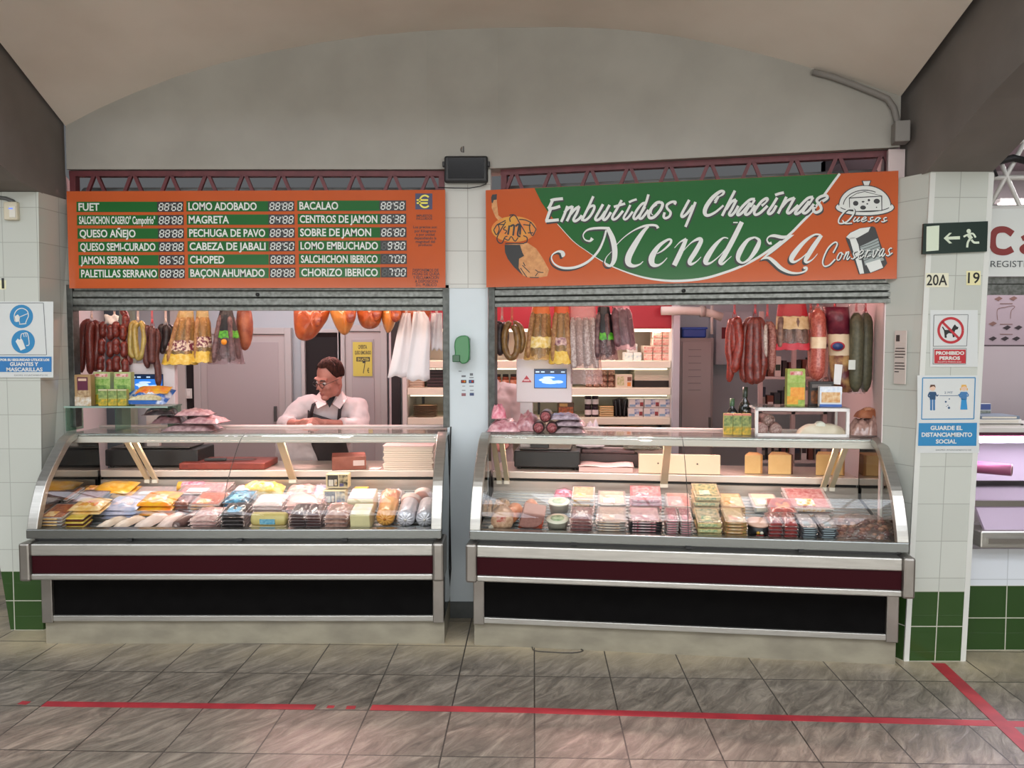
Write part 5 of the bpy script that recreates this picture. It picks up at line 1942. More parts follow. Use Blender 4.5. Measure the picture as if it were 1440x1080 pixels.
# --- right opening
bunch('sausage_bunch', 'black blood sausages at the left end of the right opening', 'sausage', HR, (706, 450),
      [([(704, 453), (695, 462), (692, 480), (694, 497)], 5.2, -.02), ([(706, 453), (702, 465), (702, 485), (704, 500)], 5.2, -.045), ([(708, 453), (711, 466), (710, 485), (709, 498)], 5.0, -.02)], BLACKS)
bunch('sausage_ring', 'brown sausage rings hanging beside the black ones', 'sausage', HR, (720, 450),
      [([(719, 453), (712, 460), (709, 480), (713, 498), (720, 503), (726, 496), (728, 480), (725, 464), (720, 458)], 4.6, -.05), ([(722, 452), (732, 462), (735, 480), (731, 497)], 4.4, -.01)], TAWNY, mat('#d88a6a', .6))
hang_bag('yellow packet of fuet sausages, first of two in the right opening', HR, (750, 772), (737, 776), 429, 506, CLEARY, FUET, 6, [(.0, .16, mat('#d8702c', .4)), (.58, .78, mat('#d8b64a', .4, var='#e8d8a8', scale=40))], 3.8, group='yellow fuet packets in the right opening')
hang_bag('yellow and purple packet of fuet sausages, second of two in the right opening', HR, (781, 799), (773, 806), 429, 512, CLEARY, FUET, 5, [(.0, .14, mat('#d8602c', .4)), (.55, .68, mat('#6a2a4a', .4, var='#d8b8a8', scale=50)), (.78, .99, YBAND)], 3.8, group='yellow fuet packets in the right opening')
WFUET = mat('#cbbfba', .6, var='#9a8480', scale=80, bump=.4, bscale=120)
hang_bag('clear plastic bag of white floured sausages', HR, (803, 836), (804, 846), 430, 540, film('#f4ece8', 1.5, .22, '#f0d8d4', .08, .5, 70), WFUET, 7, [], 4.2, stick_top=.15, stick_bot=.80)
black_bag('small black and lime green bag of dark fuet sausages in the right opening', HR, (842, 856), (836, 868), 430, 506, .50, [])
hang_bag('clear bag of long dark violet sausages beside the red canopy', HR, (862, 884), (866, 893), 430, 492, film('#efe0e4', 1.5, .2, '#d8b8c0', .08, .5, 70), mat('#57343c', .4, var='#7a5a60', scale=40), 4, [], 5.0, stick_top=.05, stick_bot=.93)
bunch('sausage_bunch', 'pair of long bright red chorizos right of the grey locker', 'sausage', HR, (1033, 442),
      [([(1031, 448), (1027, 460), (1025, 490), (1028, 515), (1025, 537)], 5.2, -.02), ([(1034, 446), (1037, 455), (1040, 480), (1036, 505), (1032, 524)], 6.0, -.045), ([(1033, 446), (1032, 470), (1032, 500)], 5.4, -.03)], RED_BRIGHT, STRINGR)
bunch('sausage_bunch', 'thick bunch of red chorizo horseshoes in the right opening', 'sausage', HR, (1062, 441),
      [([(1058, 447), (1049, 460), (1046, 490), (1045, 520), (1050, 538)], 6.0, -.02), ([(1060, 446), (1056, 465), (1055, 495), (1054, 525), (1060, 540)], 6.2, -.055), ([(1063, 446), (1064, 470), (1063, 500), (1065, 525), (1063, 540)], 6.2, -.065), ([(1066, 446), (1071, 462), (1073, 495), (1072, 520), (1066, 538)], 6.0, -.03)], RED_SAUS, STRINGR)
bunch('sausage_bunch', 'narrow bunch of salchichon with one white floured stick', 'sausage', HR, (1079, 445),
      [([(1083, 452), (1086, 470), (1086, 495), (1085, 525)], 5.0, -.02), ([(1079, 452), (1081, 480), (1080, 520)], 4.6, .0)], SALCH, STRINGR)
t = bpy.data.objects[-1] if False else None
mb = MB()
sausage(mb, [HR(1077, 456, -.045), HR(1076, 475, -.05), HR(1077, 503, -.045)], 2.8 * MPX)
ob = [o for o in COL.objects if o.get('label', '').startswith('narrow bunch of salchichon')][0]
mb.build('floured_sausage', MOULD, ob)['label'] = 'white floured stick'
hang_bag('bell shaped red and cream packet of dark sausages', HR, (1098, 1129), (1091, 1139), 426, 492, film('#f4e6e0', 1.5, .12, '#e8c8b8', .08, .3, 60), mat('#5a3a34', .4, var='#8a6a5a', scale=50), 6, [(.0, .28, mat('#a8202c', .35, bump=.3)), (.29, .56, mat('#c8a878', .45, var='#dcc49a', scale=30)), (.86, 1.0, mat('#b01f2e', .3, bump=.3))], 4.2, stick_top=.3, depth=.06)
# long salami with cream band
t = thing('salami', 'long red salami with a cream label band in clear wrap', 'salami', (0, 0, 0))
mb = MB()
sausage(mb, [HR(1150, 433, -.03), HR(1151, 470, -.03), HR(1150, 505, -.03), HR(1148, 536, -.03)], 9.2 * MPX, .01, 14)
mb.build('sausage', mat('#9a3a30', .35, var='#c06a5a', scale=90, coat=.4), t)
mb = MB()
mb.tube([HR(1151, 474, -.03), HR(1150.5, 490, -.03)], 9.6 * MPX, 16, caps=False)
mb.build('label_band', mat('#dcbf9a', .45, var='#e8d4b4', scale=30), t)
mb = MB()
mb.loft([bag_ring(HR, 1150 + (-2 if i % 2 else 1), (10 + 4 * (i / 6)), 430 + i * 19, .05, .04, i) for i in range(7)], caps=False)
mb.build('wrap', film('#fbeae6', 1.5, .08, '#ffd8d0', .06, .3, 50), t)
top_string(HR, t, 1150, 432, STRINGR)
# second salami in wrap behind
t = thing('salami', 'thin wrapped salami just left of the one with the cream band', 'salami', (0, 0, 0))
mb = MB()
sausage(mb, [HR(1140, 440, .05), HR(1141, 480, .05), HR(1140, 530, .05)], 4.2 * MPX, .02)
mb.build('sausage', mat('#c06a5a', .4, var='#d89a88', scale=60), t)
top_string(lambda u, v, d=0: HR(u, v, .05 + d), t, 1140, 436, STRINGR)
# dark purple printed ham package
t = thing('ham_package', 'dark maroon printed package with a round blue logo', 'package', (0, 0, 0))
ol = [(432, 1160, 1190), (445, 1163, 1192), (470, 1166, 1193), (500, 1168, 1195), (530, 1170, 1197), (551, 1172, 1196)]
for nm, i0, i1, m in (('upper_print', 0, 2, mat('#54182c', .3, var='#7a2a3c', scale=20, bump=.3)), ('label', 2, 3, mat('#cfb898', .4)), ('lower_print', 3, 5, mat('#5a2028', .3, var='#c8a468', scale=16, bump=.2))):
    mb = MB()
    mb.loft([bag_ring(HR, (l + r) / 2, (r - l) / 2, v, .045, .02, v * .1) for v, l, r in ol[i0:i1 + 1]], caps=(nm != 'label'))
    mb.build(nm, m, t)
mb = MB()
mb.lathe([(8.5 * MPX, -.004), (8.5 * MPX, .004)], (0, 0, 0), 20, 'y', 0)
mb.lathe([(6.4 * MPX, -.006), (6.4 * MPX, .004)], (0, 0, 0), 20, 'y', 1)
mb.xf(Matrix.Translation(HR(1178, 487, -.052)) @ ROTR @ Matrix.Diagonal((1, 1, .7, 1)))
mb.build('logo', [mat('#a8323c', .4), mat('#2c3e6e', .4)], t)
mb = MB()
a = HR(1172, 540, -.05)
b_ = HR(1183, 513, -.05)
mb.hexa([a, HR(1182, 541, -.05), HR(1182, 541, -.04), HR(1172, 540, -.04)], [HR(1174, 512, -.05), HR(1185, 513, -.05), HR(1185, 513, -.04), HR(1174, 512, -.04)])
mb.build('sticker', mat('#dcdad8', .4), t)
top_string(HR, t, 1174, 432, STRINGR)
# long grey green wrapped sausages
for i, (u, lb, dy, sil) in enumerate(((1204, 'long olive grey sausage in crinkled silvery wrap', -.04, True), (1217, 'long plain olive green sausage beside the right guide rail', .0, False))):
    t = thing('salami', lb, 'salami', (0, 0, 0))
    mb = MB()
    sausage(mb, [HR(u, 440, dy), HR(u + 1, 470, dy), HR(u, 510, dy), HR(u - 1, 551, dy)], 8.2 * MPX, .015, 14)
    mb.build('sausage', mat('#4c4c3a', .45, var='#5e5c46', scale=50, bump=.25), t)
    if sil:
        mb = MB()
        mb.loft([bag_ring(HR, 1204, 9.5 + .8 * math.sin(k * 2.1), 428 + k * 12.5, .05, .06, k * 1.3) for k in range(11)], caps=False)
        mb.build('wrap', film('#f0eeee', 1.6, .12, '#ffffff', .06, .9, 60), t)
        mb = MB()
        mb.box((-4 * MPX, -.003, -6 * MPX), (4 * MPX, .001, 6 * MPX))
        mb.xf(Matrix.Translation(HR(1198, 513, dy - .055)) @ ROTR)
        mb.build('sticker', mat('#c8ccc4', .4), t)
    top_string(lambda a, c, d=0: HR(a, c, dy + d), t, u, 438, STRINGR)
# ------------------------------------------------------------------ goods in and on the counters
SLOPE = math.atan2(DK1[1] - DK0[1], DK1[0] - DK0[0])


def deckz(y):
    return DK0[1] + (DK1[1] - DK0[1]) * (y - DK0[0]) / (DK1[0] - DK0[0]) + .0055


class Side:
    def __init__(s, o, a):
        s.o, s.a = o, a
        s.t = (math.cos(a), math.sin(a))
        s.n = (-math.sin(a), math.cos(a))

    def x(s, u, y, z):
        k = (u - 720) / FPX
        num = k * ((s.o.y + y * s.n[1]) * _cp - (z - EYE) * _sp) - s.o.x - y * s.n[0]
        return num / (s.t[0] - k * s.t[1] * _cp)

    def w(s, x, y, z):
        return Vector((s.o.x + x * s.t[0] + y * s.n[0], s.o.y + x * s.t[1] + y * s.n[1], z))

    def at(s, u, y, z):
        return s.w(s.x(u, y, z), y, z)

    def width(s, u0, u1, y, z):
        return s.x(u1, y, z) - s.x(u0, y, z)


LS = Side(LCO, 0.0)
RS = Side(RCO, RCA)


def k_tray(t, w, d, h, tray, meat, var, label=None, lid=True):
    """shallow tray, sliced contents, clear lid film, paper label"""
    mb = MB()
    a, b_ = w / 2, w / 2 * .9
    e = d * .05
    mb.hexa([(-b_, e, 0), (b_, e, 0), (b_, d - e, 0), (-b_, d - e, 0)], [(-a, 0, h * .8), (a, 0, h * .8), (a, d, h * .8), (-a, d, h * .8)])
    mb.build('tray', tray, t, bev=min(.003, h * .2))
    MB().box((-a * .86, d * .07, h * .3), (a * .86, d * .93, h * .93)).build('slices', mat(meat, .35, var=var, scale=50, coat=.4), t, bev=min(.004, h * .25))
    if lid:
        MB().box((-a, 0, h * .86), (a, d, h)).build('lid_film', film('#faf4f4', 1.45, .02, '#ffffff', .05, .2, 60), t)
    if label:
        MB().box((-a * .6, d * .1, h * .98), (a * .2, d * .42, h * 1.02)).build('label', mat(label[0], .4, var=label[1] if len(label) > 1 else None, scale=38, vmin=.44, vmax=.56), t)
        MB().box((-a * .8, -.0008, h * .3), (a * .6, .001, h * .72)).build('side_label', mat(label[0], .4, var=label[1] if len(label) > 1 else None, scale=60), t)


def pillow(mb, w, d, h, seed=0, n=12, crinkle=.16, e=.5):
    def top(s, q):
        x, y = 2 * s - 1, 2 * q - 1
        k = max(0, (1 - abs(x) ** 2.6) * (1 - abs(y) ** 2.6)) ** e
        c = 1 + crinkle * (math.sin(s * 13 + seed) * math.sin(q * 11 + seed * 1.7) + .5 * math.sin(s * 27 + q * 19 + seed))
        return k * c
    mb.grid(lambda s, q: Vector(((s - .5) * w, q * d, h * (.12 + .88 * top(s, q)))), n, n)
    k = len(mb.v)
    mb.grid(lambda s, q: Vector(((s - .5) * w, q * d, h * .12 * (1 - top(s, q) * .99))), n, n)
    return mb


def k_vac(t, w, d, h, col, var, label=None, seed=1, rim=True):
    """vacuum pack: shaped meat under tight film with a flat sealed rim"""
    pillow(MB(), w * .9, d * .9, h, seed, 14, .2).xf(Matrix.Translation((0, d * .05, 0))).build('meat', mat(col, .3, var=var, scale=35, coat=.6, bump=.15, bscale=60), t)
    if rim:
        MB().box((-w / 2, 0, h * .06), (w / 2, d, h * .10)).build('film_rim', film('#f6f0f0', 1.5, .2, '#f0e4e4', .06, .3, 60), t)
    if label:
        pillow(MB(), w * .5, d * .4, h * .25, seed, 6, .02).xf(Matrix.Translation((w * .02, d * .18, h * .80))).build('label', mat(label[0], .4, var=label[1] if len(label) > 1 else None, scale=55), t)


def k_bag(t, w, d, h, c1, c2, c3, seed=1):
    """printed pillow bag with a coloured logo patch"""
    pillow(MB(), w, d, h, seed, 14, .16).build('bag', mat(c1, .3, var=c2, scale=18, coat=.5, bump=.2, bscale=40), t)
    pillow(MB(), w * .55, d * .45, h * .3, seed + 2, 8, .1).xf(Matrix.Translation((w * .03, d * .2, h * .78))).build('logo_print', mat(c3, .35, var=c1, scale=30), t)


ORD = 'topmost,second,third,fourth,fifth,sixth,seventh,eighth,ninth,tenth'.split(',')


def stack(side, u0, u1, y, n, h, d, build, name, cat, desc, where, group=None, jig=.004, z0=None, tilt=None, rz=0.0):
    """n copies of one pack piled on the deck; each gets a label with its rank from the top"""
    zb = deckz(y) if z0 is None else z0
    w = side.width(u0, u1, y, zb)
    uc = (u0 + u1) / 2
    sl = SLOPE if tilt is None else tilt
    first = None
    for i in range(n):
        rank = n - 1 - i
        p = side.at(uc, y, zb) + Vector((0, 0, 0))
        up = Vector((-side.n[0] * math.sin(sl), -side.n[1] * math.sin(sl), math.cos(sl)))
        p = p + up * (h * 1.03 * i) + Vector((rnd(-jig, jig), rnd(-jig, jig), 0))
        lb = desc + (', ' if n > 1 else ' ') + ((ORD[rank] + ' of the pile ') if n > 1 else '') + where
        g = group or (name.replace('_', ' ') + 's ' + where) if n > 1 else None
        if first is None:
            first = thing(name, lb, cat, p, side.a + rz, g)
            first.rotation_euler.x = sl
            build(first, w, d, h)
        else:
            dup(first, p, side.a + rz + rnd(-.03, .03), lb)
    return first


CLR = mat('#c9c8c2', .2, coat=.5)
BLKT = mat('#1b1b1e', .3)
GRYT = mat('#56626a', .35)
WHT = mat('#e6e2da', .4)
# ---- right counter, front row
stack(RS, 800, 833, -.04, 5, .020, .2, lambda t, w, d, h: k_vac(t, w, d, h, '#5a3436', '#9c6a66', ('#d8c8c4',)), 'meat_pack', 'meat pack', 'dark vacuum meat pack', 'right of the white tubs')
stack(RS, 838, 880, -.04, 6, .015, .2, lambda t, w, d, h: k_tray(t, w, d, h, CLR, '#cab4a0', '#a48c7c', ('#e6dccc', '#c8a080')), 'meat_tray', 'meat tray', 'clear tray of beige sliced meat', 'left of the black trays')
stack(RS, 885, 932, -.04, 6, .016, .2, lambda t, w, d, h: k_tray(t, w, d, h, BLKT, '#a8707a', '#d8b0b4', ('#e0d8d6', '#a8505c')), 'meat_tray', 'meat tray', 'black tray of pink sliced meat', 'at the counter middle')
stack(RS, 937, 954, -.04, 8, .013, .18, lambda t, w, d, h: k_tray(t, w, d, h, CLR, '#7c2234', '#b85a68', ('#d8a0a8', '#b84a5a')), 'meat_tray', 'meat tray', 'narrow tray of wine red slices', 'left of the glass seam')
stack(RS, 956, 974, -.04, 8, .013, .18, lambda t, w, d, h: k_tray(t, w, d, h, CLR, '#7c2234', '#b85a68', ('#d8a0a8', '#b84a5a')), 'meat_tray', 'meat tray', 'narrow tray of wine red slices', 'right of the glass seam')
stack(RS, 980, 1015, -.04, 3, .033, .2, lambda t, w, d, h: k_tray(t, w, d, h, mat('#c8b46a', .4, var='#e4d8a0', scale=35), '#d8c890', '#4a7a5a', ('#6a9a74', '#e8dca8')), 'cheese_pack', 'cheese pack', 'green and yellow printed cheese pack', 'beside the cream slices')
stack(RS, 1019, 1050, -.04, 6, .018, .19, lambda t, w, d, h: k_tray(t, w, d, h, mat('#b89a58', .4), '#d8c48a', '#c0a866', ('#e0d0a8', '#c87a4a')), 'cheese_pack', 'cheese pack', 'cream sliced cheese pack', 'left of the black tub')
stack(RS, 1081, 1101, -.04, 5, .021, .18, lambda t, w, d, h: k_vac(t, w, d, h, '#5c1c20', '#9a3a38', None, 3), 'sausage_pack', 'sausage pack', 'dark red vacuum sausage pack', 'right of the black tub')
stack(RS, 1103, 1123, -.04, 5, .021, .18, lambda t, w, d, h: k_vac(t, w, d, h, '#662222', '#a84440', None, 5), 'sausage_pack', 'sausage pack', 'dark red vacuum sausage pack', 'left of the grey trays')
stack(RS, 1127, 1149, -.04, 7, .0125, .18, lambda t, w, d, h: k_tray(t, w, d, h, GRYT, '#8a8a8a', '#b0aca8', ('#9aa8ac',)), 'meat_tray', 'meat tray', 'thin grey tray', 'in the left of the two grey piles')
stack(RS, 1154, 1177, -.04, 7, .0125, .18, lambda t, w, d, h: k_tray(t, w, d, h, GRYT, '#8a8a8a', '#b0aca8', ('#9aa8ac',)), 'meat_tray', 'meat tray', 'thin grey tray', 'in the right of the two grey piles')
# back row
stack(RS, 803, 836, .22, 4, .026, .19, lambda t, w, d, h: k_tray(t, w, d, h, WHT, '#e0c8a8', '#d8a878', ('#ecdcc4', '#d8a040')), 'sandwich_pack', 'food pack', 'white pack with yellow print', 'behind the dark meat packs')
stack(RS, 840, 880, .22, 5, .015, .2, lambda t, w, d, h: k_tray(t, w, d, h, CLR, '#d0b094', '#e4ccb4', ('#efe4d2',)), 'meat_tray', 'meat tray', 'clear white labelled tray of pale slices', 'behind the beige trays')
stack(RS, 886, 930, .24, 4, .026, .2, lambda t, w, d, h: k_tray(t, w, d, h, mat('#c8485a', .4, var='#e8a8ac', scale=30), '#e6b8b8', '#c84a60', ('#f0d8d6', '#d05a74')), 'ham_tray', 'ham tray', 'pink and white printed ham tray', 'behind the black trays')
stack(RS, 937, 972, .2, 5, .016, .2, lambda t, w, d, h: k_tray(t, w, d, h, CLR, '#e0988e', '#d86a6a', ('#f0c0b4', '#e87a70')), 'ham_tray', 'ham tray', 'salmon pink ham tray', 'behind the wine red slices')
stack(RS, 975, 1012, .22, 4, .034, .2, lambda t, w, d, h: k_tray(t, w, d, h, mat('#d6c690', .4, var='#ecdcb4', scale=35), '#d8c890', '#4a7a5a', ('#7aa08a', '#ecdcb0')), 'cheese_pack', 'cheese pack', 'tall green and yellow cheese pack', 'behind its front twins')
stack(RS, 1014, 1048, .2, 5, .017, .2, lambda t, w, d, h: k_tray(t, w, d, h, mat('#cbb27a', .4), '#e4d4a8', '#c8a868', ('#e8d8b4', '#d8803a')), 'cheese_pack', 'cheese pack', 'cream cheese pack with an orange label', 'behind the front cream slices')
stack(RS, 1060, 1098, .3, 1, .05, .2, lambda t, w, d, h: k_tray(t, w, d, h, CLR, '#cfc6a0', '#e0dac0', ('#e8e0c8',)), 'clear_box', 'food box', 'clear box of pale cheese slices', 'behind the black tub')
stack(RS, 1084, 1122, .17, 4, .022, .2, lambda t, w, d, h: k_vac(t, w, d, h, '#7a2420', '#b04a40', ('#c8743a',), 2), 'sausage_pack', 'sausage pack', 'red brown sausage pack', 'behind the dark red vacuum packs')
stack(RS, 1110, 1172, .26, 2, .034, .24, lambda t, w, d, h: k_tray(t, w, d, h, CLR, '#c8a09a', '#a84a4c', ('#e8dcd8', '#d89a3a')), 'clamshell_box', 'food box', 'big clear clamshell of cured meat slices', 'near the right posts', tilt=SLOPE + .12)
stack(RS, 778, 806, .46, 1, .03, .1, lambda t, w, d, h: k_vac(t, w, d, h, '#c85058', '#b87a9a', ('#d8a0b8',), 7), 'sausage_pack', 'sausage pack', 'pink vacuum pack of frankfurters', 'against the back of the right counter')
# tubs with green labels
tb_ = None
for u, y, lb in ((784, -.03, 'front white tub with a green lid label, beside the brown pate wedge'), (786, .2, 'rear white tub with a green lid label, behind its twin')):
    p = RS.at(u, y + .06, deckz(y + .06))
    if tb_ is None:
        tb_ = thing('plastic_tub', lb, 'tub', p, RCA, 'white tubs with green labels')
        tb_.rotation_euler.x = SLOPE
        MB().lathe([(0, 0), (.05, 0), (.06, .06), (.064, .062), (.064, .068), (0, .07)], n=24).build('tub', mat('#e2dcc8', .4), tb_)
        MB().lathe([(0, .0702), (.038, .0702), (.038, .072), (0, .072)], n=24).build('label', mat('#6a8a5a', .4, var='#c8d4b0', scale=30), tb_)
    else:
        dup(tb_, p, label=lb)
# cut sausages, pate wedge and bread rolls at the left end
for i, (u, y, r, ln, c, v_, lb) in enumerate(((716, .05, .045, .12, '#c86a3c', '#d89468', 'cut orange sausage end in the left of the right counter'), (706, -.05, .062, .1, '#b88a6c', '#d8b090', 'round brown meat loaf with a red label at the front left of the right counter'), (752, .15, .04, .1, '#d88a6a', '#e8b098', 'pale orange sausage end behind the pate wedge'))):
    z = deckz(y + ln / 2) + r * .98
    t = thing('cut_sausage' if i != 1 else 'meat_loaf', lb, 'sausage' if i != 1 else 'meat', RS.at(u, y, z), RCA + (-.3, .1, .4)[i])
    t.rotation_euler.x = SLOPE
    MB().lathe([(0, -.0), (r * .96, .0), (r, .006), (r, ln * .8), (r * .7, ln), (0, ln * 1.02)], n=24, axis='y').build('sausage', mat(c, .35, var=v_, scale=30, coat=.3), t)
    MB().lathe([(0, -.002), (r * .94, -.002), (r * .94, .001), (0, .001)], n=24, axis='y').build('cut_face', mat(v_, .4, var=c, scale=50), t)
    if i == 1:
        MB().box((-.03, -.004, .0), (.02, .0, .035)).build('label', mat('#b8443a', .4, var='#e0b8a0', scale=60), t)
p = RS.at(747, .0, deckz(.02))
t = thing('pate_wedge', 'large brown pate wedge lying on orange wrapping', 'pate', p, RCA)
t.rotation_euler.x = SLOPE
mb = MB()
mb.prism([(-.07, .0, .025), (-.05, .0, .015), (.0, .0, .012), (.03, .0, .02), (.055, .0, .035), (.08, .0, .09), (-.045, .0, .11)], (.0, .12, .01))
mb.build('wedge', mat('#9a6a60', .4, var='#ab7a70', scale=60), t, bev=.006)
MB().box((-.075, .02, -.0), (.06, .14, .014)).build('wrapping', mat('#d8582c', .35, var='#b83c1c', scale=20, bump=.3), t, bev=.005)
for i, (u, y, rz) in enumerate(((682, .16, .1), (702, .17, -.05))):
    t = thing('bread_pack', ('left', 'right')[i] + ' of the two clear packs of beige sliced cutlets at the left end', 'food pack', RS.at(u, y, deckz(y)), RCA + rz, 'beige cutlet packs')
    t.rotation_euler.x = SLOPE
    for k in range(3):
        pillow(MB(), .03, .15, .06, k + i).xf(Matrix.Translation((-.03 + k * .028, .0, 0))).build('cutlet', mat('#cfae88', .5, var='#b08a68', scale=30), t)
    pillow(MB(), .1, .17, .068, i).xf(Matrix.Translation((0, -.005, 0))).build('wrap', film('#fbf4ec', 1.5, .1, '#fff0e0', .06, .6, 50), t)
t = thing('blue_pack', 'small blue foil packet at the left of the right counter', 'food pack', RS.at(722, .18, deckz(.18)), RCA + .1)
t.rotation_euler.x = SLOPE
pillow(MB(), .055, .07, .05, 3, 12, .3).build('packet', mat('#2a5cae', .25, var='#4a86d0', scale=40, bump=.4), t)
MB().box((-.015, .015, .03), (.015, .05, .052)).build('label', mat('#3f74c2', .3), t, bev=.006)
for i, (u0, w_, lb) in enumerate(((680, .015, 'white divider plate standing at the far left of the right counter'),)):
    t = MB().box((-w_ / 2, 0, 0), (w_ / 2, .26, .05))
    o = tag(t.build('divider', mat('#e0d6c4', .3), loc=RS.at(690, -.06, deckz(-.06))), lb, 'divider')
    o.rotation_euler = (SLOPE, 0, RCA - .45)
# black tub and round pink lid
t = thing('plastic_tub', 'black tub with a small red and yellow badge and pink top', 'tub', RS.at(1065, .03, deckz(.03)), RCA)
t.rotation_euler.x = SLOPE
MB().lathe([(0, 0), (.05, 0), (.056, .07), (0, .072)], n=24).build('tub', BLKT, t)
MB().lathe([(0, .071), (.06, .071), (.06, .082), (0, .084)], n=24).build('lid', mat('#d8a894', .35, var='#e8c4b0', scale=30), t)
for dx, c in ((-.008, '#d8a030'), (.01, '#e8dcc8')):
    MB().lathe([(.009, -.058), (.009, -.052)], (dx, 0, .04), 12, 'y').build('badge', mat(c, .4), t)
MB().box((-.018, -.0575, .018), (.022, -.053, .028)).build('badge_strip', mat('#a8302c', .4), t)
# bag of dried meat chunks at the right end
t = thing('meat_bag', 'clear bag of chopped dark meat chunks at the right end of the counter', 'meat bag', RS.at(1224, -.03, deckz(-.03)), RCA)
t.rotation_euler.x = SLOPE
random.seed(5)
for i in range(60):
    x, y = rnd(-.14, .14), rnd(.02, .24)
    r = rnd(.012, .02)
    MB().ell((x, y, r * .8 + rnd(0, .025)), (r, r * .8, r * .7), 0, 7, 5).build('meat_chunk', mat(('#5a2a24', '#8a5a44', '#b08a70', '#6a3a30')[i % 4], .4, coat=.3), t)
pillow(MB(), .32, .27, .075, 4, 14, .25).build('bag', film('#f8eeea', 1.5, .1, '#ffe8e0', .06, .7, 40), t)

# ---- left counter, front row
stack(LS, 54, 90, -.05, 5, .018, .2, lambda t, w, d, h: k_tray(t, w, d, h, CLR, '#c8742c', '#8a3c1c', ('#d89a48', '#e8c890')), 'meat_tray', 'meat tray', 'orange tray of sliced chorizo', 'at the front left corner')
tb2 = None
for i in range(3):
    p = LS.at(105, -.02, deckz(-.02)) + Vector((0, -.012 * i * 0, .024 * i))
    lb = 'flat yellow topped meat tub, %s of three at the front left' % ('lowest', 'middle', 'topmost')[i]
    if tb2 is None:
        tb2 = thing('meat_tub', lb, 'tub', p, 0, 'yellow topped meat tubs')
        tb2.rotation_euler.x = SLOPE
        MB().box((-.05, 0, 0), (.05, .1, .017)).build('tub', mat('#5a2418', .4), tb2, bev=.006)
        MB().box((-.053, -.003, .015), (.053, .103, .022)).build('lid', mat('#d8b038', .4, var='#e8d070', scale=20), tb2, bev=.004)
    else:
        dup(tb2, p, label=lb)
for i, (u, y, w, ln, c, v_, rz, lb) in enumerate(((133, -.05, .05, .2, '#d2bca6', '#e4d4c4', -.5, 'greyish wrapped sausage slanting at the front of the left counter'), (158, -.05, .055, .2, '#dcc0a8', '#ecd8c8', -.5, 'beige wrapped sausage slanting beside the greyish one'), (190, -.05, .07, .22, '#e0c6b8', '#f0dcd2', -.45, 'wide pinkish beige wrapped sausage in the front row'), (222, -.05, .07, .22, '#dabcb0', '#ecd6ce', -.3, 'broad rosy wrapped sausage left of the dark roll'))):
    t = thing('wrapped_sausage', lb, 'sausage', LS.at(u, y, deckz(y)), rz)
    t.rotation_euler.x = SLOPE
    pillow(MB(), w, ln, w * .7, i + 2, 12, .1).build('sausage', mat(c, .35, var=v_, scale=18, coat=.5, bump=.2), t)
    MB().ell((0, -.002, w * .12), (.012, .016, .012), 0, 10, 6).build('tied_end', mat('#d8ccc0', .4), t)
t = thing('sausage_roll', 'dark brown cured roll lying in the front row', 'sausage', LS.at(247, -.04, deckz(-.04) + .03), -.35)
t.rotation_euler.x = SLOPE
MB().lathe([(0, 0), (.024, 0), (.03, .01), (.03, .2), (.015, .22), (0, .22)], n=18, axis='y').build('roll', mat('#4a3030', .35, var='#7a5a54', scale=25, coat=.4), t)
MB().lathe([(0, -.002), (.014, -.002), (.014, .002), (0, .002)], n=14, axis='y').build('cut_end', mat('#b8a098', .4), t)
stack(LS, 264, 304, -.05, 4, .021, .2, lambda t, w, d, h: k_vac(t, w, d, h, '#bc8882', '#e4c4bc', ('#e8d8d4', '#a84a4c'), 2), 'meat_pack', 'meat pack', 'rosy brown vacuum pack', 'left of the blue packs')
stack(LS, 308, 344, -.05, 5, .022, .2, lambda t, w, d, h: k_vac(t, w, d, h, '#141214', '#2c2626', ('#5aa8d0', '#8ac8e4'), 4), 'sausage_pack', 'sausage pack', 'black pack labelled sky blue', 'in front at the glass seam')
stack(LS, 311, 350, .18, 4, .022, .2, lambda t, w, d, h: k_vac(t, w, d, h, '#1c1a1c', '#5a9cc0', ('#6ab4d8', '#a8d4e8'), 6), 'sausage_pack', 'sausage pack', 'black and sky blue pack', 'behind the sky blue labels')
p = LS.at(376, -.04, deckz(-.04))
t = thing('cheese_roll', 'pale yellow cheese roll with a blue label lying crosswise', 'cheese', p + Vector((0, 0.02, .022)))
t.rotation_euler.x = SLOPE
rl = LS.width(352, 401, 0, .7)
MB().lathe([(0, -rl / 2), (.03, -rl / 2), (.038, -rl / 2 + .012), (.038, rl / 2 - .012), (.03, rl / 2), (0, rl / 2)], (0, .035, .036), 24, 'x').build('roll', mat('#d2c07c', .4, var='#c2ae68', scale=15), t)
MB().box((-.045, -.006, .02), (.04, .004, .05)).build('label', mat('#4a92b8', .4, var='#8ac0d4', scale=60), t)
MB().box((-rl * .55, -.02, 0), (rl * .5, .12, .02)).build('base_slab', mat('#d8b888', .4, var='#e4d0a8', scale=20), t, bev=.004) if False else None
sl_ = thing('cheese_slab', 'thin cream cheese slab under the yellow cheese roll', 'cheese', p + Vector((0, -.015, 0)))
sl_.rotation_euler.x = SLOPE
MB().box((-rl * .56, 0, 0), (rl * .5, .12, .018)).build('slab', mat('#dcc496', .4, var='#e8d8b0', scale=20), sl_, bev=.004)
MB().box((-rl * .5, -.001, .003), (-rl * .1, .0, .015)).build('label', mat('#d89a70', .4), sl_)
stack(LS, 406, 429, -.05, 6, .017, .2, lambda t, w, d, h: k_vac(t, w, d, h, '#2e1e20', '#4a3434', None, 3), 'meat_pack', 'meat pack', 'dark vacuum pack of sliced meat', 'right of the cheese roll')
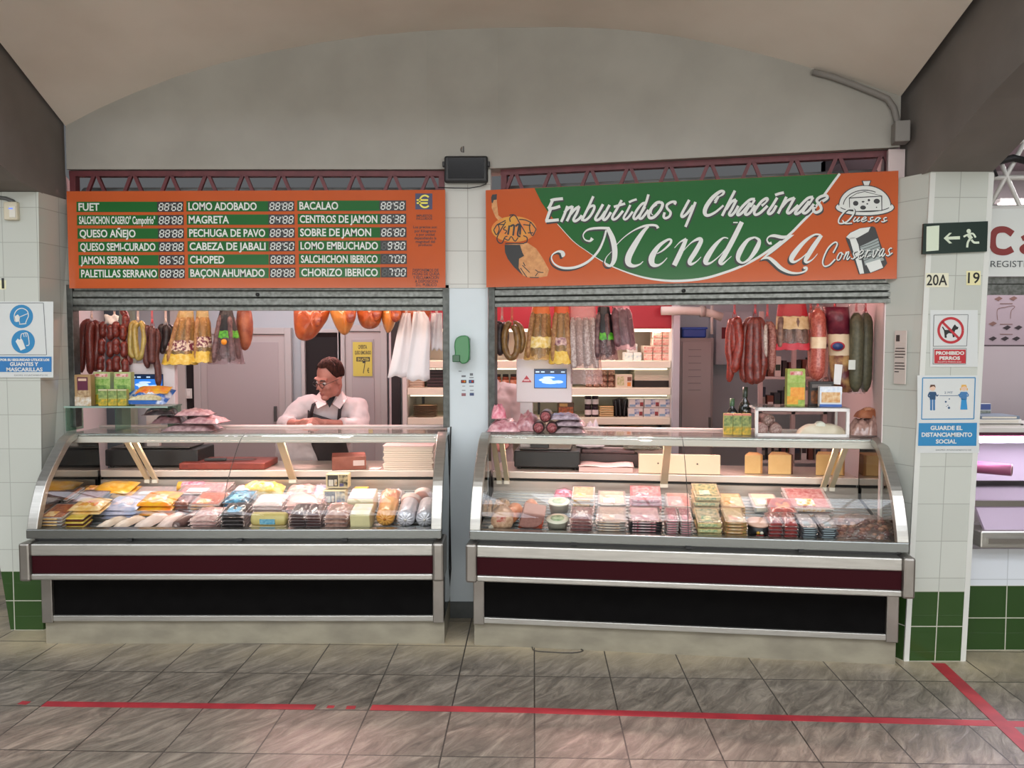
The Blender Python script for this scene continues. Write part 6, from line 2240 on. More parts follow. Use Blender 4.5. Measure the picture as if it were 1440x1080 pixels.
stack(LS, 429, 451, -.05, 6, .017, .2, lambda t, w, d, h: k_vac(t, w, d, h, '#3a2426', '#6a4a48', None, 8), 'meat_pack', 'meat pack', 'dark vacuum pack of sliced meat', 'left of the mottled brown packs')
stack(LS, 455, 490, -.05, 4, .026, .2, lambda t, w, d, h: k_vac(t, w, d, h, '#8a5c52', '#c29c8c', None, 9), 'meat_pack', 'meat pack', 'mottled brown vacuum pack', 'beside the cream cheese block')


def block(label, u0, u1, y, h, d, c, top):
    t = thing('cheese_block', label, 'cheese', LS.at((u0 + u1) / 2, y, deckz(y)))
    t.rotation_euler.x = SLOPE
    w = LS.width(u0, u1, y, .75)
    MB().box((-w / 2, 0, 0), (w / 2, d, h)).build('block', mat(c, .45, var='#cfc294', scale=8), t, bev=.006)
    MB().box((-w / 2 * .96, .01, h), (w / 2 * .96, d, h + .004)).build('wrapper', mat(top, .35, var='#f0e4e0', scale=15), t, bev=.002)
    return t


block('cream cheese block in the front row left of the orange roll', 493, 521, -.05, .105, .15, '#e4d6a2', '#e6d9a8')
block('cheese block with a pink and white wrapper behind the cream one', 489, 526, .17, .1, .16, '#cfc4a0', '#e4a8b4')
stack(LS, 456, 490, .12, 3, .022, .12, lambda t, w, d, h: k_vac(t, w, d, h, '#c88a88', '#e4b8b4', None, 9), 'meat_pack', 'meat pack', 'pale pink vacuum pack', 'behind the mottled brown packs')
# ham rolls, seen end on
for i, (u, c, v_, lb) in enumerate(((541, '#dc8e34', '#ecac58', 'orange netted ham roll with a pleated end'), (570, '#c8c4cc', '#e0dae0', 'silvery wrapped ham roll next to the orange one'), (597, '#c6c2ca', '#dedade', 'silvery wrapped ham roll next to the right end frame'))):
    r = .052
    y = -.02
    t = thing('ham_roll', lb, 'ham', LS.at(u, y, deckz(y) + r + (.012 if i == 0 else .008)))
    t.rotation_euler.x = SLOPE
    vs = []
    mb = MB()
    prof = [(.004, -.004), (.02, -.002), (.04, .004), (r * .96, .016), (r, .03), (r, .2), (r * .7, .23), (.004, .235)]
    N = 36
    for k, (rr, h) in enumerate(prof):
        for j in range(N):
            a = 2 * math.pi * j / N
            pl_ = 1 + (.0 if k > 4 else .035) * math.cos(a * 12)
            vs.append((rr * pl_ * math.cos(a), h + (.004 * math.cos(a * 12) if 0 < k < 4 else 0), rr * pl_ * math.sin(a)))
    fs = [(k * N + j, k * N + (j + 1) % N, (k + 1) * N + (j + 1) % N, (k + 1) * N + j) for k in range(len(prof) - 1) for j in range(N)]
    mb.add(vs, fs, 0, True)
    mb.build('roll', mat(c, .3, metal=.25 if i else 0, var=v_, scale=20, coat=.5, bump=.2), t)
    MB().ell((0, -.004, 0), (.008, .006, .008)).build('clip', mat('#d8d0c8' if i else '#b86a20', .3, metal=.5), t)
rr_ = thing('meat_roll', 'small silvery roll lying crosswise under the right end of the glass', 'meat', LS.at(590, -.075, deckz(-.07) + .008))
MB().lathe([(.0, -.05), (.01, -.05), (.012, -.04), (.012, .04), (.01, .05), (0, .05)], n=12, axis='x').build('roll', mat('#c8c4cc', .3, metal=.3), rr_)
MB().lathe([(.0122, -.01), (.0122, .01)], n=12, axis='x', caps=False).build('band', mat('#d8a090', .4), rr_)
for i, (u, y, lb) in enumerate(((578, .22, 'pale pink sliced ham round leaning behind the silvery rolls'), (596, .3, 'second pale ham round leaning at the back right corner'))):
    t = thing('sliced_ham', lb, 'ham', LS.at(u, y, deckz(y) + .05))
    t.rotation_euler.x = -.9
    MB().lathe([(0, 0), (.055, 0), (.06, .006), (.06, .03), (.055, .036), (0, .036)], (0, 0, 0), 28).build('slices', mat('#e4b6a6', .4, var='#d8a090', scale=14, coat=.3), t)
    MB().lathe([(.0605, .004), (.0605, .032)], (0, 0, 0), 28, caps=False).build('rind', mat('#e8c8bc', .4), t)
# ---- left counter, middle and rear rows
stack(LS, 60, 97, .2, 6, .014, .2, lambda t, w, d, h: k_tray(t, w, d, h, CLR, '#c07a3c', '#a8562c', ('#d8a868', '#e8d0a8')), 'meat_tray', 'meat tray', 'clear tray of orange meat slices', 'behind the front left corner')
stack(LS, 98, 137, .19, 5, .014, .2, lambda t, w, d, h: k_tray(t, w, d, h, GRYT, '#8a6a70', '#b8a0a4', ('#c8b8b4',)), 'meat_tray', 'meat tray', 'grey tray of mauve slices', 'beside the orange trays')
stack(LS, 62, 102, .38, 4, .016, .16, lambda t, w, d, h: k_bag(t, w, d, h * 1.3, '#d88a28', '#e8b050', '#c86a20', 2), 'meat_pack', 'meat pack', 'orange printed packet', 'against the back panel at the far left')
stack(LS, 104, 126, .37, 3, .016, .16, lambda t, w, d, h: k_bag(t, w, d, h * 1.3, '#d89428', '#b86a20', '#e0b060', 5), 'meat_pack', 'meat pack', 'golden brown packet', 'against the back panel left of the double post')
stack(LS, 128, 182, .36, 3, .026, .18, lambda t, w, d, h: k_bag(t, w, d, h, '#e09a20', '#eab848', '#e4c070', 3), 'meat_pack', 'meat pack', 'large amber packet', 'at the foot of the double post')
stack(LS, 95, 140, .02, 2, .022, .17, lambda t, w, d, h: k_bag(t, w, d, h, '#d8a040', '#ecd0a0', '#c8502c', 6), 'meat_pack', 'meat pack', 'yellow and cream packet', 'behind the yellow topped tubs', z0=deckz(.02) + .07)
stack(LS, 142, 192, .12, 3, .026, .2, lambda t, w, d, h: k_bag(t, w, d, h, '#dcd0dc', '#9aa8c8', '#e8c4c0', 7), 'meat_pack', 'meat pack', 'white and lilac printed packet', 'in the middle of the left half')
stack(LS, 192, 241, .16, 3, .03, .2, lambda t, w, d, h: k_bag(t, w, d, h, '#e8b020', '#e87a28', '#d8d8e0', 9), 'meat_pack', 'meat pack', 'bright yellow printed packet', 'in the middle of the left counter')
stack(LS, 243, 265, .2, 3, .022, .15, lambda t, w, d, h: k_vac(t, w, d, h, '#5a342c', '#8a5c50', None, 4), 'meat_pack', 'meat pack', 'dark brown vacuum pack', 'right of the bright yellow packets')
stack(LS, 266, 310, .14, 5, .016, .2, lambda t, w, d, h: k_tray(t, w, d, h, CLR, '#d8a090', '#c87868', ('#e8d0c0', '#d8a060')), 'ham_tray', 'ham tray', 'clear tray of rosy ham slices', 'behind the rosy brown packs')
stack(LS, 180, 245, .4, 2, .014, .15, lambda t, w, d, h: k_tray(t, w, d, h, CLR, '#a8b0b4', '#d8c0c0', ('#c8d4da',)), 'meat_tray', 'meat tray', 'flat silvery tray', 'behind the bright yellow packets')
stack(LS, 248, 318, .36, 4, .015, .18, lambda t, w, d, h: k_tray(t, w, d, h, CLR, '#c08890', '#e8c0c0', ('#f0e8e8',)), 'meat_tray', 'meat tray', 'wide clear tray of mauve pink slices', 'left of the glass seam')
stack(LS, 352, 398, .14, 4, .022, .18, lambda t, w, d, h: k_vac(t, w, d, h, '#d8c0bc', '#eedcd8', ('#f0e8e4',), 5), 'meat_pack', 'meat pack', 'whitish vacuum pack', 'behind the cheese roll')
stack(LS, 400, 452, .14, 4, .022, .18, lambda t, w, d, h: k_vac(t, w, d, h, '#d89a98', '#ecc4bc', ('#e8b0b8',), 3), 'meat_pack', 'meat pack', 'pink vacuum pack of sausages', 'behind the dark slices')
stack(LS, 322, 352, .36, 3, .02, .16, lambda t, w, d, h: k_vac(t, w, d, h, '#d890a0', '#f0d0d4', ('#e8e0e8',), 8), 'meat_pack', 'meat pack', 'rose vacuum pack', 'left of the yellow crescent bag')
t = stack(LS, 337, 396, .42, 1, .075, .1, lambda t, w, d, h: k_bag(t, w, d, h, '#e8b828', '#f0dc98', '#f0e4c8', 4), 'snack_bag', 'bag', 'rounded yellow and cream bag', 'below the single middle post', tilt=.5)
t = stack(LS, 398, 446, .36, 1, .055, .15, lambda t, w, d, h: k_bag(t, w, d, h, '#e08088', '#f0c8b8', '#f0dcc8', 6), 'snack_bag', 'bag', 'rounded pink bag', 'right of the yellow crescent bag', tilt=.4)
stack(LS, 434, 462, .3, 1, .02, .2, lambda t, w, d, h: k_vac(t, w, d, h, '#8a84b0', '#e0d4dc', ('#d8d0e0',), 5), 'meat_pack', 'meat pack', 'slanting violet and white packet', 'against the striped boxes', tilt=.55)
bx = None
for i, (u, y, zz, lb) in enumerate(((470, .30, 0, 'lower black and cream box with jar pictures'), (474, .33, .088, 'upper black and cream box with jar pictures'))):
    p = LS.at(u, y, deckz(y) + zz + .01)
    if bx is None:
        bx = printed_box('jar_box', lb, 'box', p, .135, .08, .085, '#d6c49a', ((.08, .12, .55, .92, '#2a2420', '#4a3c30'), (.12, .16, .34, .6, '#d8d0c0'), (.38, .2, .5, .62, '#b08a4a', '#e0d8c8'), (.6, .1, .98, .95, '#2c2620', '#c8b488'), (.62, .12, .8, .34, '#5a5078')), group='boxes with jar pictures')
    else:
        dup(bx, p, label=lb)
p = LS.at(505, .34, deckz(.34))
printed_box('cheese_box', 'small yellow box with a dark window behind the pink wrapped cheese', 'box', p, .085, .1, .085, '#dca836', ((.2, .15, .85, .7, '#8a8468', '#c8c0a0'),))
t = stack(LS, 530, 560, .2, 1, .06, .2, lambda t, w, d, h: k_vac(t, w, d, h, '#d8846a', '#f0b890', None, 3), 'meat_pack', 'meat pack', 'orange and rose wrapped joint', 'above the orange ham roll', tilt=.5)
t = stack(LS, 536, 566, .36, 1, .04, .16, lambda t, w, d, h: k_vac(t, w, d, h, '#b8a8a8', '#e0d8d8', None, 11), 'meat_pack', 'meat pack', 'crinkled clear wrapped pack', 'left of the pale ham rounds')
# red and yellow sweet tub lying at the back
t = thing('sweet_tub', 'pink and yellow printed tub on its side at the back left of the red board', 'tub', LS.at(271, .5, deckz(.5) + .035))
MB().lathe([(0, -.085), (.03, -.085), (.036, -.06), (.036, .06), (.026, .085), (0, .085)], (0, 0, 0), 20, 'x').build('tub', mat('#d0486a', .35, var='#e8b8c4', scale=35), t)
MB().lathe([(.0362, -.086), (.0368, -.06)], (0, 0, 0), 20, 'x', caps=False).build('end_band', mat('#d8a038', .4), t)
# ------------------------------------------------------------------ on the counter tops and worktops
TZ = 1.1725


def on_top(side, u, y=.4):
    return side.at(u, y, TZ)


def vacpile(side, items):
    for nm, lb, u, y, dz, w, d, h, c, v_, rz, tx, seed, lab in items:
        t = thing(nm, lb, 'meat pack', side.at(u, y, TZ + dz), side.a + rz)
        t.rotation_euler.x = tx
        k_vac(t, w, d, h, c, v_, lab, seed)


vacpile(LS, [
    ('meat_pack', 'lowest silvery vacuum pack in the pile on the left counter top', 262, .30, .0, .34, .22, .045, '#8a6a6c', '#c8a8a8', .05, .0, 2, None),
    ('meat_pack', 'pinkish vacuum pack on the right of the pile on the left counter top', 278, .29, .047, .24, .2, .045, '#a87278', '#d8b0b0', -.12, .0, 5, None),
    ('meat_pack', 'wrinkled rosy vacuum pack at the top right of the pile on the left counter top', 268, .31, .094, .22, .18, .038, '#b07c80', '#e0b8b8', .1, .0, 8, None),
    ('meat_pack', 'brown vacuum pack at the left of the pile on the left counter top', 232, .30, .047, .18, .2, .05, '#5a3a3c', '#8a686a', .15, .0, 3, None),
    ('meat_pack', 'black vacuum pack at the top left of the pile on the left counter top', 224, .30, .099, .2, .18, .045, '#161215', '#3a2c30', .3, .0, 6, None)])
vacpile(RS, [
    ('meat_pack', 'crinkled pink pack, lowest at the left end of the right counter top', 708, .28, .0, .22, .2, .07, '#b06874', '#e0b0b4', .05, .0, 2, None),
    ('meat_pack', 'bright pink vacuum pack standing on the left end of the right counter top', 702, .34, .072, .1, .12, .075, '#d86a80', '#eaa8b0', .2, .15, 5, None),
    ('meat_pack', 'rosy clear wrapped pack beside the dark salami rounds', 738, .30, .0, .14, .2, .1, '#9a5a60', '#c89094', -.1, .1, 8, None),
    ('meat_pack', 'flat silver vacuum pack, lowest right of the dark salami rounds', 800, .29, .0, .22, .2, .04, '#7a6668', '#b8a4a6', .05, .0, 3, None),
    ('meat_pack', 'flat silver vacuum pack, middle of the three right of the salami rounds', 799, .30, .042, .21, .19, .036, '#86727a', '#c8b4ba', -.05, .0, 6, ('#6a3a44', '#c8b0b4')),
    ('meat_pack', 'silver and blue vacuum pack, topmost of the three right of the salami rounds', 795, .30, .08, .2, .18, .034, '#8a7a88', '#d0c0cc', .08, .0, 9, ('#8a94b8', '#c8a0a8'))])
sal = None
for u, dz, lb in ((757, .0, 'lower left dark salami round with a red cut face'), (776, .0, 'lower right dark salami round with a red cut face'), (767, .066, 'upper dark salami round with a red cut face')):
    p = RS.at(u, .29, TZ + .035 + dz)
    if sal is None:
        sal = thing('salami', lb, 'salami', p, RCA, 'salami rounds on the right counter top')
        MB().lathe([(0, 0), (.03, 0), (.035, .006), (.036, .02), (.036, .14), (.03, .155), (0, .16)], n=20, axis='y').build('sausage', mat('#241418', .35, var='#4a2a2c', scale=30, coat=.4), sal)
        MB().lathe([(0, -.002), (.028, -.002), (.028, .002), (0, .002)], n=20, axis='y').build('cut_face', mat('#6a2428', .4, var='#b0686a', scale=120), sal)
    else:
        dup(sal, p, label=lb)

# ---- glass shelf with cartons at the left end
SHY, SHZ0 = 4.62, P(150, 571.5, 4.62).z
x0, x1 = P(90, 571, 4.62).x, P(236, 571, 4.62).x
gs = thing('glass_shelf', 'small glass shelf on legs at the left end of the counter', 'shelf', (x0, SHY, TZ))
GEDGE = film('#cfe6da', 1.5, .18, '#9ab8a8', .02)
H_ = SHZ0 - TZ
W_ = x1 - x0
MB().box((0, 0, H_ - .008), (W_, .2, H_)).build('top', GEDGE, gs)
for x in (.002, W_ * .48, W_ - .008):
    MB().box((x, .01, 0), (x + .006, .19, H_ - .008)).build('leg', GEDGE, gs)
MB().box((.0, -.002, H_ - .009), (W_, .001, H_ + .001)).build('edge', mat('#8fa89c', .2), gs)


def on_shelf(u, y):
    return Vector((P(u, 571, y).x, y, SHZ0 + .001))


q = 4.64 / FPX
printed_box('food_carton', 'brown and cream carton with a plum label at the left end of the glass shelf', 'carton', on_shelf(117, 4.65), 23 * q, .05, 44 * q, '#a8885c', ((.0, .0, 1, .3, '#d8d4cc', '#b89a70'), (.15, .28, .9, .5, '#c8b08a', '#8a6a48'), (.18, .5, .82, .92, '#5a1836'), (.25, .8, .75, .88, '#d8b8a0')))
JC = [((.1, .86, .86, .95, '#b83c38', '#e8c8c0'), (.0, .34, 1, .8, '#6a9a3a', '#a8c070'), (.05, .02, .95, .32, '#d8b428', '#6a8a38'), (.2, .36, .8, .6, '#3a6a34', '#78a048'))]
a_ = printed_box('juice_carton', 'large green pineapple juice carton, left of two behind the small ones', 'carton', on_shelf(144, 4.72), 24 * q, .05, 47 * q, '#a8b478', JC[0], group='green juice cartons on the glass shelf')
MB().lathe([(.008, 0), (.008, .012)], (-.02, .02, 47 * q), 10).build('cap', mat('#e0dcd4', .4), a_)
b_ = dup(a_, on_shelf(173, 4.72), label='large green juice carton, right of two, behind the blue snack bag')
sj = None
for i, u in enumerate((145, 158.5, 172)):
    lb = ('left', 'middle', 'right')[i] + ' of three small juice cartons in front on the glass shelf'
    if sj is None:
        sj = printed_box('juice_carton', lb, 'carton', on_shelf(u, 4.64), 12.5 * q, .035, 23.5 * q, '#b4b060', ((.0, .45, 1, .9, '#4a6a34', '#98a860'), (.0, .02, 1, .42, '#d8ac24', '#5a7a30'), (.0, .92, 1, 1.0, '#c8c0a0')), group='small juice cartons on the glass shelf')
    else:
        dup(sj, on_shelf(u, 4.64), label=lb)
t = thing('snack_bag', 'blue and yellow snack bag leaning on the glass shelf', 'bag', on_shelf(202, 4.66) + Vector((0, 0, .004)), -.05)
t.rotation_euler.x = .5
pillow(MB(), 64 * q, .16, .05, 3, 16, .25).build('bag', mat('#2a62b0', .25, var='#d8dce4', scale=9, coat=.5, bump=.3, bscale=30, vmin=.48, vmax=.56), t)
pillow(MB(), 48 * q, .08, .02, 6, 12, .2).xf(Matrix.Translation((.03, .06, .042))).build('yellow_print', mat('#e0a828', .3, var='#d8642c', scale=22), t)
pillow(MB(), 46 * q, .05, .02, 9, 12, .2).xf(Matrix.Translation((.01, .005, .03))).build('picture', mat('#d8cfae', .3, var='#b8a878', scale=50), t)


# ---- screen scales
def scale(label, side, u0, u1, v0, v1, y, scr, bu0, bu1, tri=None, post_u=None):
    zt = P(720, v0, side.at((u0 + u1) / 2, y, 1.4).y).z
    zb = P(720, v1, side.at((u0 + u1) / 2, y, 1.4).y).z
    p = side.at((u0 + u1) / 2, y, 1.4)
    t = thing('screen_scale', label, 'scale', (p.x, p.y, WTZ), side.a)
    k = side.width(u0, u1, y, 1.4)
    sc = k / (u1 - u0)
    uc = (u0 + u1) / 2
    vv = lambda v: zt - (v - v0) / (v1 - v0) * (zt - zb) - WTZ
    HW = mat('#ddd2d2', .4)
    MB().box((-k / 2, 0, zb - WTZ), (k / 2, .05, zt - WTZ)).build('head', HW, t, bev=.006)
    s0, s1, sv0, sv1 = scr
    fr = MB().box(((s0 - 1 - uc) * sc, -.004, vv(sv1 + 1)), ((s1 + 1 - uc) * sc, .002, vv(sv0 - 1))).build('screen_frame', mat('#23252c', .3), t)
    mb = MB()
    a, c, b0, b1 = (s0 - uc) * sc, (s1 - uc) * sc, vv(sv1), vv(sv0)
    mb.box((a, -.006, b0), (c, -.004, b1), 0)
    mb.box((a, -.0065, b1 - (b1 - b0) * .25), (c, -.006, b1), 1)
    # slices of fish pictured on the screen
    for cx_, cz_, rx, rz_ in ((.35, .42, .22, .1), (.5, .3, .28, .1), (.75, .32, .16, .09), (.45, .56, .2, .06)):
        pts = [(a + (c - a) * (cx_ + rx * math.cos(j * .524)), -.0068, b0 + (b1 - b0) * (cz_ + rz_ * math.sin(j * .524))) for j in range(12)]
        mb.add(pts, [tuple(range(12))], 2)
    for f in (.03, .2, .5, .84):
        mb.box((a + (c - a) * f, -.007, b1 - (b1 - b0) * .17), (a + (c - a) * (f + .12), -.0066, b1 - (b1 - b0) * .1), 2)
    mb.build('screen', [mat('#2a74d0', .3, emit=.8), mat('#122848', .3, emit=.5), mat('#bcd4ec', .3, emit=.7)], t)
    if tri:
        tu, tv = tri
        m2 = MB()
        m2.prism([((tu - 7 - uc) * sc, -.003, vv(tv + 4.5)), ((tu + 7 - uc) * sc, -.003, vv(tv + 4.5)), ((tu - uc) * sc, -.003, vv(tv - 5))], (0, .004, 0))
        m2.build('triangle_logo', mat('#b82838', .4), t)
        MB().box(((tu - 4 - uc) * sc, -.004, vv(tv + 3)), ((tu + 4 - uc) * sc, -.0025, vv(tv + .5))).build('logo_strip', mat('#e0b8b8', .4), t)
    pu = post_u or uc
    MB().box(((pu - 9 - uc) * sc, .012, .09), ((pu + 9 - uc) * sc, .045, zb - WTZ + .01)).build('post', mat('#cfc4c2', .4), t, bev=.004)
    bx0 = side.x(bu0, y - .02, .95) - side.x(uc, y, 1.4)
    bx1 = side.x(bu1, y - .02, .95) - side.x(uc, y, 1.4)
    MB().box((bx0, -.06, .012), (bx1, .22, .12)).build('body', mat('#1c1a1c', .4), t, bev=.008)
    MB().box((bx0 + .03, -.04, .125), (bx1 - .06, .2, .135)).build('weighing_plate', mat('#6a6462', .3, metal=.7), t, bev=.004)
    MB().box((bx0 + .1, -.01, .10), (bx0 + .22, .03, .2)).build('display_box', mat('#201e20', .4), t, bev=.005)
    for x in (bx0 + .03, bx1 - .03):
        for yy in (-.03, .19):
            MB().lathe([(.015, 0), (.015, .014)], (x, yy, 0), 10).build('foot', BLKT, t)
    return t


scale('white screen scale with a red triangle logo behind the right counter', RS, 726, 804, 505, 566, .74, (752, 796, 519.5, 545), 724, 816, (740.5, 533), 740)
scale('white screen scale behind the cartons at the left end', LS, 180, 246, 511, 570, .74, (185, 229, 527, 551), 152, 282, None, 212)

# ---- left worktop
def wt(side, u, y=.66, dz=0.0):
    return side.at(u, y, WTZ + .001 + dz)


t = thing('cutting_board', 'red brown cutting board on the left worktop', 'board', wt(LS, 312, .61), 0)
w = LS.width(251, 372, .61, WTZ)
MB().box((-w / 2, 0, 0), (w / 2, .28, .042)).build('board', mat('#8a3a2c', .5, var='#7a2f24', scale=14), t, bev=.006)
MB().box((-w / 2 + .02, -.001, .012), (-w / 2 + .06, .0, .03)).build('corner_mark', mat('#6f2a20', .5), t)
kn = thing('knife', 'black handled knife lying on the red brown cutting board', 'knife', wt(LS, 318, .68, .045), .1)
MB().box((-.14, 0, 0), (.0, .026, .018)).build('handle', BLKT, kn, bev=.005)
MB().prism([(0, 0, .006), (.16, .0, .006), (.19, .016, .006), (.17, .026, .006), (0, .028, .006)], (0, 0, .003)).build('blade', mat('#55504e', .3, metal=.8), kn)
p = wt(LS, 491, .60)
printed_box('wooden_box', 'flat reddish wooden box on the left worktop by the seller', 'box', p, LS.width(466, 513, .6, WTZ), .2, .085, mat('#7a4030', .5, var='#94584a', scale=10), ((.62, .3, .95, .7, '#c8b4b0'),), rz=.22)
pp = thing('paper_stack', 'thick pile of white wrapping paper on the left worktop', 'paper', wt(LS, 574, .60))
w = LS.width(540, 609, .6, WTZ)
mb = MB()
random.seed(9)
for i in range(11):
    o_ = rnd(-.006, .006)
    mb.box((-w / 2 + o_, rnd(0, .01), i * .0135), (w / 2 + o_, .27, i * .0135 + .0115))
mb.build('sheets', mat('#e0cfc0', .6), pp)
MB().box((-w / 2 - .004, -.002, .149), (w / 2 + .004, .27, .156)).build('top_sheet', mat('#e8c8c4', .6), pp)
rr = thing('receipt_roll', 'small white slip on the edge of the left worktop', 'paper', wt(LS, 527, .6))
MB().box((-.035, 0, 0), (.03, .08, .004)).build('slip', mat('#e4d4d0', .6), rr)
MB().box((-.03, -.001, .0005), (.0, 0, .003)).build('print', mat('#b09a98', .6), rr)

# ---- right worktop
t = thing('cutting_board', 'cream board with two screws standing behind the right counter', 'board', RS.at(955, .60, .862), RCA)
w = RS.width(898, 1013, .6, .9)
MB().box((-w / 2, 0, 0.035), (w / 2, .03, .155)).build('board', mat('#e4ccb2', .45), t, bev=.004)
for x in (-.26 * w, .22 * w):
    MB().lathe([(.005, -.003), (.005, .002)], (x, 0, .1), 10, 'y').build('screw', mat('#55504c', .4), t)
ck = None
for u0, u1, h, lb in ((1047, 1073, .118, 'left of three pale cheese wedges on the right worktop'), (1080, 1116, .122, 'middle of three pale cheese wedges, with a dark rind end'), (1147, 1189, .128, 'right of three pale cheese wedges, the largest, by the double post')):
    w = RS.width(u0, u1, .66, .95)
    t = thing('cheese_wedge', lb, 'cheese', wt(RS, (u0 + u1) / 2, .66), RCA, 'cheese wedges on the right worktop')
    MB().prism([(-w / 2, 0, 0), (w / 2 - .012, .01, 0), (w / 2 - .02, .14, 0), (-w / 2 + .05, .15, 0)], (0, 0, h)).build('cheese', mat('#dcb67a', .5, var='#d4aa6c', scale=10), t, bev=.004)
    MB().prism([(w / 2 - .013, .012, 0), (w / 2, .02, 0), (w / 2 - .006, .14, 0), (w / 2 - .02, .14, 0)], (0, 0, h)).build('rind', mat('#5a3c30' if '1080' == str(u0) else '#c08e58', .5), t)
t = thing('paper_stack', 'pink wrapping paper pile with a drooping top sheet by the dark tray', 'paper', wt(RS, 852, .62), RCA)
w = RS.width(814, 890, .62, WTZ)
MB().box((-w / 2, 0, 0), (w / 2, .2, .03)).build('sheets', mat('#d8b4b0', .6), t)
mb = MB()
mb.grid(lambda s, q_: Vector(((s - .5) * w * 1.03, -.006 + q_ * .2, .036 + .004 * math.sin(s * 9))), 12, 4)
mb.build('top_sheet', mat('#e4c4c0', .6), t, thick=.002)
t = thing('dark_tray', 'dark box tray behind the pink paper pile', 'tray', RS.at(855, .84, WTZ + .001), RCA)
w = RS.width(814, 898, .84, WTZ)
MB().box((-w / 2, 0, 0), (w / 2, .12, .085)).build('tray', mat('#3a2c2e', .5), t, bev=.004)
MB().box((-w / 2 + .02, .01, .085), (w / 2 - .02, .11, .11)).build('contents', mat('#6a5052', .5, var='#4a3a3c', scale=12), t, bev=.01)
t = thing('plastic_bag', 'crumpled white plastic bag by the dark scale body', 'bag', RS.at(830, .87, WTZ + .115), RCA)
pillow(MB(), .19, .1, .14, 5, 16, .35).build('bag', mat('#d8ccce', .35, bump=.4, bscale=25), t)
t = thing('plastic_bag', 'clear greenish bag of produce on the right worktop', 'bag', RS.at(905, .84, WTZ + .11), RCA)
pillow(MB(), .26, .12, .1, 8, 16, .35).build('bag', film('#dcdccc', 1.5, .45, '#9a9484', .08, .6, 40), t)
pillow(MB(), .2, .09, .07, 3, 12, .3).xf(Matrix.Translation((0, .012, .006))).build('contents', mat('#6a6454', .5, var='#8a8070', scale=20), t)
st_ = thing('bag_stand', 'low shelf block carrying the plastic bags behind the right counter', 'stand', RS.at(868, .86, WTZ + .001), RCA)
MB().box((-.3, .09, 0), (.32, .135, .105)).build('block', mat('#b4a4a0', .5), st_, bev=.004)
MB().box((-.3, .085, .1), (.32, .135, .109)).build('top', mat('#c4b4b0', .5), st_)

# ---- right counter top: small cartons, bottles, white framed cabinet
cj = None
for i, u in enumerate((1024, 1037, 1050)):
    p = on_top(RS, u, .36)
    lb = ('left', 'middle', 'right')[i] + ' of three small olive green cartons by the white framed cabinet'
    if cj is None:
        cj = printed_box('juice_carton', lb, 'carton', p, .05, .035, .125, '#b8b068', ((.0, .4, 1, .88, '#3a5a2c', '#a0a860'), (.0, .02, 1, .38, '#d8a824', '#6a7a30'), (.0, .91, 1, 1.0, '#c87a6a')), rz=RCA, group='small olive green cartons')
    else:
        dup(cj, p, label=lb)
for u, y, h, r, lb in ((1047, .52, .27, .038, 'tall dark wine bottle behind the small cartons'), (1029, .53, .2, .036, 'shorter dark bottle with a green neck left of the wine bottle')):
    t = thing('bottle', lb, 'bottle', on_top(RS, u, y), RCA)
    MB().lathe([(0, 0), (r, 0), (r, h * .55), (r * .8, h * .64), (r * .36, h * .74), (r * .34, h * .97), (r * .4, h * .975), (r * .4, h), (0, h)], n=20).build('glass', mat('#12160f' if h > .25 else '#14181a', .12, coat=.5), t)
    MB().lathe([(r * .38, h * .78), (r * .42, h * 1.002), (0, h * 1.004)], n=16, caps=False).build('capsule', mat('#1e2c1c' if h > .25 else '#3a5a3c', .35), t)
    MB().lathe([(r * 1.01, h * .15), (r * 1.01, h * .4)], n=20, caps=False).build('label', mat('#2a2622', .5, var='#4a4438', scale=40), t)
fa, fb = RS.x(1062, .30, 1.27), RS.x(1195, .30, 1.27)
fz = P(1128, 574, RS.at(1128, .30, 1.27).y).z - TZ
t = thing('framed_cabinet', 'white framed glass sneeze cabinet on the right counter top', 'cabinet', RS.w(fa, .30, TZ), RCA)
FW = fb - fa
bt_ = .018
FRW = mat('#e6e2de', .4)
mb = MB()
mb.box((0, 0, 0), (FW, .018, bt_)).box((0, 0, fz - bt_), (FW, .018, fz)).box((0, 0, 0), (bt_, .018, fz)).box((FW - bt_, 0, 0), (FW, .018, fz))
mb.build('front_frame', FRW, t, bev=.002)
mb = MB()
mb.box((0, .23, 0), (.012, .242, fz)).box((FW - .012, .23, 0), (FW, .242, fz)).box((0, .018, fz - .01), (.012, .242, fz)).box((FW - .012, .018, fz - .01), (FW, .242, fz)).box((0, .23, fz - .012), (FW, .242, fz))
mb.build('rear_frame', FRW, t)
MB().box((bt_, .008, bt_), (FW - bt_, .011, fz - bt_)).build('front_glass', GLASS, t)
MB().box((.0, .0, fz), (FW, .242, fz + .005)).build('top_glass', film('#f0f6f4', 1.5, rough=.01), t)
top = lambda u, y: RS.at(u, y, TZ + fz + .0055)
printed_box('juice_carton', 'tall green and orange juice carton on the white framed cabinet', 'carton', top(1119, .40), .1, .06, .215, '#9aa84a', ((.0, .62, 1, .86, '#8aa842', '#b0c06a'), (.15, .83, .85, .93, '#b83a34', '#e8c8c0'), (.0, .0, 1, .6, '#7a9a38', '#a8b858'), (.18, .16, .98, .5, '#e08a20', '#eaa440'), (.0, .04, .62, .26, '#e8b038', '#d88a20')), rz=RCA)
printed_box('croquette_box', 'dark box with croquettes pictured, behind the white and blue one', 'box', top(1155, .44), .135, .04, .14, '#231d1c', ((.06, .08, .94, .62, '#9a5a2a', '#3a2418'), (.1, .74, .9, .88, '#6a6460')), rz=RCA)
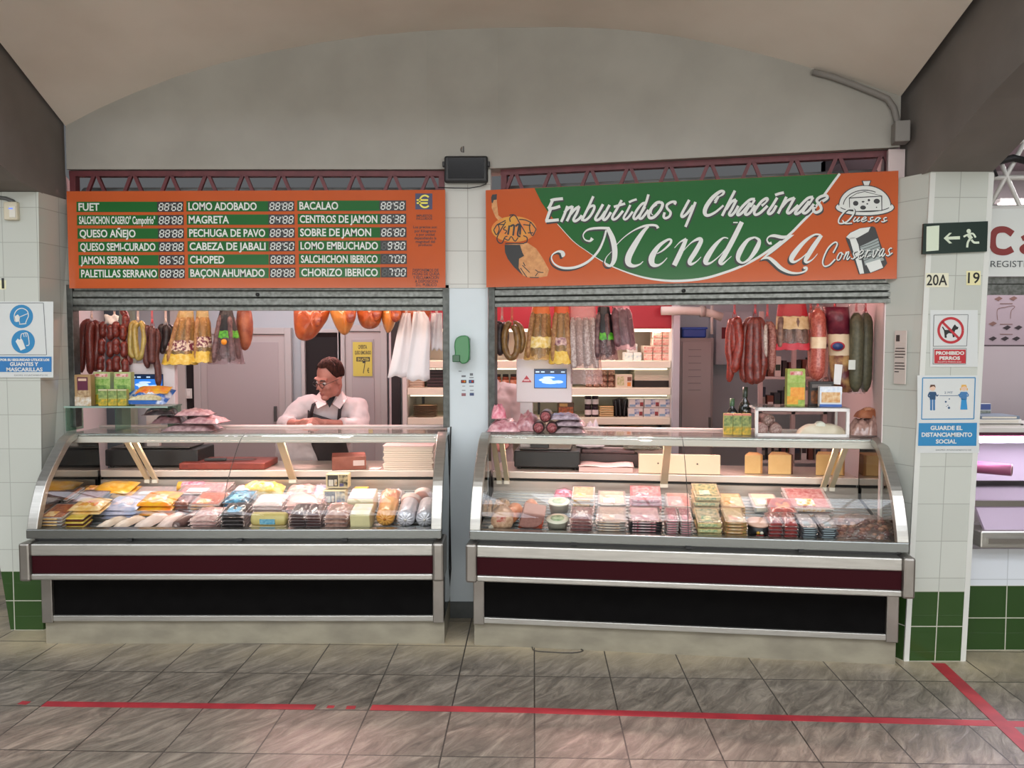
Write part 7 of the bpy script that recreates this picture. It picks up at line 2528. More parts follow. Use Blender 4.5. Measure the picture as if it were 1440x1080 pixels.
printed_box('croquette_box', 'white and blue box of golden croquettes in front of the dark one', 'box', top(1168, .36), .122, .04, .115, '#d8dce0', ((.0, .62, 1, .98, '#c8d4e4', '#e8ecf0'), (.08, .2, .92, .72, '#c88a48', '#e0c498'), (.0, .0, 1, .12, '#3a64b0')), rz=RCA)
ct = None
for u, y, dz, c, lb in ((1082, .36, .05, '#6a3c36', 'upper dark cut sausage inside the white framed cabinet'), (1091, .33, .0, '#8a5c58', 'mottled cut sausage on the right inside the white framed cabinet'), (1072, .36, .0, '#9a6a6a', 'rosy wrapped sausage on the left inside the white framed cabinet')):
    t = thing('cut_sausage', lb, 'sausage', RS.at(u, y, TZ + .037 + dz), RCA + (.25 if u == 1082 else -.1))
    r = .036
    MB().lathe([(0, 0), (r * .95, 0), (r, .006), (r, .1), (r * .6, .12), (0, .122)], n=20, axis='y').build('sausage', mat(c, .4, var='#a88078', scale=30, coat=.3), t)
    MB().lathe([(0, -.002), (r * .93, -.002), (r * .93, .001), (0, .001)], n=20, axis='y').build('cut_face', mat(c, .45, var='#c8a49c', scale=110), t)
t = thing('bread_loaf', 'long pale floured loaf lying in the white framed cabinet', 'bread', RS.at(1158, .36, TZ), RCA)
mb = MB()
pillow(mb, .27, .09, .068, 2, 16, .06).build('loaf', mat('#f2dfcc', .6, var='#d8c4a8', scale=12, bump=.2), t)
pillow(MB(), .06, .06, .03, 4, 8, .1).xf(Matrix.Translation((-.01, .014, .052))).build('floury_patch', mat('#f2eadc', .7), t)
vacpile(RS, [
    ('meat_pack', 'brown paper wrapped pack at the right end of the counter top', 1214, .32, .0, .14, .18, .085, '#8a6a60', '#b89488', -.1, .05, 4, None),
    ('meat_pack', 'crumpled rosy brown wrapper at the far right end of the counter top', 1240, .32, .0, .16, .16, .10, '#94726a', '#c0a094', .15, .05, 9, None)])
t = thing('bread_roll', 'orange brown crusty roll on top of the wrapped packs at the right end', 'bread', RS.at(1226, .38, TZ + .10), RCA + .1)
pillow(MB(), .14, .09, .055, 6, 14, .12).build('roll', mat('#a86a48', .5, var='#8a4c30', scale=20, bump=.2), t)
pillow(MB(), .06, .05, .02, 3, 8, .1).xf(Matrix.Translation((0, .02, .044))).build('crust_patch', mat('#c08a68', .5), t)
# ------------------------------------------------------------------ people behind the counters
SKIN = mat('#b07466', .55, var='#9e6356', scale=18, sss=.08)
COAT = mat('#cdbcbc', .6, bump=.15, bscale=14)


def remesh(o, v, it=4):
    m = o.modifiers.new('one_surface', 'REMESH')
    m.mode = 'VOXEL'
    m.voxel_size = v
    m.use_smooth_shade = True
    s = o.modifiers.new('soften', 'SMOOTH')
    s.factor = .5
    s.iterations = it
    return o


def hand(mb, wrist, d, up, side):
    """palm with four curled fingers and a thumb; d = finger direction, up = back of the hand"""
    w, d, up = Vector(wrist), Vector(d).normalized(), Vector(up).normalized()
    sd = d.cross(up).normalized() * side
    up = sd.cross(d).normalized() * side
    mb.tube([w - d * .02, w + d * .02, w + d * .05, w + d * .085], [.024, .03, .038, .034], 10, flat=.55)
    for k in range(4):
        o_ = (k - 1.5) * .019
        L = (.068, .078, .074, .058)[k]
        b = w + d * .078 + sd * o_
        mb.tube([b - d * .02, b + up * .004, b + d * L * .45 + up * .002, b + d * L * .8 - up * .014, b + d * L * .92 - up * .034], [.0105, .0105, .0098, .009, .0075], 8)
    b = w + d * .03 + sd * -.03
    mb.tube([b, b + d * .022 - sd * .016, b + d * .05 - sd * .018 - up * .012, b + d * .066 - sd * .008 - up * .02], [.014, .0125, .011, .009], 8)


def head_pieces(mb, H):
    k = len(mb.v)
    mb.ell((0, .012, .035), (.076, .096, .1), 0, 20, 14)
    mb.ell((0, -.03, -.04), (.06, .07, .088), 0, 18, 12)
    mb.ell((0, -.078, -.105), (.032, .028, .024), 0, 12, 8)
    mb.ell((0, -.02, -.085), (.055, .055, .04), 0, 14, 8)
    for s in (-1, 1):
        mb.ell((s * .036, -.07, -.028), (.028, .024, .026), 0, 10, 7)
        mb.ell((s * .077, .008, -.012), (.011, .022, .034), 0, 10, 7)
        mb.ell((s * .018, -.112, -.032), (.009, .01, .008), 0, 8, 6)
    mb.tube([(0, -.094, .018), (0, -.106, -.008), (0, -.118, -.03)], [.009, .012, .013], 8)
    mb.tube([(-.052, -.076, .026), (-.025, -.093, .03), (0, -.094, .026), (.025, -.093, .03), (.052, -.076, .026)], .011, 8)
    mb.tube([(-.024, -.088, -.066), (0, -.1, -.063), (.024, -.088, -.066)], [.004, .0065, .004], 6)
    mb.tube([(-.022, -.087, -.077), (0, -.098, -.079), (.022, -.087, -.077)], [.004, .007, .004], 6)
    mb.xf(H, k)


def ring(c, a, b, n=22, yaw=0.0, e=.8):
    out = []
    for j in range(n):
        t = 2 * math.pi * j / n
        x = math.copysign(abs(math.cos(t)) ** e, math.cos(t)) * a
        y = math.copysign(abs(math.sin(t)) ** e, math.sin(t)) * b
        out.append(Vector((c[0] + x * math.cos(yaw) - y * math.sin(yaw), c[1] + x * math.sin(yaw) + y * math.cos(yaw), c[2])))
    return out


def person(label, torso, sh, el, wr, headc, yaw, pitch, roll, hands, apron=None, glasses=True, feet=None, haircol='#3a221c'):
    base = (torso[0][0][0], torso[0][0][1], 0)
    t = thing('person', label, 'person', (0, 0, 0))
    H = Matrix.Translation(headc) @ Matrix.Rotation(yaw, 4, 'Z') @ Matrix.Rotation(roll, 4, 'Y') @ Matrix.Rotation(pitch, 4, 'X')
    mb = MB()
    head_pieces(mb, H)
    top = Vector(torso[-1][0])
    mb.tube([top - Vector((0, 0, .06)), top + Vector((0, 0, .01)), H @ Vector((0, .03, -.06)), H @ Vector((0, .02, .0))], [.068, .054, .05, .05], 14)
    mb.loft([ring(c, a * .88, b * .86) for c, a, b in torso])
    pel = Vector(torso[0][0])
    for s in (-1, 1):
        hp = pel + Vector((s * .1, 0, 0))
        kn = Vector((hp.x, hp.y + .0, .5))
        mb.tube([hp + Vector((0, 0, .06)), hp - Vector((0, 0, .1)), kn, Vector((hp.x, hp.y + .03, .28)), Vector((hp.x, hp.y + .04, .06))], [.09, .085, .058, .056, .04], 12)
        mb.tube([Vector((hp.x, hp.y + .07, .04)), Vector((hp.x, hp.y - .04, .045)), Vector((hp.x, hp.y - .15, .03))], [.035, .042, .03], 10)
    for i in range(2):
        mb.tube([Vector(sh[i]), Vector(sh[i]).lerp(Vector(el[i]), .5), Vector(el[i])], [.056, .052, .042], 12)
        w_ = Vector(wr[i])
        mb.tube([Vector(el[i]), Vector(el[i]).lerp(w_, .35), w_], [.043, .042, .028], 12)
        hand(mb, wr[i], hands[i][0], hands[i][1], 1 if i else -1)
    o = mb.build('body', SKIN, t)
    remesh(o, .0055, 3)
    # coat
    mb = MB()
    mb.loft([ring(c, a, b) for c, a, b in torso] )
    hem = Vector(torso[0][0])
    mb.loft([ring((hem.x, hem.y + .03, hem.z - .38), torso[0][1] * 1.02, torso[0][2] * 1.05), ring((hem.x, hem.y + .01, hem.z - .15), torso[0][1] * 1.04, torso[0][2] * 1.06), ring(hem, torso[0][1], torso[0][2])])
    for i in range(2):
        S_, E_, W2 = Vector(sh[i]), Vector(el[i]), Vector(wr[i])
        q = Vector(torso[-2][0]).lerp(S_, .5)
        mb.tube([q, S_, S_.lerp(E_, .35), S_.lerp(E_, .7), E_], [.07, .078, .076, .068, .064], 14)
        mb.tube([E_, E_.lerp(W2, .25), E_.lerp(W2, .52)], [.064, .06, .054], 14)
        mb.tube([E_.lerp(W2, .42), E_.lerp(W2, .56)], [.058, .056], 14)
    c = mb.build('coat', COAT, t)
    remesh(c, .011, 4)
    dm = c.modifiers.new('folds', 'DISPLACE')
    tx = bpy.data.textures.new('cloth_folds', 'CLOUDS')
    tx.noise_scale = .09
    dm.texture = tx
    dm.strength = .03
    dm.mid_level = .5
    # shirt collar: two flaps and an open neck
    nk = Vector(torso[-1][0])
    for s in (-1, 1):
        m2 = MB()
        m2.add([nk + Vector((s * .02, -.088, -.055)), nk + Vector((s * .075, -.03, .03)), nk + Vector((s * .115, -.055, -.02)), nk + Vector((s * .075, -.115, -.085))], [(0, 1, 2, 3)])
        m2.build('collar', COAT, c, thick=.006)
    m2 = MB()
    m2.add([nk + Vector((-.04, -.085, .0)), nk + Vector((.04, -.085, .0)), nk + Vector((.005, -.115, -.075))], [(0, 1, 2)])
    m2.build('undershirt', mat('#1d1a20', .7), t, thick=.004)
    # hair: cap over the cranium, cut at the hairline
    mb = MB()

    def hf(s, q):
        ph = s * 2 * math.pi
        f_ = math.sin(ph)
        th = q * (1.74 + .36 * max(0, f_) if f_ > -.3 else 1.74 - .86 * min(1, (-f_ - .3) / .45))
        d = Vector((math.sin(th) * math.cos(ph), math.sin(th) * math.sin(ph), math.cos(th)))
        k = 1.045 + .012 * math.sin(ph * 9 + q * 7)
        return H @ Vector((d.x * .079 * k, .014 + d.y * .1 * k, .036 + d.z * .104 * k))
    mb.grid(hf, 28, 12)
    mb.build('hair', mat(haircol, .85, var='#1d1210', scale=80, bump=.5, bscale=160, stretch=(1, 1, .3), spec=.1), t, thick=.004)
    for s in (-1, 1):
        m2 = MB()
        m2.ell((s * .031, -.083, .004), (.013, .01, .0085), 0, 10, 7)
        m2.xf(H)
        e = m2.build('eye', mat('#d8c8c4', .2), t)
        m2 = MB()
        m2.ell((s * .033, -.0925, .001), (.0055, .002, .0055), 0, 8, 6)
        m2.xf(H)
        m2.build('iris', mat('#2a1a14', .2), e)
        m2 = MB()
        m2.tube([(s * .012, -.1, .026), (s * .032, -.101, .032), (s * .052, -.088, .026)], [.003, .005, .003], 6)
        m2.xf(H)
        m2.build('eyebrow', mat('#241613', .7), t)
    m2 = MB()
    m2.tube([(-.022, -.0965, -.0695), (0, -.107, -.068), (.022, -.0965, -.0695)], [.002, .0045, .002], 6)
    m2.tube([(-.02, -.096, -.0765), (0, -.1065, -.078), (.02, -.096, -.0765)], [.002, .0045, .002], 6)
    m2.xf(H)
    m2.build('lips', mat('#8e4a44', .5), t)
    if glasses:
        g = MB()
        for s in (-1, 1):
            pts = smooth_pts([(s * .031 + .022 * math.cos(a * .7854), -.110 - .0 * a, .0 + .0155 * math.sin(a * .7854)) for a in range(8)], 3, True)
            g.tube(pts + pts[:1], .0018, 6)
            g.tube([(s * .053, -.11, .005), (s * .074, -.06, .008), (s * .083, .0, .006)], .0016, 6)
        g.tube([(-.01, -.112, .004), (0, -.114, .007), (.01, -.112, .004)], .0016, 6)
        g.xf(H)
        gg = g.build('glasses', mat('#1a1516', .3), t)
    if apron:
        ap = mat('#231a1d', .65, var='#2c2226', scale=20, bump=.1)
        rings = [ring(c_, a + .022, b + .022, 44) for c_, a, b in torso]
        mb = MB()
        j0, j1, k0, k1, top_l, top_r = apron

        def af(s, q):
            q_ = q ** 2.6
            a0, a1 = j0 + (k0 - j0) * q_, j1 + (k1 - j1) * q_
            j = a0 + (a1 - a0) * s
            zt = top_l + (top_r - top_l) * s
            z = torso[0][0][2] - .3 + (zt - (torso[0][0][2] - .3)) * q
            for k in range(len(torso) - 1):
                if torso[k + 1][0][2] >= z or k == len(torso) - 2:
                    break
            f = max(-.0, (z - torso[k][0][2]) / (torso[k + 1][0][2] - torso[k][0][2]))
            f = min(f, 1)
            a = rings[k][int(j) % 44].lerp(rings[k][(int(j) + 1) % 44], j % 1)
            b = rings[k + 1][int(j) % 44].lerp(rings[k + 1][(int(j) + 1) % 44], j % 1)
            p = a.lerp(b, f)
            return Vector((p.x, p.y - .004, z))
        mb.grid(af, 18, 22)
        A = mb.build('apron', ap, t, thick=.006)
        for s_, tgt in ((.12, -1), (.88, 1)):
            p0 = af(s_, 1)
            m2 = MB()
            n2 = nk + Vector((tgt * .085, -.075, -.01))
            m2.tube([p0 - Vector((0, .004, .03)), p0.lerp(n2, .5) + Vector((0, -.022, 0)), n2 - Vector((0, 0, .03))], .012, 8, flat=.35)
            m2.build('strap', ap, A)
    return t


torso = [((-1.45, 5.56, .86), .265, .17), ((-1.44, 5.53, .98), .265, .18), ((-1.37, 5.47, 1.10), .24, .17), ((-1.29, 5.41, 1.22), .215, .14), ((-1.26, 5.34, 1.30), .165, .10), ((-1.243, 5.31, 1.345), .085, .072)]
shL, shR = (-1.455, 5.33, 1.265), (-1.07, 5.35, 1.25)
elL, elR = tuple(P(400, 598, 5.26)), tuple(P(505, 602, 5.27))
wrL, wrR = tuple(P(420, 596, 5.06)), tuple(P(455, 595, 5.07))
seller = person('person in a white coat and dark apron with glasses, looking down at his hands', torso, (shL, shR), (elL, elR), (wrL, wrR), tuple(P(464, 532, 5.17)), math.radians(-32), math.radians(22), math.radians(6),
                ((Vector((.8, -.45, .05)), Vector((-.1, -.6, .7))), (Vector((-.95, -.35, .1)), Vector((0, -.55, .8)))), apron=(35.4, 43.4, 29.6, 37.2, 1.25, 1.15))
pp = thing('paper', 'small crumpled white paper held in the hands of the person in glasses', 'paper', tuple(P(434, 600, 4.985)))
pillow(MB(), .05, .04, .025, 3, 10, .4).xf(Matrix.Translation((0, -.02, -.012))).build('sheet', mat('#e8e4e2', .6), pp)
pillow(MB(), .03, .03, .012, 5, 8, .4).xf(Matrix.Translation((.012, -.02, .008))).build('fold', mat('#f0ecea', .6), pp)

cx = P(684, 560, 5.75).x
torso2 = [((cx, 5.82, .9), .2, .15), ((cx, 5.81, 1.02), .2, .15), ((cx, 5.80, 1.18), .205, .14), ((cx, 5.79, 1.30), .2, .125), ((cx, 5.785, 1.37), .15, .09), ((cx, 5.78, 1.415), .075, .068)]
person('person in a pale coat mostly hidden behind the painted pier', torso2, ((cx - .2, 5.8, 1.33), (cx + .2, 5.8, 1.33)), ((cx - .24, 5.74, 1.08), (cx + .25, 5.74, 1.08)), ((cx - .14, 5.56, .98), (cx + .14, 5.56, .98)),
       (cx + .0, 5.72, 1.565), math.radians(10), math.radians(8), 0, ((Vector((.4, -.9, -.1)), Vector((0, -.2, 1))), (Vector((-.4, -.9, -.1)), Vector((0, -.2, 1)))), glasses=False)
# ------------------------------------------------------------------ notices on the left pillar
SIGNW = mat('#cbcecb', .35)
BLUE = mat('#2a7fb0', .35)
YL_ = 4.475


def LP(u, v, off=0.0):
    return P(u, v, YL_ - off)


def quad_on(mb, F, u0, v0, u1, v1, off, mi=0, th=.003):
    mb.hexa([F(u0, v1, off), F(u1, v1, off), F(u1, v1, off - th), F(u0, v1, off - th)], [F(u0, v0, off), F(u1, v0, off), F(u1, v0, off - th), F(u0, v0, off - th)], mi)


def disc_on(mb, F, u, v, r, off, mi=0, n=28, r2=None):
    r2 = r2 or r
    c = [F(u + r * math.cos(2 * math.pi * j / n), v + r2 * math.sin(2 * math.pi * j / n), off) for j in range(n)]
    mb.add(c, [tuple(range(n))], mi)


def poly_on(mb, F, pts, off, mi=0):
    bm = bmesh.new()
    vs = [bm.verts.new((p[0], p[1], 0)) for p in pts]
    es = [bm.edges.new((vs[i], vs[(i + 1) % len(vs)])) for i in range(len(vs))]
    bmesh.ops.triangle_fill(bm, edges=es, use_beauty=True)
    bm.verts.index_update()
    mb.add([F(v.co.x, v.co.y, off) for v in bm.verts], [tuple(v.index for v in f.verts) for f in bm.faces], mi)
    bm.free()


def line_on(mb, F, pts, w, off, mi=0, k=3):
    L_, R_ = stroke(pts, w, k)
    n = len(L_)
    mb.add([F(p[0], p[1], off) for p in L_ + R_], [(i, i + 1, n + i + 1, n + i) for i in range(n - 1)], mi)


def txt_on(mb, F, s_, u, v, w, size, off, mi=0, bold=.001):
    a, b = F(u, v, off), F(u + w, v, off)
    x = (b - a).normalized()
    M = Matrix.Translation(a) @ Matrix(((x.x, 0, -x.y, 0), (x.y, 0, x.x, 0), (0, 1, 0, 0), (0, 0, 0, 1)))
    text_mb(mb, s_, M, size, mi, bold=bold, width=(b - a).length)


ms = thing('safety_notice', 'white and blue notice with mask and glove symbols on the left tiled pillar', 'notice')
mb = MB()
quad_on(mb, LP, -16, 424, 75, 531, .004, 0)
mb.build('sheet', SIGNW, ms)
mb = MB()
line_on(mb, LP, [(-14, 426), (61, 426)], .8, .0046)
line_on(mb, LP, [(61, 426), (65.5, 499)], .8, .0046)
line_on(mb, LP, [(65.5, 499), (-14, 499)], .8, .0046)
quad_on(mb, LP, -16, 501.5, 72.5, 523, .006, 1, .001)
mb.build('border_and_band', [mat('#4a5258', .4), mat('#2c72ac', .35)], ms)
mb = MB()
disc_on(mb, LP, 30, 445, 16.5, .005, 0)
line_on(mb, LP, [(21, 452), (20, 443), (24, 436), (31, 433.5), (38, 437), (40, 444), (38, 449), (36, 454)], 1.2, .0062, 1)
poly_on(mb, LP, [(19.5, 446), (25, 442), (28, 446), (27, 452), (22, 453)], .0062, 1)
line_on(mb, LP, [(27, 446), (39, 441)], 1.0, .0062, 1)
line_on(mb, LP, [(27, 456), (37, 455)], 1.2, .0062, 1)
line_on(mb, LP, [(27, 451), (28, 456)], 1.0, .0062, 1)
mb.build('mask_symbol', [BLUE, WHITEV], ms)
mb = MB()
disc_on(mb, LP, 32.5, 480.5, 16.5, .005, 0)
poly_on(mb, LP, [(22, 480), (25, 476), (27, 478), (30, 476), (32, 479), (36, 490), (29, 493)], .0062, 1)
line_on(mb, LP, [(29, 476), (30, 470), (33, 469), (36, 468), (39, 470), (41, 484), (37, 486)], 1.1, .0062, 1)
line_on(mb, LP, [(33, 469), (34, 474)], .9, .0062, 1)
line_on(mb, LP, [(36, 468.5), (37, 474)], .9, .0062, 1)
mb.build('glove_symbol', [BLUE, WHITEV], ms)
mb = MB()
txt_on(mb, LP, 'POR SU SEGURIDAD UTILICE LOS', 0.5, 507.5, 69, .018, .0072)
txt_on(mb, LP, 'GUANTES Y', 14, 514.5, 40, .03, .0072)
txt_on(mb, LP, 'MASCARILLAS', 9, 522, 51, .03, .0072)
mb.build('lettering', WHITEV, ms)
mb = MB()
txt_on(mb, LP, 'EXCMO. AYUNTAMIENTO DE', 20, 528.6, 47, .012, .0046, 0, 0)
mb.build('small_print', mat('#5a6064', .4), ms)
mb = MB()
txt_on(mb, LP, '1', 2.5, 405.5, 3.6, .085, .003)
quad_on(mb, LP, -3, 394, 8.5, 407, .0015, 1, .001)
tag(mb.build('stall_number', [mat('#1a1a18', .4), mat('#ddd9b0', .5)]), 'black number 1 sticker on the left tiled pillar', 'number')
# door-bell style sensor with its cable
sn = thing('wall_sensor', 'small beige wall sensor with a blue light high on the left pillar', 'sensor', tuple(LP(19, 300)))
w = 19 * 4.47 / FPX / 2
MB().box((-w, -.03, -.042), (w, 0, .062)).build('housing', mat('#cfc6ae', .45), sn, bev=.006)
MB().box((-w * .1, -.036, -.03), (w * .85, -.028, .035)).build('lens', mat('#dcd8cc', .3), sn, bev=.003)
MB().box((-w * .1, -.0375, .018), (w * .5, -.035, .024)).build('indicator', mat('#5a7ae8', .3, emit=.6), sn)
mb = MB()
mb.tube([LP(-40, 276, .012), LP(-10, 277, .012), LP(8, 279, .012), LP(18, 283, .012), LP(20, 285, .012)], .011, 8)
tag(mb.build('cable', mat('#5f605e', .5)), 'grey cable running to the beige sensor on the left pillar', 'cable')

# ------------------------------------------------------------------ notices on the right pillar
def RP(u, v, off=0.0):
    z = P(u, v, 4.02).z
    return P(u, v, 4.04 - .04 * z / 2.585 - off - .001)


ex = thing('exit_sign', 'dark green exit sign with a running figure and left arrow on the right pillar', 'sign')
mb = MB()
ep = lambda off: [RP(1297, 357.5, off), RP(1388, 353.5, off), RP(1389.5, 311, off), RP(1299, 314.5, off)]
mb.prism(ep(.012), Vector((0, .012, 0)))
mb.build('plate', mat('#12271f', .3), ex)
PALE = mat('#ccd6bf', .4)
mb = MB()
poly_on(mb, RP, [(1302.5, 353.5), (1320, 352), (1321, 317), (1303, 318.5)], .0135)
poly_on(mb, RP, [(1327, 335), (1335, 327.5), (1338.5, 327.5), (1333, 333), (1350, 332), (1350, 336.5), (1333.5, 337), (1339, 342), (1335, 342.5)], .0135)
disc_on(mb, RP, 1362.3, 325, 3.1, .0135, 0, 14)
for q, w in (([(1362, 330), (1366, 336)], 5.5), ([(1355, 333), (1361, 330), (1368, 328.5), (1372, 334)], 2.6), ([(1366, 337), (1370, 341), (1377, 341)], 3.0), ([(1364, 336), (1361, 341), (1360, 348)], 3.0)):
    line_on(mb, RP, q, w, .0135)
mb.build('door_arrow_and_runner', PALE, ex)
mb = MB()
txt_on(mb, RP, '20A', 1303, 401, 29, .078, .003, 0, .001)
for u, v, w, h in ((1309, 395, 6, 9), (1319, 393, 6, 9), (1328, 391, 6, 9)):
    pass
quad_on(mb, RP, 1302, 384, 1334, 404, .0012, 1, .0008)
tag(mb.build('stall_number', [mat('#1a1a18', .4), mat('#d9d6bc', .5)]), 'black 20A number stickers on the right pillar', 'number')
mb = MB()
txt_on(mb, RP, '19', 1361, 398, 16.5, .078, .003, 0, .001)
quad_on(mb, RP, 1359, 381, 1379, 401, .0012, 1, .0008)
tag(mb.build('stall_number', [mat('#1a1a18', .4), mat('#ddd6a4', .5)]), 'black 19 number stickers on the right pillar', 'number')
nd = thing('no_dogs_notice', 'no dogs notice with a red crossed circle on the right pillar', 'notice')
mb = MB()
quad_on(mb, RP, 1308, 436, 1375, 516, .002, 0, .0015)
quad_on(mb, RP, 1313, 443, 1361, 487, .0035, 0, .001)
quad_on(mb, RP, 1312.5, 490, 1359, 512.5, .0035, 0, .001)
mb.build('sheet', SIGNW, nd)
mb = MB()
F = RP
for q in ([(1313.5, 443), (1361.5, 442.5)], [(1361.5, 442.5), (1359.5, 486.5)], [(1359.5, 486.5), (1312.5, 487)], [(1312.5, 487), (1313.5, 443)], [(1312.5, 490), (1359, 490)], [(1359, 490), (1358, 512)], [(1358, 512), (1312, 512)], [(1312, 512), (1312.5, 490)]):
    line_on(mb, F, q, .7, .0042)
mb.build('border', mat('#5a5c5c', .4), nd)
mb = MB()
dog = [(1326, 459), (1329, 464), (1338, 464), (1341, 458), (1343, 456), (1345, 459), (1348, 460), (1347, 463), (1343.5, 464), (1342, 468), (1342.5, 474), (1340, 474.5), (1339, 469), (1334, 468.5), (1331, 471), (1331.5, 475), (1328.5, 475), (1328, 469), (1327.5, 465), (1324.5, 460)]
poly_on(mb, F, dog, .0042)
mb.build('dog_figure', BLACKV, nd)
mb = MB()
REDS = mat('#b2272f', .4)
line_on(mb, F, [(1337 + 17 * math.cos(a * math.pi / 12), 464.5 + 17 * math.sin(a * math.pi / 12)) for a in range(25)], 3.6, .0048)
line_on(mb, F, [(1325, 452.5), (1349, 476.5)], 3.4, .0048)
quad_on(mb, F, 1314, 491.5, 1358, 511, .0048, 0, .0006)
mb.build('red_ring_and_band', REDS, nd)
mb = MB()
txt_on(mb, F, 'PROHIBIDO', 1316, 498.7, 40, .024, .0062)
txt_on(mb, F, 'PERROS', 1321, 505.8, 29, .024, .0062)
txt_on(mb, F, 'EXCEPTO PERROS GUIA', 1319, 509.8, 33, .01, .0062, 0, 0)
mb.build('lettering', WHITEV, nd)
sd = thing('distance_notice', 'blue and white keep your distance notice on the right pillar', 'notice')
mb = MB()
quad_on(mb, F, 1290, 528, 1377, 637, .002, 0, .0015)
mb.build('sheet', SIGNW, sd)
mb = MB()
for q in ([(1297.5, 531.5), (1371.5, 531)], [(1371.5, 531), (1369.5, 589)], [(1369.5, 589), (1296, 589.5)], [(1296, 589.5), (1297.5, 531.5)]):
    line_on(mb, F, q, 1.4, .003)
poly_on(mb, F, [(1292, 595), (1374, 594.5), (1373, 627), (1291, 627)], .003)
mb.build('border_and_band', BLUE, sd)
mb = MB()
txt_on(mb, F, 'GUARDE EL', 1308.5, 604.5, 45, .03, .0042)
txt_on(mb, F, 'DISTANCIAMIENTO', 1296, 614, 71, .03, .0042)
txt_on(mb, F, 'SOCIAL', 1316, 623.5, 29, .03, .0042)
mb.build('lettering', WHITEV, sd)
mb = MB()
txt_on(mb, F, 'EXCMO. AYUNTAMIENTO DE', 1316, 633.8, 50, .011, .003, 0, 0)
mb.build('small_print', mat('#5a6064', .4), sd)
mb = MB()
txt_on(mb, F, '2 MT', 1328, 553.5, 12, .016, .003, 0, 0)
line_on(mb, F, [(1321, 556.5), (1348, 556.5)], .7, .003)
for u, v, r in ((1330, 565, 1.4), (1335, 561, .9), (1333, 570, .8), (1334.5, 573.5, 1.7), (1331, 571.5, .6)):
    disc_on(mb, F, u, v, r, .003, 0, 10)
mb.build('distance_mark', mat('#3a5a7a', .4), sd)
mb = MB()
for u, hair, top_, low, skirt in ((1311.5, 1, 2, 3, False), (1355.5, 4, 3, 5, True)):
    disc_on(mb, F, u, 545.5, 4.2, .003, 0, 14)
    poly_on(mb, F, [(u - 4, 545), (u - 3, 541), (u + 3, 541), (u + 4.5, 545), (u + 1, 543)], .0036, hair)
    poly_on(mb, F, [(u - 4.5, 551), (u + 4.5, 551), (u + 4, 562), (u - 4, 562)], .003, top_)
    line_on(mb, F, [(u - 4, 552), (u - 6, 557), (u - 2, 559)], 2, .0036, top_)
    line_on(mb, F, [(u + 4, 552), (u + 6, 557), (u + 8 if not skirt else u - 8, 555)], 1.6, .0036, top_)
    if skirt:
        poly_on(mb, F, [(u - 3.5, 561), (u + 3.5, 561), (u + 5, 576), (u - 5, 576)], .003, low)
        line_on(mb, F, [(u - 5, 546), (u - 4.5, 549)], 1.6, .003, hair)
        line_on(mb, F, [(u + 5, 546), (u + 4.5, 549)], 1.6, .003, hair)
    else:
        line_on(mb, F, [(u - 2, 562), (u - 2, 577)], 3, .003, low)
        line_on(mb, F, [(u + 2, 562), (u + 2, 577)], 3, .003, low)
mb.build('two_figures', [mat('#d8b8a0', .5), mat('#5a3a2c', .5), mat('#24486a', .5), mat('#3f74a4', .5), mat('#d8a850', .5), mat('#2a86bc', .5)], sd)
# paper notice on the pillar's inner side
a, b_ = Vector((2.062, 4.155, 0)), Vector((2.098, 4.075, 0))
pn = thing('paper_notice', 'faded paper notice on the inner face of the right pillar', 'notice')


def IP(s, z, off=0.0):
    p = a.lerp(b_, s)
    return Vector((p.x - .008 - off, p.y - .004 - off * .4, z))


z0, z1 = P(1268, 540, 4.11).z, P(1268, 465, 4.11).z
mb = MB()
mb.hexa([IP(.15, z0), IP(.95, z0), IP(.95, z0) + Vector((.004, 0, 0)), IP(.15, z0) + Vector((.004, 0, 0))], [IP(.15, z1), IP(.95, z1), IP(.95, z1) + Vector((.004, 0, 0)), IP(.15, z1) + Vector((.004, 0, 0))])
mb.build('sheet', mat('#c8bdb4', .5), pn)
mb = MB()
H2 = z1 - z0
for i, (f0, f1) in enumerate(((.25, .85), (.2, .9), (.2, .9), (.2, .8), (0, 0), (.2, .85), (.2, .9), (.2, .9), (.2, .5))):
    if f1:
        zz = z1 - H2 * (.34 + i * .055)
        mb.hexa([IP(f0, zz, .001), IP(f1, zz, .001), IP(f1, zz), IP(f0, zz)], [IP(f0, zz + H2 * .018, .001), IP(f1, zz + H2 * .018, .001), IP(f1, zz + H2 * .018), IP(f0, zz + H2 * .018)])
mb.hexa([IP(.25, z1 - H2 * .2, .001), IP(.5, z1 - H2 * .2, .001), IP(.5, z1 - H2 * .2), IP(.25, z1 - H2 * .2)], [IP(.25, z1 - H2 * .08, .001), IP(.5, z1 - H2 * .08, .001), IP(.5, z1 - H2 * .08), IP(.25, z1 - H2 * .08)])
mb.build('print', mat('#3a3230', .5), pn)

# ------------------------------------------------------------------ the neighbouring stall at the right edge
NY = 4.30
NP = lambda u, v, off=0.0: P(u, v, NY - off)
ns = thing('shop_sign', 'white shop sign starting with red Ca at the right edge', 'sign')
mb = MB()
quad_on(mb, NP, 1386, 293, 1640, 388.5, 0, 0, .03)
mb.build('panel', mat('#d5d8d3', .4), ns)
mb = MB()
RDL = mat('#84322f', .4)
line_on(mb, NP, [(1424, 329), (1414, 323, 9), (1402, 324), (1396.5, 332), (1396.5, 346), (1402, 353), (1414, 354.5, 9), (1424, 350)], 9.5, .002, 0, 5)
line_on(mb, NP, [(1437, 336), (1446, 332), (1455, 335), (1458, 342), (1458, 357)], 7, .002, 0, 5)
line_on(mb, NP, [(1458, 344), (1446, 344), (1437, 349), (1440, 354), (1450, 354), (1457, 350)], 6.5, .002, 0, 5)
mb.build('red_lettering', RDL, ns)
mb = MB()
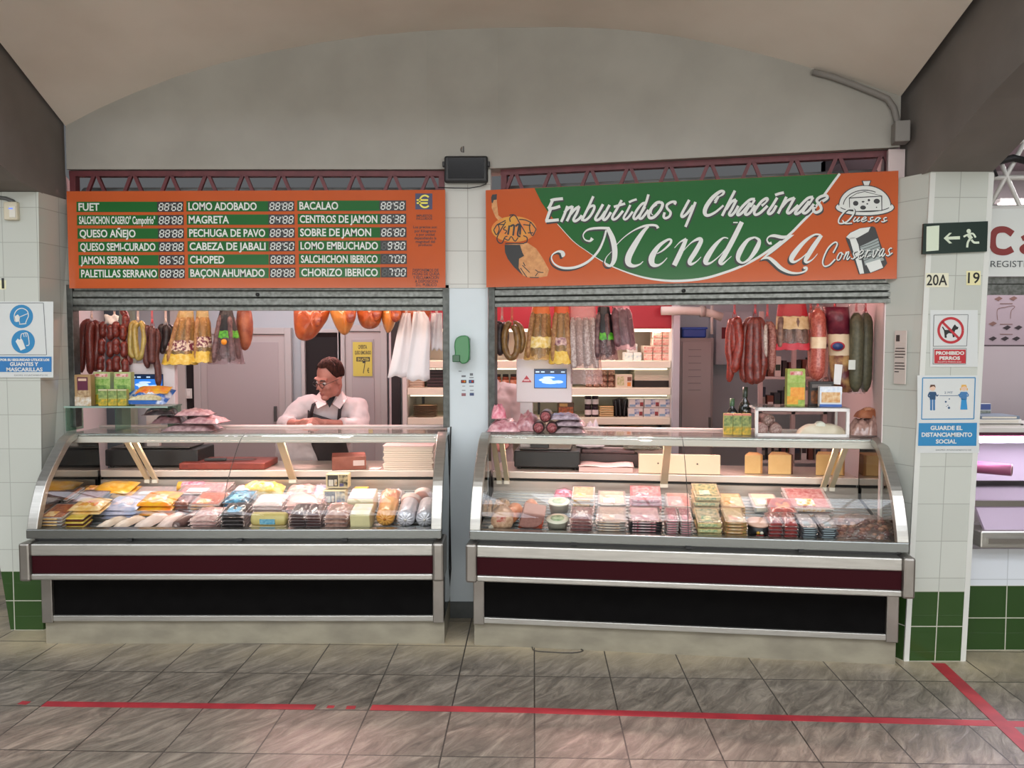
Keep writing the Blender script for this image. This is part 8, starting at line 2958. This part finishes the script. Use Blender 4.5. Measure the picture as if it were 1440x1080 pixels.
txt_on(mb, NP, 'REGISTRO', 1393, 375.5, 66, .05, .002, 0, 0)
mb.build('grey_lettering', mat('#4a4f50', .4), ns)
# white crossed steel lattice over it
wl = thing('lattice_beam', 'white crossed steel lattice above the neighbouring sign', 'beam')
WST = mat('#d6d4cf', .45)


def wbar(nm, p0, p1, r=.012):
    m2 = MB()
    m2.tube([p0, p1], r * 1.15, 4)
    m2.build(nm, WST, wl)


for u, v, u2, v2 in ((1404, 220, 1446, 318), (1392, 290, 1452, 180), (1440, 180, 1480, 293), (1450, 293, 1512, 180)):
    wbar('diagonal', NP(u, v, -.05), NP(u2, v2, -.05))
for v in (250, 199, 292):
    wbar('chord', NP(1391, v, -.05), NP(1640, v - 2, -.05), .013)
wbar('post', NP(1391, 250, -.05), NP(1389, 294, -.05))
# dim ceiling tube far behind it
tb3 = thing('ceiling_tube', 'bright ceiling tube seen through the white lattice', 'lamp', tuple(P(1428, 288, 6.5)))
MB().box((-.12, 0, -.02), (.6, .05, .02)).build('tube', mat('#fff0ee', .4, emit=4), tb3)
MB().box((-.14, -.02, .02), (.62, .07, .05)).build('fitting', mat('#b8b4b0', .5), tb3)
mb = MB()
mb.tube([NP(1383, 231, -.03), NP(1400, 228, -.03), NP(1425, 222, -.03), NP(1450, 228, -.03)], .02, 8)
mb.tube([NP(1386, 236, -.03), NP(1398, 238, -.03), NP(1402, 248, -.03)], .008, 6)
tag(mb.build('cable', mat('#171516', .5)), 'bundle of black cables above the neighbouring sign', 'cable')
sh2 = thing('roller_shutter', 'grey roller shutter under the white neighbouring sign', 'shutter')
mb = MB()
quad_on(mb, NP, 1384, 389, 1640, 399, -.02, 0, .03)
quad_on(mb, NP, 1384, 400, 1640, 415, -.03, 0, .03)
mb.build('slats', GALV, sh2)
mb = MB()
quad_on(mb, NP, 1383, 397, 1640, 401, -.035, 0, .01)
mb.build('shadow_joint', DARKHOLE, sh2)
struct(MB().box((2.5, 4.45, 0), (5.5, 7.5, .02)), 'floor_stall', mat('#8a8784', .5))
struct(MB().box((2.9, 7.2, 0), (6.5, 7.3, 3.4)), 'wall_rear_right', mat('#a79fa2', .6))
struct(MB().box((2.9, 4.5, 3.3), (6.5, 7.3, 3.4)), 'ceiling_right', mat('#8a7a80', .7))
struct(MB().box((6.4, 4.3, 0), (6.5, 7.3, 3.4)), 'wall_far_right', mat('#9a9294', .6))
# meat cut poster on its rear wall
PY_ = 6.4
PPP = lambda u, v, off=0.0: P(u, v, PY_ - off)
po = thing('meat_poster', 'grey brown poster of cattle cuts on the rear wall of the neighbouring stall', 'poster')
mb = MB()
quad_on(mb, PPP, 1370, 412, 1500, 485, 0, 0, .01)
mb.build('sheet', mat('#8f8288', .5), po)
mb = MB()
for u, v, c in ((1404, 420.5, 1), (1425, 420, 1), (1396, 455.5, 1), (1416, 461, 0), (1432, 461, 0), (1396, 476.5, 0), (1413, 476.5, 0), (1429, 476.5, 0)):
    poly_on(mb, PPP, [(u - 6, v), (u + 1, v - 3.5), (u + 6, v - 1), (u, v + 3)], .002, c)
line_on(mb, PPP, [(1403, 450), (1402, 440), (1404, 434), (1414, 432), (1424, 430), (1427, 432), (1422, 437), (1421, 448)], .8, .002, 1)
for v in (427, 456, 470):
    line_on(mb, PPP, [(1406, v), (1424, v)], 1.0, .002, 1)
mb.build('cut_drawings', [mat('#2a2226', .5), mat('#6a4e48', .5)], po)
mb = MB()
quad_on(mb, PPP, 1370, 485, 1500, 487, .004, 0, .02)
mb.build('lower_rail', mat('#3a3034', .5), po)
struct(MB().prism([P(1330, 500, 6.45), P(1560, 500, 6.45), P(1560, 700, 6.45), P(1330, 700, 6.45)], (0, .05, 0)), 'wall_partition_right', mat('#9fa19f', .5)) if False else None
# its counter front and tiled base
def NC(u, v, off=0.0):
    return P(u, v, 4.22 - off)


za, zb_ = NC(1400, 775).z, NC(1400, 821).z
struct(MB().box((2.5, 4.19, 0), (5.2, 4.8, za + .02)), 'wall_base_right', tile_mat('#d5dadf', '#cfd4d9', '#b0b6ba', .228, .3, .0022, off=(2.742 + 4.19 - .228 * 36, .1), split=zb_, c3='#2b4620'), 'tiled base of the neighbouring counter')
nc = thing('neighbour_counter', 'lilac lit glass counter of the neighbouring stall', 'counter')
x0 = 2.52
LIL = mat('#c9b6cc', .35)
MB().box((x0, 4.08, NC(1400, 771, .14).z), (5.2, 4.25, NC(1400, 748, .14).z)).build('bumper', STEEL, nc, bev=.008)
MB().box((x0 + .03, 4.06, NC(1400, 764, .15).z), (5.2, 4.1, NC(1400, 757, .15).z)).build('bumper_trim', CHROME, nc)
mb = MB()
mb.hexa([(x0 + .05, 4.12, NC(1400, 748, .1).z), (5.2, 4.12, NC(1400, 748, .1).z), (5.2, 4.14, NC(1400, 748, .1).z), (x0 + .05, 4.14, NC(1400, 748, .1).z)], [(x0 + .05, 4.22, NC(1400, 711).z), (5.2, 4.22, NC(1400, 711).z), (5.2, 4.24, NC(1400, 711).z), (x0 + .05, 4.24, NC(1400, 711).z)])
mb.build('front_panel', LIL, nc)
MB().box((x0 + .04, 4.2, NC(1400, 711).z), (5.2, 4.9, NC(1400, 703).z)).build('ledge', CHROME, nc)
MB().box((x0 + .04, 4.7, .86), (5.2, 5.0, P(1400, 606, 4.5).z)).build('rear_case', mat('#b9a8b4', .4), nc)
MB().box((x0 + .04, 4.5, P(1400, 608, 4.5).z), (5.2, 4.95, P(1400, 602, 4.5).z)).build('top_shelf', mat('#c9c5bf', .4), nc)
MB().box((x0 + .04, 4.52, P(1400, 617, 4.5).z), (5.2, 4.62, P(1400, 608, 4.5).z)).build('lamp_hood', mat('#5a2038', .35), nc)
mb = MB()
mb.hexa([(x0 + .04, 4.22, NC(1400, 703).z), (5.2, 4.22, NC(1400, 703).z), (5.2, 4.225, NC(1400, 703).z), (x0 + .04, 4.225, NC(1400, 703).z)], [(x0 + .04, 4.5, P(1400, 610, 4.5).z), (5.2, 4.5, P(1400, 610, 4.5).z), (5.2, 4.505, P(1400, 610, 4.5).z), (x0 + .04, 4.505, P(1400, 610, 4.5).z)])
mb.build('glass_front', GLASS, nc)
mb = MB()
pz = P(1415, 690, 4.5).z
mb.hexa([(x0 + .3, 4.3, .9), (x0 + .32, 4.3, .9), (x0 + .32, 4.31, .9), (x0 + .3, 4.31, .9)], [(x0 + .3, 4.3, .91), (x0 + .32, 4.3, .91), (x0 + .32, 4.31, .91), (x0 + .3, 4.31, .91)])
rl = thing('paper_roll', 'pink paper roll lying in the lilac counter', 'roll', tuple(P(1423, 661, 4.42)), rz=.9)
mb = MB()
mb.lathe([(.033, 0), (.036, .004), (.036, .26), (.033, .262)], n=20, axis='y')
mb.build('paper', mat('#a05070', .5), rl)
MB().lathe([(.024, -.003), (.024, .004)], n=18, axis='y').build('core', mat('#6a3a34', .6), rl)
MB().lathe([(.035, -.001), (.035, .002)], n=18, axis='y').build('end', mat('#d8a8b0', .5), rl)
zt_ = P(1400, 602, 4.6).z
for i, (u, w_, h, c, lb, d) in enumerate(((1405, .3, .02, '#3a3836', 'dark lowest book in the small pile on the neighbouring counter', 0), (1404, .28, .026, '#d8d4ce', 'white edged book in the middle of the small pile on the neighbouring counter', .021), (1406, .24, .02, '#6a7a8c', 'grey blue topmost book of the small pile on the neighbouring counter', .048))):
    p = P(u, 602, 4.66)
    t = thing('book', lb, 'book', (p.x, p.y, zt_ + d), group='books on the neighbouring counter')
    MB().box((-w_ / 2, 0, 0), (w_ / 2, .18, h)).build('cover', mat(c, .5), t, bev=.002)
    MB().box((-w_ / 2 + .01, -.001, h * .2), (w_ / 2 - .02, .0, h * .8)).build('pages', mat('#cfc8bc', .6), t)
p = P(1383, 602, 4.84)
printed_box('leaflet_stand', 'blue and grey leaflet standing behind the books on the neighbouring counter', 'leaflet', (p.x, p.y, zt_), .09, .02, .13, '#b8bcc0', ((.05, .7, .95, .97, '#4a5a90'), (.05, .3, .95, .65, '#6a7068', '#9aa09a')))
area_light('lilac_case_light', (3.4, 4.5, 1.16), (0, 0, 0), 1.6, .1, 22, (.9, .75, 1.0))
area_light('neighbour_ceiling_light', (4.2, 5.8, 3.2), (0, 0, 0), 1.6, 1.0, 70, (1.0, .93, .95))
